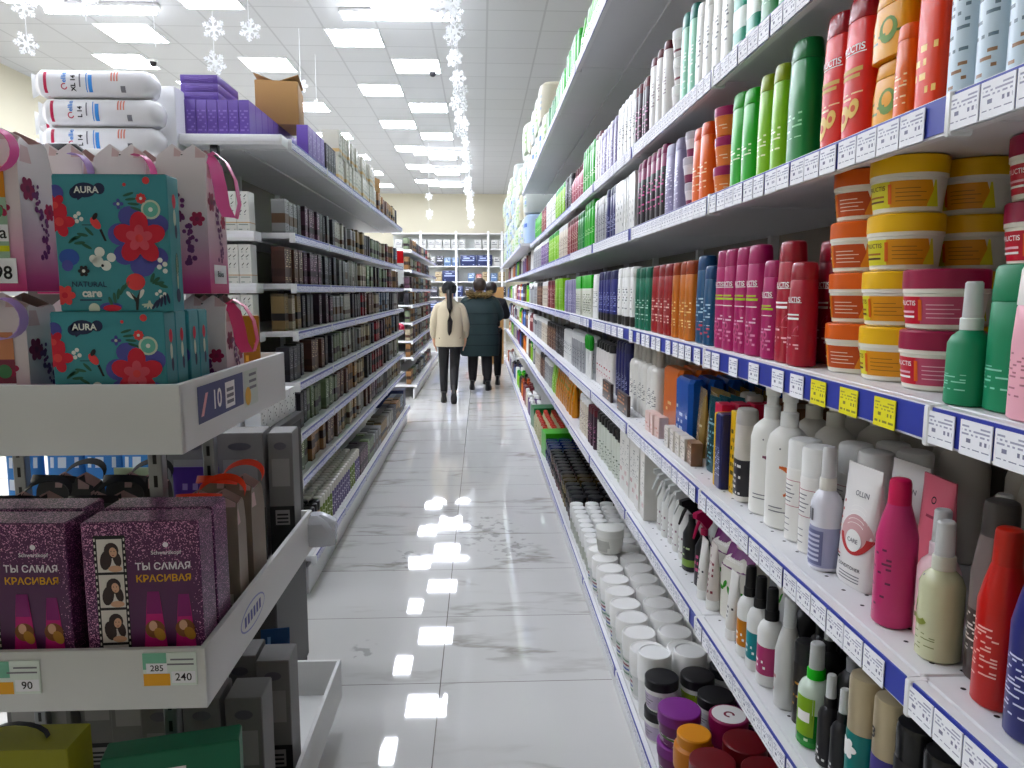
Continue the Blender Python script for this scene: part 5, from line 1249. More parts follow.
# red and pink hangers at the cross aisle
o = link('sale_sign', None, None, (-.95, 8.72, 1.6))
link('clip', MB().cbox(-.015, .015, -.01, .01, -.02, .02, white_metal, .002).build('clip'), o)
sg = MB().cbox(-.03, .055, -.003, .003, .0, .38, white, .002); put_rect(sg, flat_front(-.0032), -.03, .055, .24, .38, mat('sale_red', '#c8202c', .4)); link('card', sg.build('card'), o)
tag(o, 'red and white shelf sign at the far end of the hair dye shelving', 'sign')
o = link('hanging_sponge', None, None, (-.99, 8.7, 1.02))
link('cord', MB().tube([(0, 0, .12), (0, 0, .4)], .003, white, 6).build('cord'), o)
bm_ = MB()
for k in range(9):
    a = 2 * PI * k / 9; bm_.loft([(-.05, .01, .01), (-.03, .045, .045), (.03, .045, .045), (.05, .01, .01)], mat('sponge_red', '#c41f48', .6), 10, xf=Matrix.Translation((.05 * math.cos(a), .05 * math.sin(a), .06 + .02 * math.sin(3 * a))))
link('sponge', bm_.build('sponge'), o)
tag(o, 'bright raspberry bath sponge hanging at the end of the dye shelving', 'sponge')

# ------------------------------------------------------------------ far end wall shelving
o = link('end_shelving', None, None, (0, 22.3, 0))
for x in (-1.75, -.72, .22, .62): link('upright', MB().cbox(x - .03, x + .03, -.29, -.255, 0, 3.25, white_metal, .004).build('upright'), o)
for z in (.4, .9, 1.35, 1.8, 2.25, 2.75, 3.2): link('shelf', MB().cbox(-2.6, .75, -.25, .2, z - .03, z, white_metal, .004).build('shelf'), o)
link('back_panel', MB().box(-2.6, .75, .2, .22, 0, 3.2, mat('pale_panel', '#d8dbd8', .6)).build('back_panel'), o)
tag(o, 'tall white wall shelving across the end of the aisle', 'shelving')
rf = random.Random(21)
fk = [(K('gift_box', 'box', w, .2, h, carton(w, .2, h, mp('far_' + n, c, [(i, (.1, .9), 5, .45)], allround=True, cols=5), c=.004)), n) for n, c, i, w, h in
      (('white', '#b9b9b6', '#55555c', .2, .26), ('dark', '#2b2b33', '#b9b9c4', .22, .3), ('blue', '#5f7698', '#d9e0ea', .2, .24), ('cream', '#a89a80', '#5d4834', .2, .28), ('red', '#8a3a34', '#e8cfc6', .16, .22), ('navy', '#2c3458', '#aab4d8', .46, .32))]
for z, nm in ((.4, 'lowest'), (.9, 'second'), (1.35, 'third'), (1.8, 'fourth'), (2.25, 'fifth'), (2.75, 'sixth')):
    x = -2.5
    while x < .55:
        k, n = rf.choice(fk)
        if z == 2.25 and -.7 < x < .1: k, n = fk[5]
        if z == 2.75 : k, n = fk[0]
        if rf.random() < .95: put(k, x + k.w / 2, 22.18, z + .0005, 0, f'{n} box', f'{nm} shelf of the end wall', parts=False, order=x)
        x += k.w + rf.uniform(.01, .05)
kc = K('cardboard_box', 'box', .24, .24, .4, carton(.24, .24, .4, kraft, c=.004))
for l in range(4): put(kc, .34, 15.6, .0005 + .4005 * l, .1, f'brown carton, {ORD[l]} from the floor in the stack', 'far end of the aisle', order=l)

# ------------------------------------------------------------------ promotional tray display
disp = link('promotion_display', None, None, (-.9, 1.3, 0))
def tray(name, x0, x1, y0, y1, z0, z1):
    mb = MB(); t = .012
    mb.cbox(x0 + .004, x1 - .004, y0 + .004, y1 - .004, z0 + .002, z0 + .014, tray_white, .002)
    mb.cbox(x0, x1, y0, y0 + t, z0, z1, tray_white, .0015); mb.cbox(x0, x1, y1 - t, y1, z0, z1, tray_white, .0015)
    mb.cbox(x0, x0 + t, y0 + t * .5, y1 - t * .5, z0, z1 - .0004, tray_white, .0015); mb.cbox(x1 - t, x1, y0 + t * .5, y1 - t * .5, z0, z1 - .0004, tray_white, .0015)
    return link(name, mb.build(name), disp, (.9, -1.3, 0))
T1 = tray('tray', -1.32, -.5, 1.237, 1.895, 1.248, 1.366)
T2 = tray('tray', -1.32, -.5, 1.283, 2.135, .768, .882)
T3 = tray('tray', -1.32, -.49, 1.30, 2.44, .12, .258)
for (x, y) in ((-.685, 1.56), (-.685, 1.86), (-1.15, 1.56), (-1.15, 1.86)):
    pm = MB().cbox(-.015, .015, -.012, .012, 0, 1.25, steel, .002)
    for k in range(24): put_rect(pm, flat_front(-.012), -.004, .004, .06 + .05 * k, .085 + .05 * k, dark)
    link('post', pm.build('post'), disp, (x + .9, y - 1.3, 0))
st = MB(); fr_ = flat_right(-.5)
sb_, sy_ = mat('sticker_blue', '#33386b', .4), mat('sticker_yellow', '#d8a83a', .4)
put_rect(st, fr_, 1.31, 1.56, 1.285, 1.352, sb_, .0008)
put_poly(st, fr_, [(1.322, 1.297), (1.335, 1.297), (1.36, 1.337), (1.347, 1.337)], mat('sticker_pink', '#d6a0a6', .4), .0014)
put_text(st, fr_, '10', 1.405, 1.317, .05, ink_white, bold=.02, e=.0014)
put_rect(st, fr_, 1.45, 1.505, 1.292, 1.343, ink_white, .0014)
for k in range(3): put_rect(st, fr_, 1.457, 1.497, 1.3 + .012 * k, 1.307 + .012 * k, ink_grey, .0019)
put_rect(st, fr_, 1.568, 1.66, 1.275, 1.352, mat('leaflet_grey', '#c9cfc6', .5), .0008); put_disc(st, fr_, 1.59, 1.297, .02, sy_, .0013)
for k in range(3): put_rect(st, fr_, 1.6, 1.65, 1.31 + .014 * k, 1.316 + .014 * k, ink_grey, .0013)
link('sticker', st.build('sticker'), T1)
st = MB(); f2 = flat_right(-.5)
put_disc(st, f2, 1.56, .826, .085, mat('pale_blue_line', '#8b90b8', .5), .0006, ry=.03, n=24); put_disc(st, f2, 1.56, .826, .08, tray_white, .0009, ry=.026, n=24)
for k in range(6): put_rect(st, f2, 1.5 + .02 * k, 1.513 + .02 * k, .815, .838, mat('violet_mark', '#4c4f86', .5), .0013)
link('sticker', st.build('sticker'), T2)
def price_card(x, word, small=None):
    c = MB().box(-.047, .047, -.003, 0, -.031, .031, mat('card_paper', '#dfe6df', .6)); f = flat_front(-.003)
    put_rect(c, f, -.047, -.005, .0, .031, mat('card_green', '#7fb59c', .5)); put_rect(c, f, -.047, .0, -.031, -.008, mat('card_orange', '#e0a52c', .5), .0005)
    for k in range(2): put_rect(c, f, -.01 + .012 * k, .043, .008 + .009 * k, .011 + .009 * k, ink_grey, .0009)
    put_rect(c, f, .003, .045, -.026, -.004, paper, .001); put_text(c, f, word, .024, -.015, .02, ink_black, bold=.01, e=.0016)
    if small: put_rect(c, f, -.041, -.004, -.007, .012, paper, .0013); put_text(c, f, small, -.022, .0025, .016, ink_black, bold=.01, e=.0019)
    return c.build('price_card')
link('price_card', price_card(0, '240', '285'), T2, (-.562, 1.2825, .846))
link('price_card', price_card(0, '90', '150') if 0 else price_card(0, '90'), T2, (-.837, 1.2825, .836))
screw = MB(); 
tag(disp, 'white three-tier promotion display with deep trays on grey posts', 'display stand')

# teal gift boxes with flowers
aura = mat('aura_teal', '#488a92', .45)
A = {n: mat('aura_' + n, c, .5) for n, c in dict(navy='#1d2747', red='#c02a3c', coral='#d1484a', pink='#c8515f', violet='#4a4c94', blue='#35549e', white='#e3e6e0', leaf='#2f5c4a', mintl='#6fb0a0', cream='#c9d2c0', black='#17181c').items()}
def auradeco(B, fn0, w, h):
    fn = lambda x, z, e=.0005: fn0(max(-w / 2 + .0006, min(w / 2 - .0006, x)), max(.0006, min(h - .0006, z)), e)
    X = lambda u: (u - .5) * w; Z = lambda v: (1 - v) * h; D = lambda u, v, r, m, e=.0006, ry=None, rot=0, n=16: put_disc(B, fn, X(u), Z(v), r * w, m, e, (ry or r) * w, n, rot)
    D(.28, .11, .105, A['navy'], .0008, .065); D(.2, .13, .05, A['navy'], .0008); D(.41, .1, .05, A['navy'], .0008, .05)
    put_poly(B, fn, [(X(.2), Z(.14)), (X(.3), Z(.14)), (X(.22), Z(.185))], A['navy'], .0009)
    put_text(B, fn, 'AURA', X(.3), Z(.11), .08 * w, A['white'], bold=.025, e=.0016)
    put_text(B, fn, 'beauty', X(.38), Z(.19), .035 * w, A['navy'], e=.0012) if 0 else None
    put_text(B, fn, 'NATURAL', X(.27), Z(.8), .068 * w, A['navy'], bold=.005, e=.0014); put_text(B, fn, 'care', X(.29), Z(.865), .1 * w, A['white'], bold=.035, e=.0014)
    put_rect(B, fn, X(.18), X(.37), Z(.92), Z(.91), A['navy'], .0012)
    # large flower and dark petals behind it
    for u, v, r in ((.57, .43, .11), (.66, .3, .1), (.9, .36, .1), (.88, .6, .1), (.6, .58, .1), (.75, .66, .11)): D(u, v, r, A['violet'], .0006, r * .9)
    D(.85, .25, .085, A['cream'], .0012, n=20); D(.85, .25, .066, A['mintl'], .0014, n=20); D(.85, .25, .02, A['white'], .0016)
    put_flower(B, fn, X(.74), Z(.46), .225 * w, A['red'], A['coral'], 5, .0018, .3); put_flower(B, fn, X(.74), Z(.46), .115 * w, A['pink'], A['coral'], 5, .0028, .3)
    put_flower(B, fn, X(.02), Z(.22), .1 * w, A['red'], A['coral'], 5, .0012, .9); D(.03, .13, .07, A['violet'], .0008)
    put_flower(B, fn, X(.05), Z(.34), .13 * w, A['red'], A['coral'], 5, .0012); put_flower(B, fn, X(.05), Z(.88), .09 * w, A['coral'], A['red'], 6, .0012)
    D(.11, .6, .09, A['blue'], .0008, .075); D(.09, .66, .05, A['violet'], .001)
    for k in range(6): D(.15 + .03 * k, .47 + .012 * k * (-1) ** k, .05, A['leaf'], .0007, .014, .7 - .3 * k)
    for u, v in ((.19, .3), (.22, .28), (.24, .32), (.2, .335)): D(u, v, .019, A['white'], .001)
    D(.36, .35, .06, A['coral'], .0009, .035, -.9); D(.36, .3, .035, A['black'], .0011, .02, 1.0); put_rect(B, fn, X(.24), X(.33), Z(.365), Z(.36), A['black'], .001)
    put_poly(B, fn, [(X(.39), Z(.4)), (X(.41), Z(.39)), (X(.45), Z(.48)), (X(.43), Z(.48))], A['black'], .001)
    for u, v, r in ((.38, .56, .045), (.48, .6, .04), (.36, .63, .05), (.43, .66, .045), (.32, .61, .035)): D(u, v, r, A['white'], .0012)
    D(.4, .66, .013, A['black'], .0016)
    put_flower(B, fn, X(.23), Z(.7), .05 * w, A['black'], A['white'], 6, .001)
    D(.68, .78, .085, A['coral'], .001, .075); put_flower(B, fn, X(.77), Z(.17), .045 * w, A['coral'], A['white'], 8, .001); put_flower(B, fn, X(.57), Z(.21), .045 * w, A['violet'], A['cream'], 4, .001)
    for k in range(4): D(.66 + .02 * k, .14 + .035 * k, .05, A['leaf'], .0007, .012, .3 - .2 * k)
    D(.82, .04, .032, A['coral']); D(.63, .07, .015, A['coral'])
    for u, v in ((.91, .62), (.95, .65), (.9, .67), (.95, .7)): D(u, v, .022, A['white'], .0024)
    for k in range(4): D(.83 + .03 * k, .75 + .02 * k, .045, A['leaf'], .0008, .016, 1.2 - .5 * k)
    for u, v in ((.86, .87), (.9, .89), (.93, .87), (.89, .85)): D(u, v, .016, A['white'], .001)
    for k in range(5): D(.45 + .035 * k, .93 - .03 * k, .05, A['leaf'], .001, .015, 1.9 - .25 * k)
    put_poly(B, fn, [(X(.62), Z(.85)), (X(.68), Z(.9)), (X(.72), Z(.83)), (X(.7), Z(.92)), (X(.69), Z(.99)), (X(.67), Z(.99)), (X(.67), Z(.93))], A['black'], .0014); D(.63, .88, .05, A['white'], .001, .02, -.7); D(.72, .87, .05, A['white'], .001, .02, 1.0)
    D(.3, .98, .05, A['cream'], .001); D(.45, .965, .1, A['violet'], .0009, .04); D(.46, .975, .08, A['red'], .0011, .03)
    for k in range(5): D(.84 + .03 * k, .95 - .012 * k, .05, A['navy'], .0012, .012, 1.0 + .2 * k); D(.76 + .012 * k, .95, .04, A['cream'], .001, .01, k * .6)
def aurabox(B, w, d, h):
    auradeco(B, flat_front(-d / 2), w, h)
    f = flat_right(w / 2); D = lambda u, v, r, m, ry: put_disc(B, f, u, v, r, m, .0006, ry)
    D(0, .82 * h, .007, A['red'], .012); D(0, .7 * h, .005, A['cream'], .014); D(.003, .6 * h, .005, A['navy'], .012); D(0, .35 * h, .006, A['leaf'], .02); D(.0, .3 * h, .003, A['cream'], .03); D(0, .12 * h, .008, A['navy'], .012)
    put_disc(B, lambda x, z, e: (x, z, h + e), 0, 0, .01, A['navy'])
def cb_(w, d, h):
    B = MB().cbox(-w / 2, w / 2, -d / 2, d / 2, 0, h, aura, .0015); aurabox(B, w, d, h)
    L_ = MB().cbox(-w / 2 + .002, w / 2 - .002, -d / 2 - .0002, d / 2, h, h + .0012, aura, .0004)
    return [('box', B), ('tuck_flap', L_)]
kA = K('gift_box', 'gift box', .186, .044, .222, cb_(.186, .044, .222)); WT1 = 'upper promotion tray'
zt = 1.2625
for k in range(4): put(kA, -.622 - .0 * k, 1.284 + .0465 * k + (.012 if k > 1 else 0), zt, 0, 'teal floral gift box, lower row', WT1)
put(kA, -.606, 1.289, zt + .2237, R(-1), 'teal floral gift box standing on top of the row of others', WT1)
# paper gift bags
bagm = mp('bag_ombre', '#cdbfc2', None, [(.001, '#b5306a'), (.09, '#c05586'), (.2, '#c98aa6'), (.34, '#ccaab8'), (.5, '#d6c9cc'), (.7, '#ddd4d3')], rough=.5, smooth=True)
bag_in = mat('bag_inside', '#cbb0ae', .6)
rib_pink, rib_lil = mat('ribbon_pink', '#e66aa6', .35), mat('ribbon_lilac', '#b59ad0', .35)
def giftbag(w, d, h, m, rib, sprigs=True, label=None, win=None, loops=((0, 1),)):
    B = MB()
    rg = [[(-w / 2, -d / 2, 0), (w / 2, -d / 2, 0), (w / 2, 0, 0), (w / 2, d / 2, 0), (-w / 2, d / 2, 0), (-w / 2, 0, 0)]]
    for z, s, pin in ((.004, 1, 1), (.75 * h, 1, 1), (.9 * h, .98, .8), (h, .96, .62)):
        rg.append([(-w / 2 * s, -d / 2 * pin, z), (w / 2 * s, -d / 2 * pin, z), (w / 2 * s * (.92 if z > .8 * h else 1), 0, z - (.0 if z < .95 * h else .03)), (w / 2 * s, d / 2 * pin, z), (-w / 2 * s, d / 2 * pin, z), (-w / 2 * s * (.92 if z > .8 * h else 1), 0, z - (0 if z < .95 * h else .03))])
    for q in (2, 3, 4):
        f_, l_, k_ = rg[q][0], rg[q][2], rg[q][3]
    def eight(r, up):
        (a, b, c, d_, e_, f_) = r; mid = lambda p, q, t: tuple(p[i] + (q[i] - p[i]) * t for i in range(3)); z = lambda p, dz: (p[0], p[1], p[2] + dz)
        return [z(a, -.02 * up), mid(a, b, .28), z(mid(a, b, .5), -.014 * up), mid(a, b, .72), z(b, -.02 * up), c, z(d_, -.02 * up), mid(d_, e_, .28), z(mid(d_, e_, .5), -.014 * up), mid(d_, e_, .72), z(e_, -.02 * up), f_]
    rg = [eight(r, 1 if i == len(rg) - 1 else 0) for i, r in enumerate(rg)]
    B.rings(rg, m, (1, 0)); B.rings([[(x * .985, y * .97, z) for x, y, z in r] for r in reversed(rg[1:])], bag_in, (0, 0))
    f = flat_front(-d / 2); r_ = flat_right(w / 2); pl, mr = mat('sprig_purple', '#64285f', .5), mat('rose_maroon', '#7c2044', .5)
    if sprigs:
        rd = random.Random(int(w * 1e5))
        for fn, ww in ((f, w), (r_, d)):
            for k in range(34):
                t = k / 33; put_disc(B, fn, (.05 + .12 * math.sin(t * 5)) * ww + rd.uniform(-.1, .1) * ww, (.2 + .44 * t) * h + rd.uniform(-.005, .005), rd.uniform(.003, .006), pl, .0006 + .00003 * k, n=7)
            put_flower(B, fn, -.28 * ww, .62 * h, .02, mr, mat('rose_heart', '#5e1738', .5), 6); put_flower(B, fn, .3 * ww, .5 * h, .015, mat('rose_red', '#9c2a4c', .5), mr, 6)
    if win:
        put_rect(B, f, -.47 * w, .36 * w, .05 * h, .74 * h, win[0], .001); put_rect(B, f, -.47 * w, .36 * w, .56 * h, .74 * h, win[1], .0014); put_rect(B, f, -.47 * w, .36 * w, .3 * h, .4 * h, paper, .0014); put_text(B, f, 'Balea', .16 * w, .35 * h, .028, ink_black, e=.002); put_rect(B, f, -.47 * w, .36 * w, .24 * h, .275 * h, mat('lime_flash', '#c9c83a', .5), .0015)
        put_disc(B, f, .25 * w, .48 * h, .012, mat('leaf_bright2', '#4a7a55', .5), .0016)
        put_rect(B, f, -.47 * w, .42 * w, .05 * h, .2 * h, paper, .002); put_text(B, f, '98', .28 * w, .11 * h, .03, ink_black, bold=.02, e=.0026)
    if label:
        put_rect(B, r_, -.3 * d, .36 * d, .07 * h, .2 * h, paper, .001); put_text(B, r_, label, .02 * d, .135 * h, .017, ink_black, e=.0018, bold=.01)
    put_rect(B, lambda x, z, e: (x, -d * .36 - e, z), -.002, .002, .86 * h, .93 * h, dark, .0)
    parts = [('bag', B)]
    Hm = MB()
    if loops == 'side':
        Hm.ribbon([(w * .46, -.02, .93 * h), (w * .55, -.01, .96 * h), (w * .75, 0, .9 * h), (w * .92, 0, .78 * h), (w * .98, 0, .62 * h), (w * .9, 0, .52 * h)], (0, 1, 0), .022, .0012, rib)
        Hm.ribbon([(w * .46, -.025, .93 * h), (w * .62, -.03, .86 * h), (w * .7, -.03, .72 * h), (w * .74, -.03, .6 * h), (w * .84, -.028, .52 * h)], (.5, .6, 0), .03, .0012, rib)
    elif loops == 'front':
        Hm.ribbon([(w * .3 + .036 * math.cos(a), -d / 2 - .008 - .004 * i / 16, .83 * h + .034 * math.sin(a)) for i, a in enumerate([R(165 - 290 * i / 16) for i in range(17)])], (.35, .85, .1), .016, .0012, rib)
    else:
        Hm.ribbon([(w * .4 + .024 * math.sin(a) + .012 * i / 12, -d * .36 - .014, .88 * h - .028 + .04 * math.cos(a)) for i, a in enumerate([PI * 1.2 * i / 12 - .3 for i in range(13)])], (.25, 1, 0), .02, .0012, rib)
    parts.append(('ribbon_handle', Hm)); return parts
kb_r = K('gift_bag', 'gift bag', .1, .11, .3, giftbag(.1, .11, .3, bagm, rib_pink, label='Balea', loops='side'))
kb_r2 = K('gift_bag', 'gift bag', .1, .11, .25, giftbag(.1, .11, .25, bagm, mat('ribbon_rose', '#d64a78', .35), loops='side'))
kb_m = K('gift_bag', 'gift bag', .1, .1, .292, giftbag(.1, .1, .292, bagm, rib_lil)); kb_m2 = K('gift_bag', 'gift bag', .1, .1, .292, giftbag(.1, .1, .292, bagm, rib_pink))
kb_l = K('gift_bag', 'gift bag', .16, .1, .275, giftbag(.16, .1, .275, bagm, rib_pink, win=(mat('soap_green', '#9db7a2', .4), mat('soap_orange', '#cf8a24', .4)), loops='front'))
kb_l2 = K('gift_bag', 'gift bag', .16, .1, .255, giftbag(.16, .1, .255, bagm, rib_lil, win=(mat('soap_maroon', '#7c3046', .4), mat('soap_peach', '#c98a68', .4)), loops='front'))
put(kb_r2, -.575, 1.6, zt, 0, 'pink gift bag with a rose ribbon looping over the tray edge', WT1); put(kb_r, -.6, 1.6, zt + .2515, 0, 'pale gift bag with purple sprigs and pink side ribbons', WT1)
put(kb_m2, -.705, 1.56, zt + .2515, 0, 'pale gift bag with a pink ribbon behind the teal boxes', WT1); put(kb_m, -.822, 1.555, zt + .2515, 0, 'pale gift bag with a lilac ribbon behind the teal boxes', WT1)
for i, x in enumerate((-.69, -.81)): put(kb_r2 if 0 else K('gift_bag', 'gift bag', .1, .1, .25, giftbag(.1, .1, .25, bagm, rib_lil)), x, 1.56, zt, 0, ('pale gift bag under the others behind the teal boxes', 'pale gift bag low behind the teal boxes, further in')[i], WT1)
put(kb_l2, -.845, 1.33, zt, 0, 'pink gift bag low at the outer end, with a maroon window', WT1); put(kb_l, -.838, 1.33, zt + .2565, 0, 'pink ribboned gift bag with soap window, standing on another bag', WT1)
kgb = K('gift_box', 'gift box', .06, .06, .2, carton(.06, .06, .2, mp('amber_gold_box', '#9c6a1c', [('#e0b45a', (.1, .9), 7, .4)], allround=True), c=.002)); put(kgb, -.558, 1.78, zt, R(20), 'amber and gold box at the far corner', WT1)
# black hair accessory card rack behind the bags
bagk = mat('black_sleeve', '#121113', .5)
kbk = K('cosmetic_bag', 'bag', .13, .06, .08, [('bag', MB().loft(scale([(0, .95, .9, 3), (.4, 1, 1, 2.6), (.8, .9, .8, 2.4), (1, .6, .4, 2)], .13, .06, .08), bagk, 20)), ('zip', MB().tube([(-.04, 0, .08), (0, 0, .082), (.04, 0, .08)], .002, silver, 6))])
put(kbk, -.935, 1.74, zt + .501, 0, 'black rounded pouch lying over the pale bags', WT1)
kbb = K('gift_bag', 'gift bag', .13, .1, .5, giftbag(.13, .1, .5, mat('grey_kraft', '#55504d', .6), dark, sprigs=False)); put(kbb, -.935, 1.74, zt, 0, 'tall dark gift bag behind the pale bags', WT1)

# purple glitter boxes
def glitter():
    m = bpy.data.materials.new('purple_glitter_print'); m.use_nodes = True; nt = m.node_tree; N, L = nt.nodes, nt.links; b = N['Principled BSDF']
    tc = N.new('ShaderNodeTexCoord'); vo = N.new('ShaderNodeTexVoronoi'); L.new(tc.outputs['Object'], vo.inputs[0]); vo.inputs['Scale'].default_value = 620
    sp = N.new('ShaderNodeSeparateXYZ'); L.new(tc.outputs['Generated'], sp.inputs[0])
    def M(op, a, c):
        n = N.new('ShaderNodeMath'); n.operation = op
        for k, v in enumerate((a, c)):
            if isinstance(v, (int, float)): n.inputs[k].default_value = v
            else: L.new(v, n.inputs[k])
        return n.outputs[0]
    sepc = N.new('ShaderNodeSeparateColor'); L.new(vo.outputs['Color'], sepc.inputs[0])
    edge = M('MAXIMUM', M('MULTIPLY', M('SUBTRACT', sp.outputs[2], .72), 2.2), M('MAXIMUM', M('MULTIPLY', M('SUBTRACT', .22, sp.outputs[0]), 3.4), M('MULTIPLY', M('SUBTRACT', sp.outputs[0], .9), 3)))
    k = M('LESS_THAN', sepc.outputs[0], M('MULTIPLY', edge, .4))
    mx = N.new('ShaderNodeMix'); mx.data_type = 'RGBA'; L.new(k, mx.inputs[0]); mx.inputs[6].default_value = lin('#4a1747'); mx.inputs[7].default_value = lin('#d79ac0')
    L.new(mx.outputs[2], b.inputs['Base Color']); b.inputs['Roughness'].default_value = .4; return m
glit = glitter(); P2 = {n: mat('pb_' + n, c, .5) for n, c in dict(gold='#d9a440', white='#e5dfe6', mag='#b3236f', dmag='#7a1a62', hair='#2c1a18', hair2='#7a4a2a', skin='#cfa58c', film='#0f0d10', photo='#d6d0ca').items()}
def pbdeco(B, fn0, w, h):
    fn = lambda x, z, e=.0005: fn0(max(-w / 2 + .001, min(w / 2 - .001, x)), max(.001, min(h - .001, z)), e)
    # film strip of portraits
    put_rect(B, fn, -.4 * w, -.13 * w, 0, .93 * h, P2['film'], .0008)
    for k in range(26):
        for x in (-.395, -.147): put_rect(B, fn, x * w, (x + .012) * w, (.01 + .0355 * k) * h, (.027 + .0355 * k) * h, P2['photo'], .0012)
    for k in range(4):
        z1 = (.91 - .205 * k) * h; z0 = z1 - .19 * h; zc = (z0 + z1) / 2
        put_rect(B, fn, -.372 * w, -.158 * w, z0, z1, P2['photo'], .0012)
        s = -1 if k == 2 else 1
        put_disc(B, fn, -.25 * w, zc + .03 * h, .062 * w, P2['hair'], .0016, .072 * w); put_disc(B, fn, -.3 * w, zc - .025 * h, .05 * w, P2['hair'], .0017, .09 * w, rot=-.15 * s); put_disc(B, fn, -.205 * w, zc - .02 * h, .034 * w, P2['hair'], .0017, .07 * w, rot=.2)
        put_disc(B, fn, -.235 * w, zc + .02 * h, .032 * w, P2['skin'], .002, .046 * w, rot=.15 * s); put_disc(B, fn, -.225 * w, zc - .075 * h, .06 * w, P2['skin'], .0019, .03 * w); put_disc(B, fn, -.235 * w, zc + .003 * h, .009 * w, mat('lip_print', '#8a3038', .5), .0024, .004 * w, n=8)
        for ex in (-.25, -.224): put_disc(B, fn, ex * w, zc + .026 * h, .005 * w, P2['hair'], .0024, n=6)
    X = .18 * w
    put_text(B, fn, 'Schwarzkopf', X + .03 * w, .825 * h, .05 * w, P2['white'], e=.0012); put_disc(B, fn, X + .03 * w, .87 * h, .024 * w, P2['white'], .001)
    put_text(B, fn, 'ТЫ САМАЯ', X, .745 * h, .088 * w, P2['white'], bold=.02, e=.0014); put_text(B, fn, 'КРАСИВАЯ', X, .675 * h, .088 * w, P2['gold'], bold=.02, e=.0014)
    for x, z, s in ((.08, .6, 1.0), (.34, .58, .9)):
        put_poly(B, fn, [((x - .14 * s) * w, 0), ((x + .14 * s) * w, 0), ((x + .05 * s) * w, z * h), ((x - .05 * s) * w, z * h)], P2['mag'], .001)
        put_poly(B, fn, [((x - .065 * s) * w, (z - .13) * h), ((x + .065 * s) * w, (z - .13) * h), ((x + .05 * s) * w, z * h), ((x - .05 * s) * w, z * h)], P2['dmag'], .0013)
        put_disc(B, fn, x * w, .38 * h, .085 * w, P2['hair2'], .0016, .085 * w); put_disc(B, fn, (x - .015) * w, .4 * h, .036 * w, P2['skin'], .002, .048 * w); put_disc(B, fn, (x + .04) * w, .35 * h, .045 * w, mat('pb_curl', '#a87a3c', .5), .0022, .065 * w, rot=.5)
def pbox(w, d, h):
    B = MB().cbox(-w / 2, w / 2, -d / 2, d / 2, 0, h, glit, .002); pbdeco(B, flat_front(-d / 2), w, h)
    L_ = MB().cbox(-w / 2 + .003, w / 2 - .003, -d / 2 + .003, d / 2 - .002, h, h + .0015, glit, .0005)
    return [('box', B), ('tuck_flap', L_)]
kP = K('gift_box', 'gift box', .205, .075, .325, pbox(.205, .075, .325)); WT2 = 'middle promotion tray'; z2 = .7825
put(kP, -.617, 1.352, z2, R(2.5), 'purple glitter gift box with a film strip, by the price card 240', WT2); put(kP, -.845, 1.35, z2, R(-2), 'purple glitter gift box with gold lettering, above the price card 90', WT2)
put(kP, -.62, 1.44, z2, R(1), 'purple glitter gift box behind the front one', WT2); put(kP, -.86, 1.44, z2, R(-1), 'purple glitter gift box behind the outer one', WT2)
put(kP, -1.08, 1.35, z2, 0, 'purple glitter gift box furthest along the tray', WT2)
rib_or = mat('ribbon_orange', '#e2471c', .4)
taupebag = mp('taupe_bag', '#8a7f74', [('#c9c2ba', (.2, .6), 6, .2)], rough=.5); gbag = mat('charcoal_bag', '#3a3a3a', .55)
def bag_or(m, rib):
    p = giftbag(.13, .07, .31, m, rib, sprigs=False); H_ = MB()
    H_.ribbon([(.045 * math.cos(a) - .01, -.035 - .05 * math.sin(a), .305 + .016 * math.sin(a)) for a in [PI - PI * i / 12 for i in range(13)]], (.0, .55, .9), .017, .0015, rib); H_.ribbon([(.02 + .05 * math.cos(a), .02 + .03 * math.sin(a), .3 + .03 * math.sin(a)) for a in [PI - PI * i / 12 for i in range(13)]], (0, .75, .5), .018, .0015, rib)
    return [p[0], ('ribbon_handle', H_)]
kbo, kbc = K('gift_bag', 'gift bag', .13, .07, .31, bag_or(taupebag, rib_or)), K('gift_bag', 'gift bag', .13, .07, .31, bag_or(gbag, mat('ribbon_black', '#16181b', .4)))
put(kbo, -.586, 1.575, z2, R(4), 'taupe gift bag with orange ribbon behind the purple boxes', WT2); put(kbo, -.59, 1.72, z2, R(-8), 'taupe gift bag with orange ribbon beside the grey boxes', WT2)
for i, (x, y) in enumerate(((-.8, 1.57), (-.96, 1.575), (-.81, 1.74), (-.97, 1.745))): put(kbc, x, y, z2, R(4 - 3 * i), 'charcoal gift bag with black ribbon, ' + ('in front by the post', 'in front, further in', 'in the back by the post', 'in the back, further in')[i], WT2)
def greydeco(B, fn, w, h):
    put_rect(B, fn, -.36 * w, .36 * w, .58 * h, .8 * h, mat('pale_square', '#8e8c8a', .5), .0006); put_rect(B, fn, -.5 * w, .5 * w, 0, .42 * h, black, .0006)
    put_rect(B, fn, -.28 * w, .3 * w, .27 * h, .39 * h, mat('pale_square', ''), .001); put_disc(B, fn, 0, .9 * h, .25 * w, mat('grey_emblem', '#55545a', .5), .0006, .03 * h)
    for k in range(3): put_rect(B, fn, -.22 * w, .24 * w, (.285 + .03 * k) * h, (.3 + .03 * k) * h, ink_black, .0014)
greyc = mat('grey_carton', '#6e6c6b', .5)
def gbox(w, d, h):
    B = carton(w, d, h, greyc, greydeco, .002)[0][1]; return [('box', B), ('tuck_flap', MB().cbox(-w / 2 + .002, w / 2 - .002, -d / 2 + .002, d / 2 - .002, h, h + .0015, greyc, .0005))]
kG1, kG2 = K('gift_box', 'gift box', .125, .1, .355, gbox(.125, .1, .355)), K('gift_box', 'gift box', .066, .1, .352, gbox(.066, .1, .352))
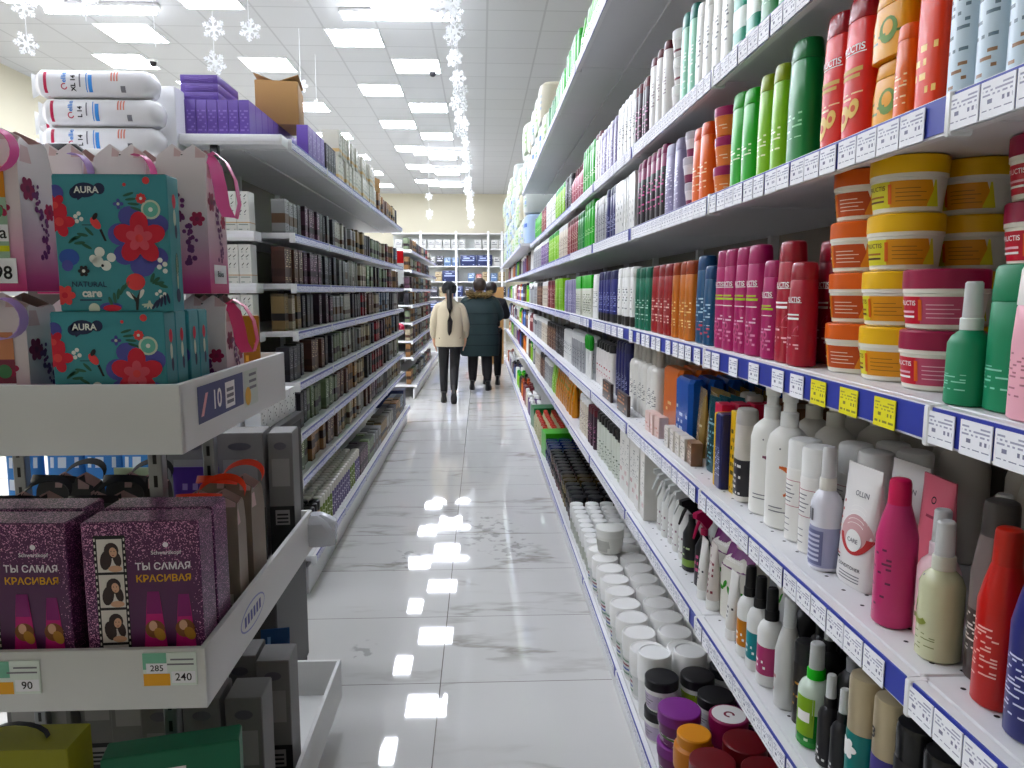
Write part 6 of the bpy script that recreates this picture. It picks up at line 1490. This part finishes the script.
put(kG1, -.658, 2.045, z2, R(3), 'wide grey gift box with pale square at the back', WT2); put(kG2, -.555, 2.06, z2, R(4), 'narrow grey gift box in the far corner', WT2); put(kG1, -.79, 2.05, z2, 0, 'wide grey gift box further in at the back', WT2)
kblue = K('wipes_pack', 'wipes', .1, .06, .36, pouch(.1, .06, .36, mp('blue_white_film', '#4f86c8', [('#dfe9f5', (.3, .9), 6, .45)], rough=.2)))
for i in range(4): put(kblue, (-.94, -1.04, -1.14, -1.25)[i], 2.04, z2 + .0, 0, 'blue and white film pack at the back', WT2)
for i, (x, c, dsc) in enumerate(((-.9, '#cfe0c2', 'pale green flat carton leaning'), (-.75, '#5a3aa0', 'violet film pack'))):
    put(K('wipes_pack', 'wipes', .12, .05, .28, pouch(.12, .05, .28, mp('film_' + dsc[:4], c, [('#8fb07a' if i == 0 else '#b9a3e0', (.2, .9), 8, .4)]))), x, 1.93, z2, 0, dsc + ' behind the charcoal bags', WT2)
# lowest tray
z3 = .1345; WT3 = 'lowest promotion tray'
grn, grn2 = mat('pine_green_card', '#1e6448', .45), mat('pine_green_light', '#2a7a58', .45)
def gdeco(B, fn, w, h):
    put_rect(B, fn, -.5 * w, .5 * w, .8 * h, 1.0 * h, grn, .0005); put_rect(B, fn, -.44 * w, .44 * w, .0, .82 * h, ink_white, .0007); put_rect(B, fn, -.38 * w, .38 * w, .0, .75 * h, grn2, .001); put_rect(B, fn, -.1 * w, .1 * w, .9 * h, .92 * h, ink_white, .001)
gb_ = carton(.26, .06, .46, grn, gdeco, .002)[0][1]
kgr = K('gift_box', 'gift box', .26, .06, .46, [('box', gb_), ('tuck_flap', MB().cbox(-.127, .127, -.028, .028, .46, .4615, grn, .0005))]); put(kgr, -.64, 1.455, z3, R(13), 'pine green gift box with white frame', WT3)
def ydeco(B, fn, w, h):
    put_disc(B, fn, -.2 * w, .72 * h, .3 * w, mat('leaf_bright', '#4fae2c', .5), .0008, .12 * w, rot=.5); put_disc(B, fn, -.3 * w, .8 * h, .22 * w, mat('leaf_dark', '#2a6b22', .5), .001, .07 * w, rot=-.2)
    for k in range(8): put_rect(B, fn, (-.05 + .05 * k) * w, (-.01 + .05 * k) * w, (.62 + .035 * k) * h, (.66 + .035 * k) * h, ink_grey, .0012)
kyb = K('gift_bag', 'gift bag', .24, .09, .5, [('bag', carton(.24, .09, .5, mat('olive_yellow_card', '#8c8a34', .5), ydeco, .002)[0][1]), ('handle', MB().ribbon([(.06 * math.cos(a), 0, .5 + .03 * math.sin(a)) for a in [PI - PI * i / 8 for i in range(9)]], (0, 1, 0), .012, .0015, dark))]); put(kyb, -.93, 1.42, z3, 0, 'olive yellow gift bag with green leaves', WT3)
kG3 = K('gift_box', 'gift box', .088, .1, .41, gbox(.088, .1, .41))
for i in range(8): put(kG3, -.56 - .096 * i, 1.93 + .03 * (i % 2), z3, R(2), 'tall grey gift box', WT3, order=i)
for i in range(3): put(kG3, -.58 - .1 * i, 1.75, z3, R(2), 'grey gift box near the pine green box', WT3, order=i)
put(K('cosmetic_bag', 'bag', .08, .05, .4, pouch(.08, .05, .42, mp('dark_blue_film', '#2a4468', [('#6f8fb8', (.4, .95), 4, .3)], rough=.15))), -.598, 2.055, z3, R(10), 'dark blue film pouch behind the grey boxes', WT3)
# dark cabinet between display and dye shelving, white packs on it
o = link('end_cabinet', None, None, (-1.02, 2.72, 0))
dkp = mat('dark_brown_board', '#1a1614', .5)
link('body', MB().cbox(-.3, .3, -.22, .22, .03, 1.02, dkp, .004).build('body'), o); link('top', MB().cbox(-.31, .31, -.23, .23, 1.02, 1.045, dkp, .004).build('top'), o)
for x in (-.27, .285): link('foot', MB().cbox(x - .012, x + .012, -.2, .2, 0, .03, black, .002).build('foot'), o)
tag(o, 'dark brown cabinet between the promotion display and the hair dye shelving', 'cabinet')
kwp = K('soap_carton', 'soap', .075, .055, .1, carton(.075, .055, .1, whitecarton));
for i in range(6): put(kwp, -.77, 2.53 + .077 * i, 1.0455, R(90), 'white carton with black marks', 'dark brown cabinet')
for i in range(6): put(kwp, -.84, 2.53 + .077 * i, 1.0455, R(90), 'white carton behind the marked cartons', 'behind the front row, dark brown cabinet')
# crumpled clear bag hanging at the tray corner
B = MB(); rd = random.Random(4)
for k in range(3): B.loft([(z, .035 * s + rd.uniform(-.008, .008), .02 * s + rd.uniform(-.004, .006), 3, rd.uniform(-.01, .01), .012 * k) for z, s in ((0, .8), (.02, 1.1), (.045, .8), (.07, 1), (.09, .4))], mat('crumpled_film', '#e4e6ea', .12, alpha=.55), 9)
o = link('plastic_bag', B.build('plastic_bag'), None, (-.478, 2.1, .785)); o.scale = (1.25, 1.25, 1); tag(o, 'small crumpled clear plastic bag at the far corner of the middle promotion tray', 'plastic bag')
o['kind'] = 'thing'

# ------------------------------------------------------------------ people walking away
def skin(name, nodes, edges, m, sub=2):
    keys = list(nodes); me = bpy.data.meshes.new(name)
    me.from_pydata([nodes[k][:3] for k in keys], [(keys.index(a), keys.index(b)) for a, b in edges], [])
    o = bpy.data.objects.new(name, me); COL.objects.link(o); o.modifiers.new('skin', 'SKIN')
    if not me.skin_vertices: me.attributes.new('skin', 'FLOAT', 'POINT')
    for i, k in enumerate(keys):
        r = nodes[k][3]; sv = me.skin_vertices[0].data[i]
        sv.radius = r if isinstance(r, tuple) else (r, r); sv.use_root = (i == 0)
    s = o.modifiers.new('sub', 'SUBSURF'); s.levels = s.render_levels = sub
    dg = bpy.context.evaluated_depsgraph_get(); dg.update()
    out = bpy.data.meshes.new_from_object(o.evaluated_get(dg)); out.name = name
    bpy.data.objects.remove(o); bpy.data.meshes.remove(me)
    out.materials.clear(); out.materials.append(m); out.shade_smooth(); return out
skinm = mat('skin', '#c9a088', .5); hair_b = mat('dark_hair', '#1d1715', .45); eye_m = mat('eye', '#2a2320', .3)
def body_nodes(h, legs, arms, tw=1.0):
    """Front is +Y (walking away).  legs/arms: per side dict of joints."""
    N_ = {'pelvis': (0, 0, .53 * h, (.12 * tw, .09 * tw)), 'waist': (0, 0, .61 * h, (.105 * tw, .08 * tw)), 'chest': (0, .005, .73 * h, (.125 * tw, .09 * tw)), 'upper': (0, 0, .8 * h, (.09 * tw, .07)), 'neck': (0, .005, .845 * h, .048),
          'chin': (0, .025, .885 * h, (.06, .07)), 'face': (0, .02, .925 * h, (.074, .09)), 'crown': (0, .005, .968 * h, (.07, .082)), 'top': (0, 0, .99 * h, (.04, .045)), 'nose': (0, .115, .918 * h, .013)}
    E_ = [('pelvis', 'waist'), ('waist', 'chest'), ('chest', 'upper'), ('upper', 'neck'), ('neck', 'chin'), ('chin', 'face'), ('face', 'crown'), ('crown', 'top'), ('face', 'nose')]
    for s, n in ((-1, 'l'), (1, 'r')):
        L_, A_ = legs[n], arms[n]
        N_['hip' + n] = (s * .085 * tw, 0, .5 * h, .088 * tw); N_['knee' + n] = (*L_[0], .058 * tw); N_['calf' + n] = (*L_[1], .054 * tw); N_['ankle' + n] = (*L_[2], .037); N_['toe' + n] = (*L_[3], .033)
        E_ += [('pelvis', 'hip' + n), ('hip' + n, 'knee' + n), ('knee' + n, 'calf' + n), ('calf' + n, 'ankle' + n), ('ankle' + n, 'toe' + n)]
        N_['sho' + n] = (s * .165 * tw, -.005, .79 * h, .056 * tw); N_['elb' + n] = (*A_[0], .041 * tw); N_['wri' + n] = (*A_[1], .027); N_['palm' + n] = (*A_[2], (.036, .018))
        E_ += [('upper', 'sho' + n), ('sho' + n, 'elb' + n), ('elb' + n, 'wri' + n), ('wri' + n, 'palm' + n)]
        px, py, pz = A_[2]; dx, dy, dz = (Vector(A_[2]) - Vector(A_[1])).normalized()
        for f in range(4):
            o_ = (f - 1.5) * .017; ln = (.062, .072, .068, .052)[f]
            N_[f'f{n}{f}'] = (px + dx * .05 - s * .006, py + dy * .05 + o_, pz + dz * .05, .0085); N_[f'g{n}{f}'] = (px + dx * (.05 + ln) - s * .018, py + dy * (.05 + ln) + o_ + .006, pz + dz * (.05 + ln) + .006, .0075)
            E_ += [('palm' + n, f'f{n}{f}'), (f'f{n}{f}', f'g{n}{f}')]
        N_['th' + n] = (px - s * .012, py + .042, pz - .018, .0095); N_['ti' + n] = (px - s * .02, py + .05, pz - .05, .008); E_ += [('palm' + n, 'th' + n), ('th' + n, 'ti' + n)]
    return N_, E_
def sub(N_, E_, keys, grow, over=None):
    nn = {}
    for k in keys:
        x, y, z, r = N_[k]; g = grow if not isinstance(grow, dict) else grow.get(k, grow['*'])
        nn[k] = (x, y, z, (r[0] + g, r[1] + g) if isinstance(r, tuple) else r + g)
    nn.update(over or {})
    return nn, [(a, b) for a, b in E_ if a in nn and b in nn]
def ears_eyes(root, h):
    for s in (-1, 1):
        link('ear', MB().loft([(-.03, .006, .008), (0, .012, .02), (.028, .008, .014)], skinm, 10).build('ear'), root, (s * .077, .0, .922 * h))
        link('eye', MB().loft([(-.011, .004, .004), (0, .011, .011), (.011, .004, .004)], eye_m, 10).build('eye'), root, (s * .032, .086, .935 * h))
def shoe(root, p, m, rx=0, rz=0):
    f = MB().rings([[(x * .95, y, 0) for x, y in SO], [(x, y, .02) for x, y in SO], [(x * .92, y * .97, .05) for x, y in SO], [(x * .75, min(y, .05) * .95 - .01, .085) for x, y in SO], [(x * .8, min(y, .03) * .9 - .02, .15) for x, y in SO]], m)
    link('boot', f.build('boot'), root, p, 0, (rx, 0, rz))
SO = [(.045 * math.copysign(abs(math.cos(a)) ** .8, math.cos(a)), .05 + .125 * math.sin(a)) for a in [2 * PI * i / 18 for i in range(18)]]
# person 1: cream sweater
h = 1.645
legs = {'l': [(-.085, .06, .48), (-.088, .035, .34), (-.085, .03, .1), (-.09, .13, .04)], 'r': [(.06, .035, .47), (.055, -.09, .34), (.05, -.22, .165), (.05, -.17, .075)]}
arms = {'l': [(-.212, -.02, 1.07), (-.215, .03, .87), (-.208, .05, .8)], 'r': [(.212, -.01, 1.07), (.21, .07, .87), (.205, .1, .8)]}
N_, E_ = body_nodes(h, legs, arms, .96)
w = link('person', skin('body', N_, E_, skinm), None, (-.43, 10.12, 0), R(2))
knit = mp('cream_knit', '#b3a995', None, rough=.9); trou = mat('black_trousers', '#121114', .7); bootm = mat('black_boot', '#100f11', .45)
B = MB().loft([(.772, .185, .148, 2.6), (.782, .196, .158, 2.6), (.83, .198, .16, 2.6), (.95, .19, .148, 2.5), (1.18, .19, .135, 2.3), (1.28, .192, .125, 2.3), (1.34, .165, .1, 2.2), (1.385, .09, .075, 2), (1.41, .066, .066, 2)], knit, 28)
link('sweater', B.build('sweater'), w)
n_, e_ = sub(N_, E_, ['upper', 'shol', 'elbl', 'wril', 'shor', 'elbr', 'wrir'], {'*': .026, 'upper': .01, 'elbl': .03, 'elbr': .03, 'wril': .022, 'wrir': .022}); link('sleeves', skin('sleeves', n_, e_, knit), w)
n_, e_ = sub(N_, E_, ['pelvis', 'hipl', 'hipr', 'kneel', 'kneer', 'calfl', 'calfr', 'anklel', 'ankler'], .012)
link('trousers', skin('trousers', n_, e_, trou), w)
link('hat', MB().loft([(-.05, .088, .1), (0, .102, .112), (.05, .098, .108), (.09, .074, .084), (.112, .03, .034)], mat('black_knit_hat', '#131316', .9), 20).build('hat'), w, (0, .0, .935 * h))
link('ponytail', MB().tube([(0, -.1, 1.52), (0, -.135, 1.46), (.005, -.15, 1.3), (.008, -.15, 1.12), (.0, -.145, .98), (-.005, -.14, .92)], [.04, .036, .038, .036, .028, .008], hair_b, 12).build('ponytail'), w)
ears_eyes(w, h); shoe(w, (-.088, .0, 0), bootm); shoe(w, (.05, -.27, .105), bootm, R(-48))
tag(w, 'person in a cream sweater and black trousers walking away, long dark ponytail', 'person')
# person 2: dark green parka
h = 1.73
legs = {'l': [(-.11, .05, .5), (-.115, .02, .34), (-.115, .0, .1), (-.13, .1, .04)], 'r': [(.11, -.02, .5), (.115, -.06, .34), (.12, -.1, .1), (.135, -.0, .04)]}
arms = {'l': [(-.31, .0, 1.1), (-.3, .16, .95), (-.27, .22, .92)], 'r': [(.31, .04, 1.12), (.18, .24, 1.1), (.11, .28, 1.13)]}
N_, E_ = body_nodes(h, legs, arms, 1.22)
p = link('person', skin('body', N_, E_, skinm), None, (-.02, 11.45, 0), R(-3))
park = mp('dark_green_parka', '#16282a', None, rough=.7)
B = MB().loft([(.53, .285, .2, 2.4), (.56, .3, .21, 2.4), (.8, .305, .215, 2.4), (1.0, .28, .2, 2.3), (1.2, .29, .2, 2.3), (1.34, .26, .17, 2.3), (1.42, .16, .13, 2), (1.46, .1, .1, 2)], park, 28)
for z in (.7, .86, 1.02, 1.18): B.loft([(z - .008, .308 if z < 1 else .292, .219 if z < 1 else .204, 2.4), (z + .008, .308 if z < 1 else .292, .219 if z < 1 else .204, 2.4)], mat('parka_seam', '#0f1d1f', .8), 28)
link('parka', B.build('parka'), p)
n_, e_ = sub(N_, E_, ['upper', 'shol', 'elbl', 'wril', 'shor', 'elbr', 'wrir'], {'*': .045, 'wril': .04, 'wrir': .04, 'upper': .02}); link('sleeves', skin('sleeves', n_, e_, park), p)
n_, e_ = sub(N_, E_, ['pelvis', 'hipl', 'hipr', 'kneel', 'kneer', 'calfl', 'calfr', 'anklel', 'ankler'], .018); link('trousers', skin('trousers', n_, e_, trou), p)
rd = random.Random(2); fur = mat('brown_fur', '#6b5a3c', .95); B = MB()
for k in range(420):
    a = rd.uniform(0, 2 * PI); r = rd.uniform(.12, .17); q = Vector((r * math.cos(a) * 1.15, -.04 + r * .85 * math.sin(a), 1.455 + rd.uniform(-.05, .075)))
    d = Vector((math.cos(a), math.sin(a), rd.uniform(-.5, .7))).normalized(); t = d.cross(Vector((0, 0, 1))).normalized() * .007
    B.add([q - t, q + t, q + d * rd.uniform(.03, .06), q + Vector((0, 0, .008))], [(0, 1, 2), (1, 3, 2), (3, 0, 2), (0, 3, 1)], fur)
for k in range(20):
    a = 2 * PI * k / 20; B.loft([(-.035, .02, .02), (0, .045, .045), (.04, .02, .02)], fur, 8, xf=Matrix.Translation((.15 * math.cos(a), -.035 + .12 * math.sin(a), 1.46)))
link('fur_collar', B.build('fur_collar'), p)
link('hair', MB().loft([(-.09, .078, .085), (-.04, .094, .106), (.02, .098, .112), (.07, .08, .094), (.1, .04, .05)], mat('brown_hair', '#2c211b', .6), 20).build('hair'), p, (0, -.012, .935 * h))
ears_eyes(p, h); shoe(p, (-.12, -.02, 0), bootm, 0, R(8)); shoe(p, (.125, -.12, 0), bootm, 0, R(-8))
tag(p, 'person in a long dark green parka with a brown fur collar walking away', 'person')
# person 3: in black, mostly hidden
h = 1.68
legs = {'l': [(-.1, .03, .48), (-.1, .01, .33), (-.1, .0, .1), (-.11, .1, .04)], 'r': [(.1, -.02, .48), (.1, -.06, .33), (.1, -.1, .1), (.11, .0, .04)]}
arms = {'l': [(-.24, .0, 1.08), (-.22, .14, .92), (-.2, .19, .88)], 'r': [(.25, .03, 1.1), (.2, .22, 1.16), (.15, .27, 1.2)]}
N_, E_ = body_nodes(h, legs, arms, 1.08)
q = link('person', skin('body', N_, E_, skinm), None, (.165, 12.15, 0))
n_, e_ = sub(N_, E_, ['chest', 'waist', 'upper', 'neck', 'pelvis', 'shol', 'elbl', 'wril', 'shor', 'elbr', 'wrir'], {'*': .035, 'pelvis': .05}); link('jacket', skin('jacket', n_, e_, mat('black_jacket', '#131317', .7)), q)
n_, e_ = sub(N_, E_, ['pelvis', 'hipl', 'hipr', 'kneel', 'kneer', 'calfl', 'calfr', 'anklel', 'ankler'], .014); link('trousers', skin('trousers', n_, e_, trou), q)
link('hair', MB().loft([(-.08, .074, .084), (-.03, .092, .105), (.03, .095, .108), (.075, .074, .086), (.1, .035, .04)], hair_b, 20).build('hair'), q, (0, -.01, .935 * h))
ears_eyes(q, h); shoe(q, (-.1, -.02, 0), bootm); shoe(q, (.1, -.12, 0), bootm)
tag(q, 'person in black beyond the green parka, turned to the haircare shelves', 'person')

label_all()

# ------------------------------------------------------------------ camera, world, view
F, CAMH = 740.0, 1.52
pitch = math.atan(93 / F); yaw = math.atan(31 / F * math.cos(pitch))
cd = bpy.data.cameras.new('camera'); cd.sensor_width = 36; cd.lens = F * 36 / 1024; cd.clip_start = .05; cd.clip_end = 100
co = bpy.data.objects.new('camera', cd); COL.objects.link(co)
co.location = (0, 0, CAMH); co.rotation_euler = (PI / 2 - pitch, 0, -yaw)
S.camera = co
wd = bpy.data.worlds.new('world'); S.world = wd; wd.use_nodes = True
wd.node_tree.nodes['Background'].inputs[0].default_value = (.8, .82, .85, 1); wd.node_tree.nodes['Background'].inputs[1].default_value = .15
S.view_settings.view_transform = 'Standard'; S.view_settings.look = 'None'; S.view_settings.gamma = 1; S.view_settings.use_curve_mapping = False
S.view_settings.exposure = 0.93
S.cycles.use_denoising = True
S.cycles.max_bounces = 6; S.cycles.diffuse_bounces = 4; S.cycles.glossy_bounces = 3; S.cycles.transmission_bounces = 4; S.cycles.transparent_max_bounces = 8
S.cycles.sample_clamp_indirect = 8
